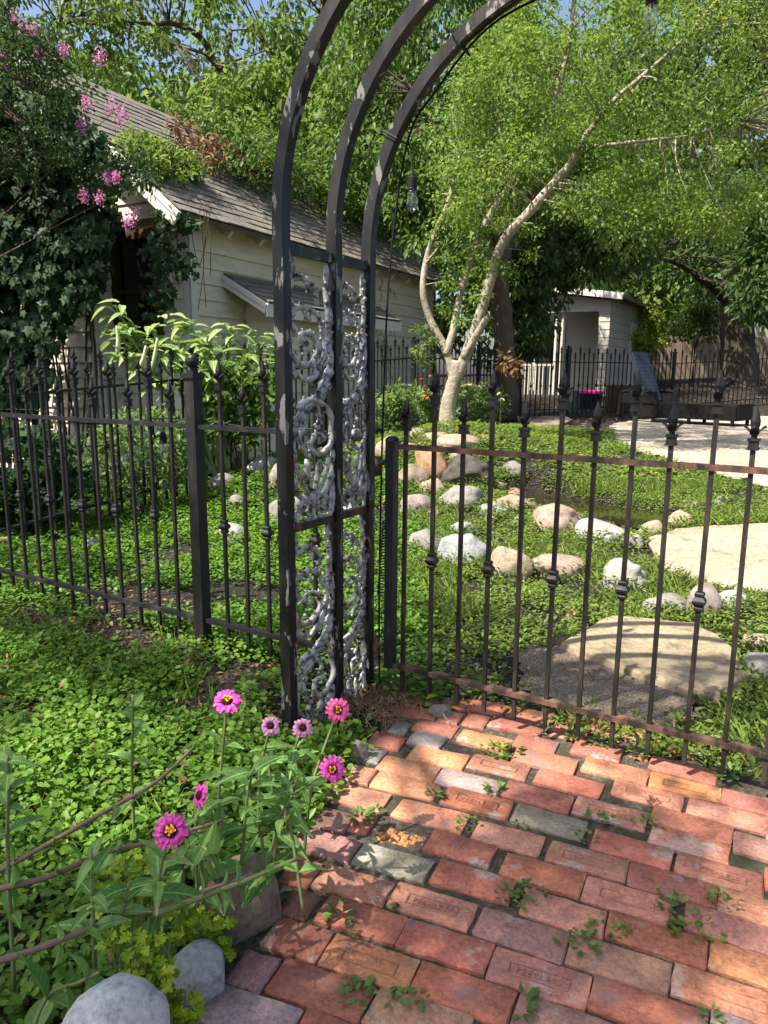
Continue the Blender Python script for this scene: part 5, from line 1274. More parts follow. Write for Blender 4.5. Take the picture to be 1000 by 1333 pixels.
src += limb(mb, [A(668, 235, 8.5), A(650, 160, 8.8), A(660, 80, 9.0), A(640, -40, 9.2)], .02, .008, 6)
polyA = [(570, 210), (640, 60), (700, -120), (900, -200), (1150, -150), (1250, 150), (1120, 290), (1000, 285), (930, 250), (860, 280), (800, 262), (740, 282), (690, 240), (650, 270), (600, 270)]
Cn = px_sample(polyA, 340, 6.9, 9.2)
polyB = [(600, 60), (660, 0), (700, 40), (720, 200), (640, 290), (590, 300), (565, 250)]
Cb = px_sample(polyB, 90, 8.0, 9.2)
spr = []
for (x, y, Y) in [(560, 440, 8.4), (550, 470, 8.4), (545, 455, 8.35), (600, 350, 8.4), (615, 320, 8.4), (625, 300, 8.3), (640, 300, 8.3), (600, 300, 8.4), (575, 400, 8.5), (620, 385, 8.1), (640, 345, 8.1), (665, 345, 8.1), (690, 330, 8.2), (655, 290, 8.1), (590, 330, 8.3), (580, 290, 8.4), (560, 300, 8.4), (600, 420, 8.3), (630, 335, 8.3), (675, 300, 8.1), (550, 425, 8.4), (610, 260, 8.2), (640, 250, 8.3), (700, 300, 8.0), (585, 370, 8.4), (570, 340, 8.5)]: spr.append(A(x + random.uniform(-5, 5), y + random.uniform(-6, 6), Y))
hang = px_sample([(760, 250), (1000, 230), (1000, 320), (900, 300), (850, 330), (780, 300)], 40, 7.2, 8.4)
chaise_shade = px_sample([(630, 40), (780, 20), (800, 190), (650, 220)], 60, 9.4, 11.0)  # clumps added at the back of the crown to shade the chaise
Call = np.concatenate([Cn, Cb, hang, chaise_shade])
twigs(mb, src, Call, .45, .010, .002, .06); twigs(mb, src, spr, .9, .007, .002, .05)
mb.build('trunk', MT['bark_pale'], elm, smooth=True)
P1 = crown_pts(Call, rs.uniform(.14, .36, len(Call)), 160, .5, .8, .1); P2 = crown_pts(np.array(spr), rs.uniform(.10, .17, len(spr)), 95, .6, .7, .1)
PP = [np.concatenate([a, b]) for a, b in zip(P1, P2)]
leaf_obj('crown', PP[0], PP[1], PP[2], rs.uniform(.026, .054, len(PP[0])), T_QUAD, LM['elm'], elm, PP[3])

def simple_tree(name, label, base, limbs, clumps, rad, per, size, tm, lm, bark, droop=.5, group='trees round the yard', tw=.35, r_tw=.02, cat='tree', shell=.25, upn=.8):
    r = root(name, base, label, cat, group); mb = MB(); src = []
    for pts, r0, r1 in limbs: src += limb(mb, pts, r0, r1, 9, .015)
    twigs(mb, src, clumps, tw, r_tw, .004, .05)
    mb.build('trunk', MT[bark], r, smooth=True)
    q = crown_pts(clumps, rs.uniform(rad[0], rad[1], len(clumps)), per, droop, upn, shell)
    leaf_obj('crown', q[0], q[1], q[2], rs.uniform(size[0], size[1], len(q[0])), tm, lm, r, q[3])
    return r
def gz_(x, y): return float(hgt(x, y))
# -- broad-leaved tree rising behind the house
b0 = np.array([-2.2, 17.0, .3])
simple_tree('broadleaf_tree', 'tall broad-leaved tree drooping over the shingle roof of the house', b0,
  [([b0, b0 + [.1, 0, 2.5], b0 + [.2, -.3, 4.5], b0 + [0, -.6, 7]], .26, .12), ([b0 + [.2, -.3, 4.2], A(300, 120, 15.5), A(250, 40, 14.5), A(170, 30, 14)], .10, .03), ([b0 + [.2, -.3, 4.5], A(380, 100, 15.5), A(420, 20, 15)], .09, .03), ([A(300, 40, 14.5), A(290, 90, 14), A(265, 70, 13.5), A(230, 60, 13)], .04, .015)],
  np.concatenate([px_sample([(110, 40), (160, -150), (500, -200), (560, 0), (520, 200), (440, 260), (330, 210), (230, 150), (150, 110)], 165, 13.2, 16.5), px_sample([(250, 110), (360, 90), (420, 230), (350, 230), (280, 170)], 46, 12.6, 13.6)]), (.28, .55), 78, (.09, .16), T_LEAF, LM['mulb'], 'bark', .9)
b0 = at(-60, 500, 15.0) * [1, 1, 0] + [0, 0, .2]
simple_tree('broadleaf_tree', 'broad-leaved tree with yellowing tips at the top left behind the roof', b0,
  [([b0, b0 + [.1, 0, 3], b0 + [.3, 0, 6]], .22, .09), ([b0 + [.1, 0, 3], A(60, 60, 13.5), A(130, 30, 13)], .08, .02)],
  px_sample([(-150, 60), (-150, -150), (130, -150), (170, 0), (150, 110), (90, 90), (40, 110), (-20, 130)], 110, 12.2, 15.5), (.28, .5), 80, (.08, .14), T_LEAF, LM['mulb'], 'bark', .8)
# -- mid-green tree filling the gap between arch and elm
b0 = at(665, 470, 12.6) * [1, 1, 0]; b0[2] = gz_(b0[0], b0[1])
simple_tree('shade_tree', 'mid-green tree whose pale trunk, darkened in colour for its shade, stands behind the multi-stem tree', b0,
  [([b0, A(655, 420, 12.6), A(650, 360, 12.6), A(660, 280, 12.6), A(640, 150, 12.6), A(620, 0, 12.6)], .20, .09), ([A(655, 330, 12.6), A(600, 220, 12.2), A(540, 120, 12)], .07, .02), ([A(650, 320, 12.6), A(700, 250, 12.2), A(740, 200, 12)], .07, .02)],
  np.concatenate([px_sample([(420, 60), (520, -200), (760, -200), (720, 60), (690, 250), (640, 270), (560, 260), (500, 280), (440, 240)], 230, 11.4, 14.0), px_sample([(500, 190), (570, 170), (590, 330), (545, 320)], 34, 11.0, 11.8)]), (.25, .48), 80, (.08, .135), T_LEAF, LM['mid'], 'bark', .9)  # pale trunk in shade: the shade is put into its colour as dark bark
# -- dark drooping branches left of the cottage
b0 = at(672, 480, 14.6) * [1, 1, 0]; b0[2] = gz_(b0[0], b0[1])
simple_tree('drooping_tree', 'dark tree with drooping leafy branches hanging in front of the cottage porch', b0,
  [([b0, A(668, 430, 14.6), A(670, 350, 14.6), A(690, 280, 14.4), A(700, 100, 14)], .16, .07), ([A(670, 330, 14.6), A(720, 300, 14.2), A(780, 330, 14)], .05, .015)],
  np.concatenate([px_sample([(655, 260), (860, 270), (840, 340), (800, 352), (760, 370), (725, 372), (712, 420), (690, 460), (655, 450), (648, 380)], 150, 13.2, 15.0), px_sample([(655, 300), (700, 300), (705, 430), (680, 465), (655, 440)], 50, 13.4, 14.4), px_sample([(640, 110), (790, 110), (810, 255), (650, 260)], 80, 16.2, 18.4)]), (.2, .42), 78, (.08, .15), T_LEAF, LM['dark'], 'bark', 1.1)  # last, deeper group of clumps is added to shade the cottage
# -- big dark tree at the right
b0 = at(962, 492, 21.5) * [1, 1, 0]; b0[2] = float(at(962, 498, 21.5)[2])
simple_tree('oak_tree', 'big dark-trunked shade tree at the right in front of the board fence', b0,
  [([b0 + [0, 0, -.2], b0 + [0, 0, .25], A(960, 450, 21.5), A(956, 400, 21.5), A(960, 340, 21.5), A(955, 250, 21.5), A(950, 100, 21.5)], .62, .24), ([A(950, 395, 21.4), A(925, 372, 21), A(885, 345, 20.5), A(840, 330, 20)], .16, .04), ([A(960, 340, 21.5), A(990, 310, 21), A(1040, 290, 20.5)], .14, .04), ([b0 + [.1, 0, .35], b0 + [-.5, -.3, .0], b0 + [-.95, -.4, -.12]], .22, .06), ([b0 + [.1, 0, .35], b0 + [.6, -.3, .0], b0 + [.95, -.5, -.12]], .22, .06)],
  np.concatenate([px_sample([(740, 320), (760, 120), (900, -150), (1200, -150), (1300, 250), (1200, 400), (1000, 360), (930, 390), (860, 380), (800, 390), (760, 370)], 300, 18.5, 24), px_sample([(950, 240), (1100, 250), (1080, 340), (1000, 400), (975, 410), (960, 330)], 50, 17.6, 19.0)]), (.45, .85), 80, (.13, .24), T_LEAF, LM['dark'], 'bark', .8, r_tw=.03)
# -- trees beyond
def backdrop(px, Y, w, top, label, lm, n, low=440):
    b0 = at(px, 480, Y) * [1, 1, 0]; b0[2] = gz_(b0[0], b0[1]) if Y < 30 else 1.0
    simple_tree('background_tree', label, b0, [([b0, b0 + [0, 0, 4], b0 + [.3, 0, 9]], .3, .12)],
      px_sample([(px - w, low - 60), (px - w * .9, top + 60), (px - w * .3, top), (px + w * .5, top + 10), (px + w, top + 120), (px + w * .9, low), (px, low + 15)], n, Y - 3, Y + 3), (.8, 1.5), 85, (.26, .46), T_QUAD, lm, 'bark', .7, 'trees beyond the yard', .1, .05)
backdrop(330, 30, 210, 110, 'far tree showing above the house roof, left of the arch', LM['far'], 150, 330)
backdrop(560, 33, 190, -20, 'far tree behind the arch hoops and the house end', LM['mid'], 170, 440)
backdrop(770, 31, 160, 60, 'far sunlit tree above the cottage roof', LM['far'], 150, 430)
backdrop(930, 36, 170, -60, 'far tree behind the big dark trunk', LM['mid'], 160, 420)
backdrop(1120, 34, 150, -100, 'far tree at the right edge beyond the board fence', LM['far'], 130)
backdrop(60, 32, 210, 60, 'far dark tree at the left behind the house', LM['dark'], 140, 400)
backdrop(700, 42, 320, 180, 'far hedge-like tree mass closing the view behind the cottage', LM['dark'], 230, 478)
# -- bright bush beside the cottage, shrubs by the board fence
q = at(848, 470, 22.0); q[2] = .9
simple_tree('bush', 'bright yellow-green bush right of the cottage', q, [([q, q + [0, 0, .6]], .04, .02)], px_sample([(826, 440), (830, 412), (850, 402), (866, 420), (862, 446), (845, 460), (832, 470)], 26, 21.5, 22.6), (.22, .4), 90, (.08, .14), T_QUAD, LM['bright'], 'twig', .4, 'shrubs in the far yard', .2, .01, 'bush')
q = at(905, 450, 23.0); q[2] = 1.0
simple_tree('bush', 'dark shrub between the bush and the big trunk in front of the board fence', q, [([q, q + [0, 0, 1.0]], .04, .02)], px_sample([(872, 440), (880, 395), (920, 390), (935, 420), (925, 446)], 34, 22.4, 23.4), (.22, .45), 80, (.08, .15), T_QUAD, LM['mid'], 'twig', .4, 'shrubs in the far yard', .2, .01, 'bush')
q = at(985, 430, 20.0); q[2] = .8

# -- tree that stands left of and behind the camera; only its shade falls into the picture
def shade_clumps(spots, h0, h1, rad, jit):
    out = []
    for (x, y, n) in spots:
        for _ in range(n):
            h = random.uniform(h0, h1); out.append(np.array([x + random.uniform(-jit, jit), y + random.uniform(-jit, jit), 0]) + SUN / SUN[2] * h)
    return np.array(out)
# shade trees outside the frame (to the left, towards the sun)
spotsA = [(0.45, 1.75, 6), (0.75, 1.75, 5), (0.30, 1.50, 5), (0.60, 1.5, 5), (0.05, 1.35, 4), (0.9, 1.95, 3), (0.35, 1.2, 5), (-.1, 1.1, 5), (-.5, 1.0, 3), (-.75, 1.5, 3), (-1.2, 1.6, 3), (-.45, 2.2, 2), (-1.0, 2.9, 4), (-1.6, 3.3, 5), (-.55, 2.75, 3), (-.15, 2.75, 4), (-.1, 2.45, 2), (.25, 3.1, 3), (-2.0, 2.6, 4), (-2.4, 3.4, 4), (.55, 3.55, 2), (.5, 2.85, 2), (0.2, 3.6, 2), (-1.4, 2.3, 2), (.8, 1.35, 1), (.9, 2.75, 3), (1.2, 2.7, 3), (.75, 3.05, 2), (1.5, 2.9, 3), (-.5, 1.4, 4), (-.9, 1.2, 4), (-.3, 1.8, 2), (-1.4, 2.0, 2), (-2, 1.8, 4), (-2.6, 4.6, 4), (-1.9, 4.5, 3), (-3.2, 5.2, 5), (-1.3, 3.1, 4), (-1.8, 3.5, 4), (-.8, 2.85, 3), (-2.3, 3.8, 4), (-1.5, 2.75, 3), (-2.2, 3.1, 3), (-.5, 3.2, 2)]
spotsA += [(-.25 - .28 * i, .75 + .27 * j, 1) for i in range(8) for j in range(4)]
Cs = shade_clumps(spotsA, 4.6, 7.0, .3, .16)
b0 = np.array([-4.6, -1.6, 0.0])
cm = Cs.mean(0)
simple_tree('shade_tree', 'tree left of the viewer whose crown throws the dappled shade on path and bed', b0,
  [([b0 - [0, 0, .1], b0 + [.1, 0, 2], b0 + [.4, .2, 3.6], cm + [-.3, 0, -.8]], .17, .08), ([b0 + [.4, .2, 3.4], cm + [1.0, .3, -.3]], .08, .03), ([b0 + [.4, .2, 3.4], cm + [-1.4, 1.0, -.3]], .08, .03), ([b0 + [.3, .1, 3.2], cm + [.2, -1.0, -.4]], .08, .03)],
  Cs, (.16, .30), 75, (.05, .09), T_LEAF, LM['mid'], 'bark', .4)
spotsB = [(-3.6, 7.2, 10), (-3.0, 6.6, 9), (-4.3, 7.6, 10), (-2.6, 7.5, 7), (-3.6, 5.6, 8), (-4.5, 6.3, 8), (-5, 7.5, 8), (-3.2, 8.2, 5)]
Cs = shade_clumps(spotsB, 4.4, 8.0, .3, .45)
b0 = np.array([-8.2, 4.0, 0.0]); cm = Cs.mean(0)
simple_tree('shade_tree', 'tree outside the left edge that shades the vine and gable front', b0,
  [([b0, b0 + [.2, 0, 2.5], b0 + [.8, .1, 4.0], cm + [-.3, 0, 0]], .2, .08), ([b0 + [.8, .1, 4], cm + [.6, 1.0, -.2]], .08, .03), ([b0 + [.8, .1, 4], cm + [.6, -1.0, -.3]], .08, .03)],
  Cs, (.3, .55), 60, (.09, .15), T_LEAF, LM['mid'], 'bark', .6)

# ================================================================== CLIMBERS AND SHRUBS BY THE HOUSE
# vine over the front bay
vr = root('climbing_vine', B0 + HV * .6, 'dark climbing vine with big lobed leaves smothering the front of the house', 'vine')
poly = [(-120, 60), (-20, 80), (40, 95), (90, 140), (125, 180), (150, 225), (140, 260), (128, 300), (122, 340), (118, 372), (100, 398), (70, 418), (66, 440), (60, 480), (55, 520), (-120, 540)]
Cv = px_sample(poly, 780, 7.5, 8.1)
q = crown_pts(Cv, rs.uniform(.10, .26, len(Cv)), 17, .8, .15, .3)
D = q[1] * .5 + np.array([0, -.1, -.9]); Nn = q[2] * .6 + np.array([-.15, -.9, .35])
mb = MB()
for i in range(26):
    a = B0 + HV * random.uniform(-.1, 2.2) - HU * .08; a[2] = .0; b = a + np.array([random.uniform(-.3, .3), random.uniform(-.1, .1), random.uniform(1.8, 3.0)]); m = (a + b) / 2 + [random.uniform(-.2, .2), 0, 0]; mb.tube(smooth_path([a, m, b], 4), .012, 5)
mb.build('stems', MT['twig'], vr)
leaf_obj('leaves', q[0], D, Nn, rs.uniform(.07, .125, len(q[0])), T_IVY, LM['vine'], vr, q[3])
# thin vine on the corner boards
v2 = root('climbing_vine', W0 + HV * .3 - HU * .1, 'thin small-leaved vine hanging at the house corner beside the window', 'vine')
Cv = px_sample([(195, 275), (250, 282), (258, 340), (245, 365), (225, 345), (215, 400), (195, 410), (190, 330)], 34, 7.75, 8.0)
q = crown_pts(Cv, .12, 11, .8, .2, .3); mb = MB()
for i in range(7):
    a = at(random.uniform(190, 300), 272, 7.95); b = a + [random.uniform(-.08, .08), 0, -random.uniform(.5, 1.0)]; mb.tube(smooth_path([a, (a + b) / 2 + [random.uniform(-.1, .1), 0, 0], b], 4), .004, 4)
mb.build('stems', MT['twig'], v2); leaf_obj('leaves', q[0], q[1], q[2] + np.array([0, -.8, 0]), rs.uniform(.05, .09, len(q[0])), T_IVY, LM['vine'], v2, q[3])
# dry vine tracery on the side wall end
v3 = root('climbing_vine', W0 + HU * 4.4 - HV * .04, 'dry leafless vine tracery on the far end of the side wall', 'vine'); mb = MB()
for i in range(16):
    p = W0 + HU * random.uniform(4.0, 4.9) - HV * .035 + [0, 0, random.uniform(1.6, 2.9)]; P = [p]
    for k in range(5): P.append(P[-1] + HU * random.uniform(-.12, .12) + np.array([0, 0, random.uniform(-.16, .04)]))
    mb.tube(smooth_path(P, 3), .004, 4)
mb.build('stems', MT['twig'], v3)
# crape myrtle arching in from the left with pink flower heads
cb0 = at(-160, 520, 6.2) * [1, 1, 0]
cr_ = root('crape_myrtle', cb0, 'crape myrtle with pink flower clusters arching over the vine and roof', 'tree')
mb = MB(); src = []
for tgt in ((140, 120, 6.6), (240, 190, 6.8), (60, 60, 6.3), (20, 150, 6.2)):
    t = A(*tgt); src += limb(mb, [cb0, cb0 + [.1, .3, 1.6], cb0 * .6 + t * .4 + [0, .5, 1.1], t + [0, .3, 0]], .016, .003, 5)
polyc = [(-100, 30), (-20, 0), (70, 30), (130, 95), (95, 150), (150, 190), (200, 195), (205, 225), (180, 250), (160, 285), (120, 250), (70, 230), (-100, 240)]
Cc = px_sample(polyc, 150, 6.4, 7.3); extra = px_sample([(-80, -10), (30, -30), (60, 60), (90, 120), (-80, 120)], 50, 5.9, 6.8)
Cc = np.concatenate([Cc, extra]); twigs(mb, src, Cc, .35, .007, .002, .05); mb.build('trunk', MT['twig'], cr_)
q = crown_pts(Cc, rs.uniform(.10, .22, len(Cc)), 44, .3, .7, .15); leaf_obj('crown', q[0], q[1], q[2], rs.uniform(.035, .06, len(q[0])), T_LEAF, LM['crape'], cr_, q[3])
for (x, y, s) in ((20, 28, .08), (42, 40, .05), (82, 64, .05), (130, 74, .06), (52, 72, .045), (112, 136, .06), (108, 162, .055), (148, 142, .08), (158, 150, .07), (172, 280, .07), (166, 290, .05), (130, 258, .05), (152, 231, .045), (5, 78, .05), (140, 232, .05), (110, 255, .05)):
    c = A(x, y, 6.3 + random.uniform(-.2, .2)); n = 90; d = rnd_dir(n); P = c + d * (rs.rand(n, 1) ** .5) * s * [1, 1, 1.3]
    leaf_obj('flower_cluster', P, rnd_dir(n), rnd_dir(n), rs.uniform(.012, .022, n), T_ROUND, LM['pinkf'], cr_)['kind'] = 'stuff'
# green creeper and dead vine lying on the roof
def roof_pt(u, s): return tip3 + HU * u + SLn * s + RN * .05
rc = root('roof_creeper', roof_pt(.6, .9), 'bright green creeper lying over the roof edge of the house', 'vine')
Cr = np.array([roof_pt(random.uniform(.1, 1.0), random.uniform(.75, 1.15)) + RN * random.uniform(.02, .18) for _ in range(46)] + [roof_pt(random.uniform(-.1, .5), random.uniform(.5, 1.0)) + RN * random.uniform(.02, .12) for _ in range(22)])
q = crown_pts(Cr, .14, 34, .3, .8, .1); leaf_obj('leaves', q[0], q[1], q[2], rs.uniform(.04, .08, len(q[0])), T_LEAF, LM['lawn'], rc, q[3]); mb = MB(); twigs(mb, [roof_pt(2.0, 1.3), roof_pt(.5, 1.0)], Cr, .6, .006, .002, .02); mb.build('stems', MT['twig'], rc)
rd = root('dead_vine', roof_pt(1.9, 1.5), 'heap of brown dead vine on the roof behind the green creeper', 'vine')
Cr = np.array([roof_pt(random.uniform(1.2, 2.6), random.uniform(1.2, 1.8)) + RN * random.uniform(.02, .30) for _ in range(44)])
q = crown_pts(Cr, .16, 18, .5, .3, .1); leaf_obj('leaves', q[0], q[1], q[2], rs.uniform(.05, .10, len(q[0])), T_LEAF, LM['dead'], rd, q[3]); mb = MB(); twigs(mb, [roof_pt(1.2, 1.5), roof_pt(3.0, 1.6), roof_pt(4.0, 1.5)], Cr, .9, .007, .002, .05); mb.build('stems', MT['twig'], rd)
rg = root('roof_creeper', roof_pt(4.2, 1.2), 'dark green vine tumbling down the middle of the house roof', 'vine')
Cr = np.array([roof_pt(random.uniform(1.7, 6.8), random.uniform(1.0, 2.2)) + RN * random.uniform(.05, .55) for _ in range(190)])
q = crown_pts(Cr, .26, 44, .6, .6, .1); leaf_obj('leaves', q[0], q[1], q[2], rs.uniform(.06, .11, len(q[0])), T_LEAF, LM['mid'], rg, q[3]); mb = MB(); twigs(mb, [roof_pt(3, 1.6), roof_pt(4.5, 1.6), roof_pt(6, 1.6)], Cr, .4, .01, .003, .05); mb.build('stems', MT['twig'], rg)

# large soft-leaved trumpet plant behind the back fence
db = at(270, 560, 6.5); db[2] = gz_(db[0], db[1])
dt = root('trumpet_plant', db, 'large-leaved trumpet plant with pale hanging buds behind the ball-topped post', 'plant')
mb = MB(); tops = []
for (x, y, Y) in ((150, 400, 6.3), (175, 435, 6.3), (200, 430, 6.4), (225, 420, 6.4), (250, 425, 6.5), (275, 432, 6.5), (300, 430, 6.5), (325, 438, 6.6), (345, 445, 6.6), (240, 460, 6.3), (280, 465, 6.3), (310, 470, 6.4), (200, 460, 6.2), (335, 475, 6.5), (160, 425, 6.2), (265, 450, 6.2), (355, 460, 6.6)):
    t = A(x, y, Y); tops.append(t); mb.tube(smooth_path([db + [random.uniform(-.2, .2), 0, 0], (db + t) / 2 + [random.uniform(-.1, .1), 0, .15], t], 4), [.018, .017, .016, .015, .014, .012, .010, .008, .006], 6)
mb.build('stems', plain('green_stem', (0.16, 0.22, 0.08), .6, 0, .2, 20, 0), dt); MT['stem'] = bpy.data.materials['green_stem']
P = []; D = []; Nn = []; S = []
for t in tops:
    for k in range(24):
        a = random.uniform(0, 6.28); e = random.uniform(-.5, .55); d = np.array([math.cos(a), math.sin(a), e]); P.append(t + [random.uniform(-.08, .08), 0, random.uniform(-.3, .06)]); D.append(d); Nn.append(np.array([random.uniform(-.3, .3), random.uniform(-.3, .3), 1])); S.append(random.uniform(.09, .19))
leaf_obj('leaves', np.array(P), np.array(D), np.array(Nn), np.array(S), T_BIG, LM['datura'], dt, smooth=True)
MT['bud'] = plain('pale_green_bud', (0.42, 0.46, 0.26), .5, 0, .15, 20, 0)
for (x0, y0, x1, y1) in ((205, 440, 195, 488), (190, 450, 181, 482), (152, 424, 153, 462)):
    a = A(x0, y0, 6.15); b = A(x1, y1, 6.15); mb = MB(); mb.tube(smooth_path([a, (a + b) / 2 + [.01, 0, 0], b], 4), [.008, .012, .014, .016, .018, .020, .020, .018, .004], 7); mb.build('hanging_bud', MT['bud'], dt, smooth=True)
def shrub(label, poly, Y0, Y1, n, rad, per, size, lm, px, py, tm=T_LEAF, group='shrubs beyond the fences', name='shrub'):
    b = G(px, py); b = at(px, py, (Y0 + Y1) / 2); b[2] = gz_(b[0], b[1]); r = root(name, b, label, 'shrub', group)
    c = px_sample(poly, n, Y0, Y1); g = hgt(c[:, 0], c[:, 1]); c[:, 2] = np.maximum(c[:, 2], g + .05); mb = MB(); twigs(mb, [b], c, .5, .006, .002, .1); mb.tube([b, b + [0, 0, .1]], .01, 5); mb.build('stems', MT['twig'], r)
    q = crown_pts(c, rad, per, .2, .8, .1); leaf_obj('leaves', q[0], q[1], q[2], rs.uniform(size[0], size[1], len(q[0])), tm, lm, r, q[3]); return r
shrub('leafy shrub with pale sunlit leaves behind the left fence pickets', [(120, 560), (160, 535), (215, 530), (240, 560), (245, 620), (200, 640), (140, 650), (110, 620)], 5.6, 6.3, 60, .12, 40, (.04, .075), LM['shrub'], 185, 650)
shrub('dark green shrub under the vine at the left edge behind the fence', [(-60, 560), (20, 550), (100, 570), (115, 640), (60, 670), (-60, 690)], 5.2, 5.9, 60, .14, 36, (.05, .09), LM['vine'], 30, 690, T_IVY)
shrub('shrub below the trumpet plant right of the fence post', [(260, 490), (300, 480), (355, 485), (362, 560), (330, 575), (280, 580)], 6.2, 6.8, 50, .13, 36, (.06, .10), LM['mid'], 310, 585)
shrub('pale green leafy shrub at the fence right of the arch', [(492, 515), (520, 505), (560, 512), (572, 545), (560, 560), (495, 560)], 8.7, 9.6, 46, .13, 42, (.05, .09), LM['shrub'], 525, 560)
fb_ = shrub('flowering shrub with flat pale heads right of the tree foot', [(600, 510), (615, 498), (650, 515), (655, 545), (630, 555), (605, 555)], 8.6, 9.2, 34, .12, 40, (.05, .08), LM['shrub'], 628, 558)
MT['head'] = plain('cream_flower_head', (0.45, 0.47, 0.22), .8, 0, .2, 40, .3)
for (x, y) in ((611, 502), (620, 504), (645, 513), (652, 520), (640, 528)):
    c = A(x, y, 8.7); mb = MB()
    for k in range(14):
        d = np.array([random.uniform(-.05, .05), random.uniform(-.05, .05), random.uniform(-.012, .012)]); mb.lathe([(.006, -.01), (.014, 0), (.004, .012)], c + d, 6)
    mb.tube([c + [0, 0, -.25], c], .005, 5); mb.build('flower_head', MT['head'], fb_)
dl = shrub('clump of orange and red blooms beside the pale tree', [(545, 512), (560, 505), (568, 522), (560, 540), (546, 535)], 8.5, 8.9, 12, .10, 40, (.04, .07), LM['shrub'], 555, 555, name='flower_clump')
MT['orange'] = plain('orange_petal', (0.62, 0.18, 0.05), .5, 0, .15, 20, 0); MT['redp'] = plain('red_petal', (0.45, 0.03, 0.03), .5, 0, .15, 20, 0)
for (x, y, m_) in ((553, 516, 'orange'), (556, 519, 'orange'), (551, 511, 'orange'), (549, 494, 'redp'), (560, 490, 'orange')):
    c = A(x, y, 8.45); mb = MB(); mb.lathe([(.005, -.016), (.02, -.005), (.024, .008), (.01, .016)], c, 9); mb.build('bloom', MT[m_], dl)
dv = root('dried_plant', A(650, 490, 11.5), 'clump of dry curled brown leaves hanging on the shaded fence', 'plant')
c = px_sample([(645, 465), (665, 458), (680, 468), (676, 482), (655, 480)], 12, 11.2, 11.6); q = crown_pts(c, .10, 14, .8, .2, .1); leaf_obj('leaves', q[0], q[1], q[2], rs.uniform(.08, .14, len(q[0])), T_LEAF, LM['dead'], dv, q[3])

# ================================================================== GROUND COVER
FLAG = [np.array([G(*q)[:2] for q in p]) for p in ([(727, 846), (762, 828), (800, 815), (845, 818), (900, 822), (948, 850), (972, 893), (930, 912), (888, 908), (832, 880)], [(842, 705), (880, 692), (940, 688), (1010, 684), (1080, 690), (1100, 745), (1060, 775), (1000, 772), (930, 764), (868, 742)], [(795, 562), (800, 552), (850, 546), (930, 543), (1040, 541), (1200, 545), (1300, 640), (1150, 672), (1000, 638), (935, 618), (880, 603), (830, 588), (803, 575)])]
APRON = np.array([G(*q)[:2] for q in [(660, 850), (727, 846), (832, 885), (900, 915), (905, 945), (830, 950), (740, 925), (650, 905)]])
def vnoise(x, y, f, o=0.0):
    return np.array([mnoise.noise(Vector((a * f + o, b * f + o * 1.7, o))) for a, b in zip(x, y)])
def cover(name, label, xr, yr, n, keep, size, tm, mat, leafs=8, spread=.03, lift=(.008, .05), hole=-.25, f=2.2, cat='ground cover', seed=1.0):
    x = rs.uniform(xr[0], xr[1], n); y = rs.uniform(yr[0], yr[1], n); k = keep(x, y); x, y = x[k], y[k]
    nv = vnoise(x, y, f, seed); k = nv > hole + rs.uniform(-.22, .22, len(x)); x, y, nv = x[k], y[k], nv[k]
    i = np.repeat(np.arange(len(x)), leafs); a = rs.uniform(0, 6.283, len(i)); r = spread * rs.rand(len(i)) ** .6
    lx = x[i] + r * np.cos(a); ly = y[i] + r * np.sin(a)
    hh = (lift[0] + (lift[1] - lift[0]) * rs.rand(len(i))) * (0.75 + .9 * np.clip(nv[i] + .3, 0, 1))
    P = np.stack([lx, ly, hgt(lx, ly) - .012 + hh], 1)
    D = np.stack([np.cos(a), np.sin(a), rs.uniform(-.25, .5, len(i))], 1) + rnd_dir(len(i)) * .5; Nn = rnd_dir(len(i)) * .45 + np.array([0, 0, 1])
    rn = np.clip(.3 * rs.rand(len(x))[i] + .25 * np.clip(nv[i] + .5, 0, 1) + .5 * rs.rand(len(i)), 0, 1)
    o = leaf_obj(name, P, D, Nn, rs.uniform(size[0], size[1], len(i)), tm, mat, None, rn); setp(o, label, cat, None, 'stuff'); return o
def dist_line(x, y): return (x - FO[0]) * FN[0] + (y - FO[1]) * FN[1]
def along(x, y): return (x - FO[0]) * FD[0] + (y - FO[1]) * FD[1]
def path_edge(y): return np.interp(y, [0.3, 0.9, 1.25, 1.5, 1.75, 2.0, 2.2, 2.45, 2.7], [-.42, -.42, -.40, -.32, -.25, -.12, -.06, .0, .06])
keepA = lambda x, y: (x < path_edge(y) - .02) & (dist_line(x, y) < .02) & ~((np.abs(dist_line(x, y) + .14) < .16) & (rs.rand(len(x)) < .5)) & ~((along(x, y) > -.25) & (dist_line(x, y) > -.45) & (rs.rand(len(x)) < .8))
cover('ground_cover', 'low green leafy ground cover filling the bed in front of the left fence', (-3.4, .1), (.7, 4.6), 11500, keepA, (.015, .030), T_ROUND, LM['cover'], 11, .036, (.004, .075), -.22, 2.4, seed=3.1)
keepB = lambda x, y: (dist_line(x, y) > 0.0) & (x < .25) & (y < 7.0)
cover('ground_cover', 'green leafy ground cover between the left fence and the house', (-4.2, .5), (2.6, 7.0), 15000, keepB, (.017, .032), T_ROUND, LM['cover'], 8, .038, (.004, .08), -.30, 1.6, seed=7.7)
def keepC(x, y, x0=.12):
    k = (dist_line(x, y) > 0.12) & (x > x0)
    for p in FLAG: k &= ~in_poly(p, x, y)
    ap = in_poly(APRON, x, y); k &= ~(ap & (rs.rand(len(x)) < .93))
    dc = np.abs((x - 1.62) * .8 + (y - 5.85) * .6); al = (x - 1.62) * .6 - (y - 5.85) * .8; k &= ~((dc < .27) & (np.abs(al) < .85))
    k &= ~((dist_line(x, y) < .6) & (x < .62) & (rs.rand(len(x)) < .45))
    return k
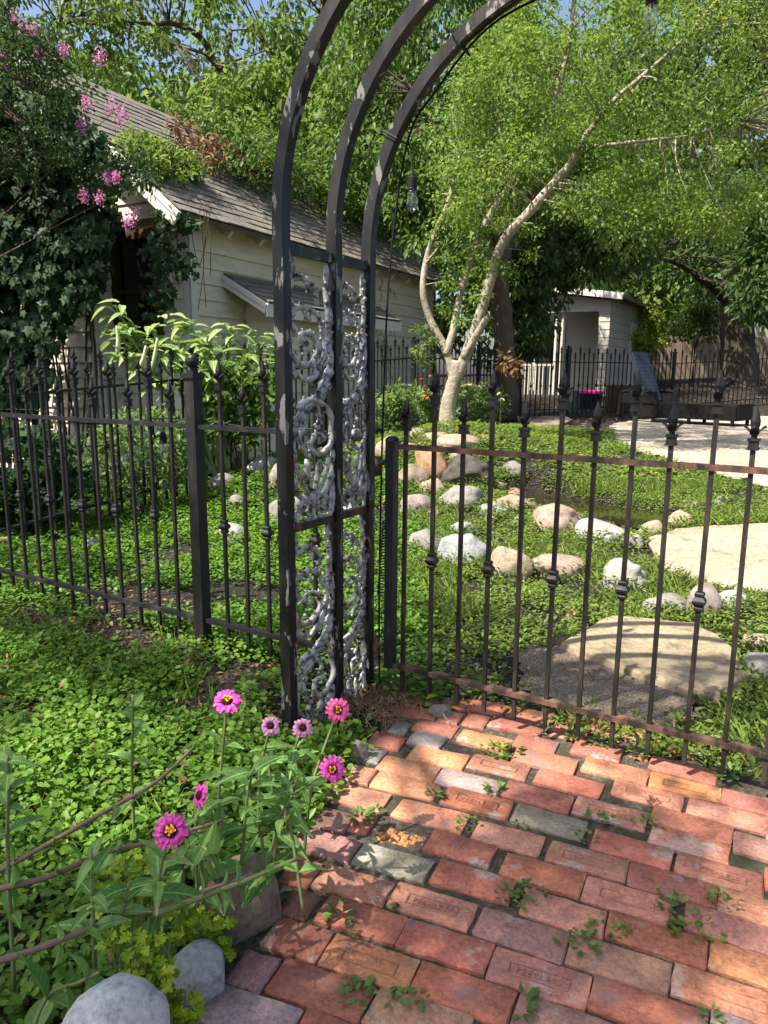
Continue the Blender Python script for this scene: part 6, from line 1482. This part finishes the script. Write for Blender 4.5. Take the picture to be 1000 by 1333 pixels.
cover('weed_lawn', 'sunny low weeds and clover covering the ground beyond the gate', (-.2, 4.2), (1.6, 6.6), 17000, keepC, (.016, .032), T_QUAD, LM['lawn'], 9, .036, (.004, .045), -.34, 1.9, seed=11.0)
keepD = lambda x, y: keepC(x, y, -1.5) & ~((x > 3.0) & (y > 10.2)) & (y < 11.5 - .1 * x)
cover('weed_lawn', 'bright sunlit ground cover round the berm and up to the far patio', (-1.5, 7.0), (6.4, 11.5), 15000, keepD, (.026, .05), T_QUAD, LM['lawn'], 7, .05, (.004, .05), -.36, 1.2, seed=15.0)
# grass blades among the weeds
def blades(name, label, n, xr, yr, keep, ln, mat, wd=.05, cat='grass'):
    x = rs.uniform(xr[0], xr[1], n); y = rs.uniform(yr[0], yr[1], n); k = keep(x, y); x, y = x[k], y[k]; nv = vnoise(x, y, 1.7, 21.0); k = nv > .02; x, y = x[k], y[k]; m = len(x)
    i = np.repeat(np.arange(m), 5); a = rs.uniform(0, 6.28, len(i)); lx = x[i] + rs.normal(0, .012, len(i)); ly = y[i] + rs.normal(0, .012, len(i))
    P = np.stack([lx, ly, hgt(lx, ly) - .015], 1); D = np.stack([np.cos(a) * .6, np.sin(a) * .6, rs.uniform(.5, 1.2, len(i))], 1); Nn = np.stack([-np.sin(a), np.cos(a), .2 * np.ones(len(i))], 1) + rnd_dir(len(i)) * .6
    TV = np.array([(-wd, 0, 0), (wd, 0, 0), (wd * .8, .55, -.06), (-wd * .8, .55, -.06), (wd * .15, 1, -.28), (-wd * .15, 1, -.28)]); TF = np.array([(0, 1, 2, 3), (3, 2, 4, 5)])
    o = leaf_obj(name, P, D, Nn, rs.uniform(ln[0], ln[1], len(i)), (TV, TF), mat); setp(o, label, cat, None, 'stuff'); return o
blades('grass_tufts', 'tufts of fine grass among the weeds behind the gate', 7000, (-.2, 3.6), (1.8, 6.4), keepC, (.05, .11), LM['lawn'])
blades('grass_tufts', 'thin grass blades mixed into the bed left of the path', 2600, (-2.8, .0), (.9, 4.0), keepA, (.05, .12), LM['cover'], .035)
x = rs.uniform(-2.6, .2, 900); y = rs.uniform(1.0, 3.8, 900); k = keepA(x, y); x, y = x[k], y[k]
o = leaf_obj('fallen_leaves', np.stack([x, y, hgt(x, y) + .02 + rs.rand(len(x)) * .05], 1), rnd_dir(len(x)) * [1, 1, .3], rnd_dir(len(x)) * .5 + np.array([0, 0, 1]), rs.uniform(.015, .04, len(x)), T_LEAF, LM['dead']); setp(o, 'dry fallen leaves caught on top of the bed plants', 'litter', None, 'stuff')
# weeds crowding the feet of the stones
ex = []; 
for (bx_, by_, bw_) in ROCKB:
    n_ = int(14 + 60 * bw_)
    for _ in range(n_):
        a_ = random.uniform(3.3, 6.1) if random.random() < .8 else random.uniform(0, 6.28); r_2 = bw_ * random.uniform(.42, .62); ex.append((bx_ + r_2 * math.cos(a_), by_ + r_2 * .85 * math.sin(a_)))
ex = np.array(ex); i = np.repeat(np.arange(len(ex)), 7); a = rs.uniform(0, 6.283, len(i)); lx = ex[i, 0] + .03 * rs.rand(len(i)) * np.cos(a); ly = ex[i, 1] + .03 * rs.rand(len(i)) * np.sin(a)
k = (dist_line(lx, ly) > .1) ; lx, ly, a = lx[k], ly[k], a[k]
o = leaf_obj('stone_edge_weeds', np.stack([lx, ly, hgt(lx, ly) + rs.uniform(-.005, .075, len(lx))], 1), np.stack([np.cos(a), np.sin(a), rs.uniform(-.1, .9, len(a))], 1), rnd_dir(len(a)) * .5 + np.array([0, 0, 1]), rs.uniform(.016, .036, len(a)), T_LEAF, LM['lawn']); setp(o, 'small weeds crowding round the feet of the garden stones', 'weeds', None, 'stuff')
# dry straw and twigs at the foot of the arch
ds = root('dry_grass', G(480, 925), 'heap of dry straw-coloured grass at the foot of the arch', 'grass'); mb = MB()
for k in range(420):
    c = G(random.gauss(492, 30), random.gauss(916, 17)); a = random.uniform(0, 6.28); L = random.uniform(.03, .12); d = np.array([math.cos(a), math.sin(a), 0]) * L
    mb.tube([c - d * .5 + [0, 0, random.uniform(0, .02)], c + [random.uniform(-.01, .01), 0, random.uniform(.015, .06)], c + d * .5 + [0, 0, random.uniform(0, .04)]], .0011, 3)
mb.build('straw', plain('dry_straw', (0.20, 0.135, 0.075), .9, 0, .4, 60, 0), ds)
# fallen leaf and bark litter
x = rs.uniform(-3.2, .3, 7000); y = rs.uniform(1.0, 4.4, 7000); k = (dist_line(x, y) < .5) & (x < path_edge(y)); x, y = x[k], y[k]
o = leaf_obj('leaf_litter', np.stack([x, y, hgt(x, y) - .012 + rs.rand(len(x)) * .012], 1), rnd_dir(len(x)) * [1, 1, .25], rnd_dir(len(x)) * .4 + np.array([0, 0, 1]), rs.uniform(.012, .04, len(x)), T_QUAD, LM['dead']); setp(o, 'brown leaf litter and bark bits on the bed soil', 'litter', None, 'stuff')
x = rs.uniform(1.5, 14, 5200); y = rs.uniform(9.5, 24, 5200); k = np.array([not in_poly(FLAG[2], np.array([a]), np.array([b]))[0] for a, b in zip(x, y)]); x, y = x[k], y[k]
o = leaf_obj('leaf_litter', np.stack([x, y, hgt(x, y) - .005 + rs.rand(len(x)) * .01], 1), rnd_dir(len(x)) * [1, 1, .2], rnd_dir(len(x)) * .4 + np.array([0, 0, 1]), rs.uniform(.04, .09, len(x)), T_QUAD, LM['dead']); setp(o, 'brown leaf litter on the shaded ground of the far yard', 'litter', None, 'stuff')
# ================================================================== WEEDS IN THE PATH
WD = [ # px, py, radius m, leaves, leaf length, kind, label
 (470, 1068, .055, 16, .045, 'long', 'long-leaved weed beside the crumbled orange brick'), (567, 1036, .035, 16, .03, 'spike', 'spiky little weed in the sunlit bricks'), (643, 1030, .045, 18, .035, 'spike', 'grey-green spiky weed above the mossy grey brick'),
 (610, 1074, .03, 16, .016, 'round', 'tiny round-leaved weed left of the flower shadow bricks'), (652, 978, .058, 60, .024, 'round', 'yellow-green creeping weed sprawling near the gate'), (745, 958, .06, 34, .035, 'spike', 'bushy weed under the third gate picket from the left hinge'), (785, 968, .075, 46, .032, 'long', 'biggest weed clump under the middle of the gate'), (832, 982, .06, 32, .034, 'long', 'leafy weed under the gate right of the biggest clump'), (705, 955, .03, 14, .022, 'round', 'small leafy weed under the gate left of the clumps'),
 (850, 1046, .032, 26, .016, 'dry', 'dry grey weed on the pressed brick at the right'), (843, 1074, .03, 18, .02, 'round', 'weed at the joint below the dry grey weed'), (778, 1066, .03, 20, .018, 'round', 'weed at the right end of the mossy grey brick'), (766, 1094, .026, 14, .016, 'round', 'small weed below the mossy grey brick corner'),
 (680, 1172, .045, 40, .02, 'round', 'round-leaved weed above the purple brick'), (790, 1212, .035, 26, .02, 'round', 'weed trailing over the brick with the cement spot'), (756, 1232, .035, 24, .022, 'round', 'pale weed beside the brick with the cement spot'), (872, 1178, .04, 34, .018, 'round', 'dense green weed in the right-hand joints'), (902, 1212, .05, 38, .022, 'round', 'light green weed spreading below the dense one'), (946, 1176, .03, 20, .018, 'round', 'small weed near the right edge of the path'),
 (505, 1181, .02, 8, .018, 'round', 'tiny weed at the left end of a pressed brick'), (440, 1196, .05, 14, .035, 'long', 'leafy weed by the brown boulder'), (452, 1215, .03, 9, .026, 'long', 'small leafy weed below the brown boulder weed'), (474, 1302, .05, 30, .024, 'round', 'weed cluster with one big leaf at the lower left'), (532, 1302, .028, 18, .02, 'round', 'small weed near the bottom of the path'), (682, 1312, .045, 14, .04, 'spike', 'star-shaped weed at the bottom of the path'), (924, 1326, .03, 14, .025, 'spike', 'weed at the bottom right of the path'), (490, 1060, .03, 10, .03, 'long', 'sprig lying on the orange bricks'),
 (560, 905, .05, 26, .035, 'long', 'leafy weed by the gate hinge stile foot'), (600, 908, .05, 22, .035, 'long', 'green sprig in front of the blue-grey pebbles'), (680, 1078, .022, 10, .014, 'round', 'tiny weed left of the mossy grey brick'), (950, 1010, .08, 40, .04, 'long', 'leafy weed at the right end of the gate'), (885, 940, .07, 34, .035, 'long', 'fresh green weed in front of the flagstone step'), (955, 950, .08, 40, .035, 'spike', 'grassy weed right of the flagstone step')]
for (px, py, rad, n, ln, kind, lab) in WD:
    c = un(px, py, .0) if py > 930 else G(px, py); c[2] = max(c[2], 0.0) - .004
    a = rs.uniform(0, 6.28, n); r = rad * rs.rand(n) ** .7; tm = {'long': T_LEAF, 'spike': T_QUAD, 'round': T_ROUND, 'dry': T_QUAD}[kind]
    ca, sa = np.cos(a), np.sin(a)
    if kind == 'round':
        P = np.stack([c[0] + r * ca * 1.25, c[1] + r * sa * .9, c[2] + rs.uniform(.006, .024, n)], 1); D = np.stack([np.cos(a + rs.normal(0, .8, n)), np.sin(a + rs.normal(0, .8, n)), rs.uniform(-.1, .5, n)], 1)
    else:
        P = np.stack([c[0] + .5 * r * ca, c[1] + .5 * r * sa, c[2] + rs.uniform(.004, .02, n)], 1); D = np.stack([ca, sa, rs.uniform(.05, .75, n)], 1)
    o = leaf_obj('path_weed', P, D, rnd_dir(n) * .35 + np.array([0, 0, 1]), ln * .78 * rs.uniform(.7, 1.2, n), tm, LM['dead'] if kind == 'dry' else (LM['lawn'] if 'yellow' in lab or 'light green' in lab or 'fresh' in lab else LM['weed'])); setp(o, lab, 'weed', 'weeds sprouting in and around the brick path')
# fine crumbs and moss in the joints
x = rs.uniform(-.3, 1.6, 5000); y = rs.uniform(1.1, 2.6, 5000); k = (dist_line(x, y) < .05) & (x > path_edge(y) - .03); x, y = x[k], y[k]
o = leaf_obj('joint_crumbs', np.stack([x, y, -.014 + rs.rand(len(x)) * .004], 1), rnd_dir(len(x)) * [1, 1, .3], rnd_dir(len(x)), rs.uniform(.003, .008, len(x)), T_QUAD, LM['dead']); setp(o, 'dry crumbs and grit lying in the brick joints', 'grit', None, 'stuff')

# ================================================================== ZINNIAS
def petal_mat(name, tip, base):
    m, nt, b = mat_new(name); a = nt.nodes.new('ShaderNodeAttribute'); a.attribute_name = 'rnd'
    r = ramp(nt, a.outputs['Fac'], [(0.0, base), (0.55, tip), (1.0, np.clip(np.array(tip) * 1.15 + .02, 0, 1))]); nt.links.new(r.outputs[0], b.inputs['Base Color']); b.inputs['Roughness'].default_value = .55
    tr = nt.nodes.new('ShaderNodeBsdfTranslucent'); nt.links.new(r.outputs[0], tr.inputs[0]); ms = nt.nodes.new('ShaderNodeMixShader'); ms.inputs[0].default_value = .3
    nt.links.new(b.outputs[0], ms.inputs[1]); nt.links.new(tr.outputs[0], ms.inputs[2]); nt.links.new(ms.outputs[0], nt.nodes['Material Output'].inputs['Surface']); return m
PM = {'magenta': petal_mat('magenta_petals', (0.64, 0.055, 0.36), (0.36, 0.03, 0.33)), 'pink': petal_mat('pink_petals', (0.70, 0.10, 0.28), (0.45, 0.05, 0.28)), 'pale': petal_mat('faded_pink_petals', (0.40, 0.17, 0.32), (0.25, 0.07, 0.22))}
MT['disc'] = plain('maroon_flower_disc', (0.075, 0.018, 0.014), .8, 0, .4, 300, .8, .004); MT['floret'] = plain('yellow_florets', (0.80, 0.40, 0.02), .6, 0, .15, 100, 0)
MT['zstem'] = plain('hairy_green_stem', (0.17, 0.20, 0.085), .7, 0, .25, 40, .1); MT['pstem'] = plain('purple_brown_stem', (0.20, 0.125, 0.095), .7, 0, .35, 40, .2)
def frame(n):
    n = norm(n); x = norm(np.cross((0, 0, 1), n)) if abs(n[2]) < .95 else np.array([1., 0, 0]); return x, np.cross(n, x), n
def flower(par, c, nrm, R, kind, npet=17, yel=1.0):
    x, y, n = frame(nrm); V = []; F = []; rn = []
    for ring, (cnt, r0, r1, lift) in enumerate(((npet, .22, 1.0, .02), (npet - 5, .20, .80, .12))):
        for k in range(cnt):
            a = 2 * math.pi * (k + .5 * ring + random.uniform(-.22, .22)) / cnt; tw = random.uniform(-.10, .08); d = x * math.cos(a) + y * math.sin(a); sd = -x * math.sin(a) + y * math.cos(a); Lf = random.uniform(.80, 1.06)
            b = len(V); wmax = math.pi * R * .66 / cnt
            for i, (t, wf, z) in enumerate(((r0, .45, lift * .6), (.45, .85, lift + .09), (.72, 1.05, lift + .10), (.92, .85, lift + .03), (1.0, .30, lift - .05))):
                rr_ = R * (r0 + (r1 - r0) * t * Lf) if i else R * r0
                for s in (-1, 0, 1): V.append(c + d * rr_ + sd * s * wmax * wf + n * R * (z + tw * t + (.06 if s else 0)))
            for i in range(4):
                for s in (0, 1): q = b + 3 * i + s; F.append((q, q + 1, q + 4, q + 3)); rn.append(min(1, .15 + .25 * i + random.uniform(-.08, .12)))
    off = WO[par.name]; fo = mk('flower_head', np_mesh('flower_head', np.array(V) - off, np.array(F), np.array(rn)), PM[kind], par); WO[fo.name] = off
    mb = MB(); 
    for k in range(70):   # scaly cone
        f = k / 70; rr_ = R * .36 * math.sqrt(1 - f * .96); a = k * 2.39996; h = R * (.10 + .30 * f); q = c + x * math.cos(a) * rr_ + y * math.sin(a) * rr_ + n * h; s = R * .06
        d = norm(x * math.cos(a) + y * math.sin(a)); mb.add([q - d * s, q + np.cross(n, d) * s, q + d * s, q - np.cross(n, d) * s, q + n * s * 2.2 + d * s * .4, q - n * s * 2], [(0, 1, 4), (1, 2, 4), (2, 3, 4), (3, 0, 4), (1, 0, 5), (2, 1, 5), (3, 2, 5), (0, 3, 5)])
    V2 = []; F2 = []
    for k in range(13):
        a0 = 2 * math.pi * k / 12
    cc = []
    for L in range(5):
        rr_ = R * .36 * math.cos(L / 4 * 1.35); h = R * (.05 + .36 * math.sin(L / 4 * 1.45))
        for k in range(12): a = 2 * math.pi * k / 12; cc.append(c + x * math.cos(a) * rr_ + y * math.sin(a) * rr_ + n * h)
    mb.add(cc, [(L * 12 + k, L * 12 + (k + 1) % 12, (L + 1) * 12 + (k + 1) % 12, (L + 1) * 12 + k) for L in range(4) for k in range(12)] + [tuple(48 + k for k in range(12))])
    mb.build('disc', MT['disc'], par).parent = fo
    if yel > 0:
        mb = MB()
        for k in range(int(16 * yel)):
            a = k * 2.39996 + random.uniform(-.2, .2); rr_ = R * random.uniform(.04, .26); q = c + x * math.cos(a) * rr_ + y * math.sin(a) * rr_ + n * R * .42 + y * R * .05
            for j in range(5):
                b2 = 2 * math.pi * j / 5; d = x * math.cos(b2) + y * math.sin(b2); e = np.cross(n, d); s = R * .085; mb.add([q, q + d * s * .6 + e * s * .35, q + d * s + n * s * .3, q + d * s * .6 - e * s * .35], [(0, 1, 2, 3)])
            mb.tube([q - n * R * .15, q], R * .02, 4)
        mb.build('florets', MT['floret'], par).parent = fo
    # green bracts
    mb = MB(); mb.tube([c - n * R * .32, c - n * R * .16, c + n * R * .05], [R * .10, R * .27, R * .33], 10); mb.build('bracts', MT['zstem'], par, smooth=True).parent = fo
ZT = [lance(6, .21, .30, .10), lance(6, .17, .05, .14), lance(6, .20, .85, .06)]
def leaf_pairs(par, path, nodes, ln, droop=.25, mat='zinnia', ph=0.0, up=.45):
    P = []; D = []; Nn = []; S = []; q = smooth_path(path, 8); m = len(q)
    for j, f in enumerate(nodes):
        i = min(int(f * (m - 1)), m - 2); t = norm(q[i + 1] - q[i]); x, y, n = frame(t); a0 = ph + j * 1.45 + random.uniform(-.6, .6)
        for s in (0, math.pi + random.uniform(-.4, .4)):
            d = x * math.cos(a0 + s) + y * math.sin(a0 + s); P.append(q[i]); D.append(d + t * up + np.array([0, 0, random.uniform(-.15, .2)])); Nn.append(t * 1.0 + np.array([0, -.15, .5])); S.append(ln * 0.98 * random.uniform(.6, 1.15) * (1.1 - .35 * f))
    P, D, Nn, S = map(np.array, (P, D, Nn, S)); k = rs.permutation(len(P)); o = None
    for j, tm in enumerate(ZT):
        i = k[j::len(ZT)]
        if len(i): leaf_obj('leaves', P[i], D[i], Nn[i] + rnd_dir(len(i)) * .35, S[i], tm, LM[mat], par, smooth=True)
def zinnia(label, path, nodes, ln, fl=None, stem='zstem', r0=.0042, r1=.0026, up=.45):
    q = smooth_path(path, 6); m = len(q)
    z = root('zinnia', path[0], label, 'zinnia', 'zinnias in the corner bed')
    mb = MB(); mb.tube(q, [r0 + (r1 - r0) * i / (m - 1) for i in range(m)], 7); mb.build('stem', MT[stem], z, smooth=True)
    leaf_pairs(z, path, nodes, ln, up=up, ph=random.uniform(0, 3))
    if fl: flower(z, np.array(path[-1]), *fl)
    return z
def PX(*L): return [at(*q) for q in L]
def gp(px, py): return G(px, py)
toC = lambda P, u=.6: norm((CO - P) * [1, 1, .6] + np.array([0, 0, u]))
p = PX((205, 1245, 1.30), (206, 1190, 1.26), (208, 1140, 1.23), (222, 1082, 1.2)); p[0] = p[0] * [1, 1, 0] + [0, 0, .02]
zinnia('tall front zinnia with a large magenta bloom and yellow-tipped dark disc', p, (.35, .5, .66, .8, .3, .22), .088, (toC(p[-1], .35), .033, 'magenta', 18, 1.0))
p = PX((285, 1120, 1.62), (284, 1060, 1.62), (290, 980, 1.60), (296, 914, 1.58)); p[0][2] = .02
zinnia('zinnia with flat magenta bloom highest on the left', p, (.25, .4, .55, .72), .075, (norm([.05, -.55, .85]), .034, 'magenta', 16, .8))
p = PX((335, 1060, 1.75), (338, 1010, 1.75), (345, 975, 1.72), (352, 945, 1.7)); p[0][2] = .02
zinnia('faded pink zinnia with bare dark disc left of its twin', p, (.3, .5, .7), .07, (toC(p[-1], .9), .026, 'pale', 15, 0))
p = PX((372, 1050, 1.80), (378, 1010, 1.78), (384, 975, 1.76), (394, 948, 1.74)); p[0][2] = .02
zinnia('faded pink zinnia just in front of the arch post foot', p, (.3, .5, .68), .07, (toC(p[-1], 1.0), .028, 'pale', 15, 0))
p = PX((395, 1075, 1.70), (405, 1030, 1.70), (418, 985, 1.72), (440, 924, 1.76)); p[0][2] = .02
zinnia('pink zinnia on a bare stem in front of the scroll panel', p, (.2, .35, .62, .63), .062, (toC(p[-1], .35), .033, 'pink', 15, .5), up=.7)
p = PX((345, 1085, 1.62), (370, 1050, 1.6), (400, 1022, 1.58), (433, 1001, 1.56)); p[0][2] = .03
zinnia('bright magenta zinnia leaning out over the path edge', p, (.15, .3, .45, .6, .7), .080, (toC(p[-1], .15), .031, 'magenta', 17, .6))
p = PX((255, 1120, 1.45), (255, 1090, 1.45), (258, 1060, 1.44), (262, 1036, 1.43)); p[0][2] = .03
zinnia('small zinnia bloom half hidden among leaves above the big front flower', p, (.3, .6, .8), .075, (norm([-.6, -.5, .4]), .026, 'magenta', 14, 0))
# leafy stems without flowers
for lab, pts, nodes, ln in (
  ('leafy green zinnia stem with a closed bud left of the big bloom', ((122, 1270, 1.2), (122, 1210, 1.17), (120, 1160, 1.15), (119, 1105, 1.13)), (.2, .35, .5, .65, .8, .95), .075),
  ('tall leafy zinnia stem at the left edge', ((8, 1180, 1.25), (10, 1100, 1.22), (12, 1030, 1.2), (10, 985, 1.18)), (.2, .4, .55, .7, .85, .97), .08),
  ('leafy zinnia stem in the middle of the left bed', ((172, 1040, 1.75), (172, 1000, 1.74), (173, 950, 1.73), (173, 905, 1.72)), (.2, .4, .6, .75, .9), .085),
  ('zinnia stem with broad leaves below the flat magenta bloom', ((310, 1120, 1.50), (318, 1085, 1.48), (322, 1040, 1.47), (330, 1000, 1.46)), (.2, .4, .6, .8, .97), .085),
  ('zinnia shoot with spreading leaves beside the leaning bloom', ((350, 1110, 1.5), (362, 1075, 1.5), (378, 1040, 1.5), (388, 1010, 1.5)), (.15, .3, .45, .6, .8, .97), .08),
  ('zinnia shoot hanging over the brown boulder', ((270, 1130, 1.42), (262, 1115, 1.38), (268, 1105, 1.35), (280, 1130, 1.32)), (.2, .5, .8), .085),
  ('zinnia shoot with long leaves near the brick edge', ((395, 1105, 1.45), (380, 1085, 1.46), (372, 1060, 1.47), (380, 1035, 1.47)), (.2, .5, .75, .95), .08),
  ('leafy shoot lying low at the bottom left corner', ((20, 1330, 1.08), (60, 1300, 1.09), (100, 1280, 1.1), (130, 1265, 1.1)), (.15, .35, .55, .8), .085),
  ('short bushy zinnia shoot left of the brown boulder', ((240, 1165, 1.38), (238, 1140, 1.37), (240, 1118, 1.36), (246, 1100, 1.35)), (.2, .45, .7, .95), .085),
  ('short bushy zinnia shoot under the half hidden bloom', ((285, 1135, 1.45), (282, 1112, 1.45), (284, 1090, 1.44), (290, 1070, 1.44)), (.2, .45, .7, .95), .085),
  ('short zinnia shoot between bud stem and big bloom', ((160, 1230, 1.22), (160, 1200, 1.21), (163, 1175, 1.2), (168, 1150, 1.19)), (.2, .45, .7, .95), .08),
  ('low zinnia shoot right of the brown boulder top', ((345, 1120, 1.5), (342, 1100, 1.5), (338, 1080, 1.5), (336, 1062, 1.5)), (.2, .5, .8, .97), .08),
  ('zinnia shoot in front of the dry grass, left of the pink bloom', ((362, 1070, 1.62), (356, 1040, 1.62), (352, 1010, 1.62), (350, 985, 1.62)), (.3, .6, .9), .07)):
    p = PX(*pts); p[0][2] = max(min(p[0][2], .05), .0); zinnia(lab, p, nodes, ln)
for lab, pts in (('long purple-brown fallen stem running from the left edge to the boulder', ((-40, 1262, 1.05), (40, 1238, 1.1), (110, 1212, 1.16), (180, 1190, 1.22), (250, 1165, 1.28), (330, 1138, 1.36))), ('fallen brown zinnia stem above the long purple one', ((-40, 1165, 1.2), (60, 1142, 1.24), (130, 1112, 1.3), (200, 1095, 1.36), (290, 1068, 1.42))), ('thin fallen stem crossing the bed higher up', ((-30, 1150, 1.4), (60, 1100, 1.45), (130, 1060, 1.5), (200, 1020, 1.58), (250, 975, 1.66))), ('pale green stem resting on the brown boulder', ((200, 1190, 1.2), (270, 1165, 1.25), (330, 1142, 1.3), (388, 1117, 1.36)))):
    p = PX(*pts); zinnia(lab, p, (.15, .3, .42, .58, .75, .9), .062, None, 'pstem' if 'pale' not in lab else 'zstem', .0062, .004, .3)
# yellow-green feverfew clumps by the stones
for (lab, spots) in (('yellow-green lobed foliage between the two front stones', ((205, 1285), (212, 1305), (228, 1318), (215, 1330), (196, 1268), (236, 1330))), ('yellow-green lobed foliage in front of the brown boulder', ((255, 1200), (275, 1205), (290, 1230), (262, 1225), (245, 1190))), ('yellow-green lobed foliage under the big front bloom', ((190, 1225), (170, 1240), (205, 1245), (180, 1260), (160, 1215))), ('bright lobed foliage in the gap behind the big bloom', ((180, 1120), (165, 1140), (195, 1135), (150, 1165), (185, 1160)))):
    Y = 1.13 if 'two front' in lab else (1.36 if 'brown' in lab else (1.16 if 'under' in lab else 1.35)); P = []; 
    for (x, y) in spots:
        c = at(x, y, Y)
        for k in range(14): P.append(c + np.array([random.uniform(-.03, .03), random.uniform(-.03, .03), random.uniform(-.025, .02)]))
    P = np.array(P); n = len(P); b = P.mean(0); b[2] = 0
    r = root('feverfew', b, lab, 'plant', 'yellow-green foliage in the corner bed'); a = rs.uniform(0, 6.28, n)
    leaf_obj('leaves', P, np.stack([np.cos(a), np.sin(a) - .3, rs.uniform(-.2, .4, n)], 1), rnd_dir(n) * .4 + np.array([0, -.3, 1]), rs.uniform(.018, .036, n), T_FEV, LM['fever'], r)
    mb = MB()
    for q in P[::3]: mb.tube(smooth_path([q * [1, 1, 0] + (b - q) * [.25, .25, 0] + [random.uniform(-.02, .02), 0, 0.0], q + (b - q) * [.15, .15, .4], q], 3), .0014, 4)
    mb.build('stems', MT['zstem'], r)
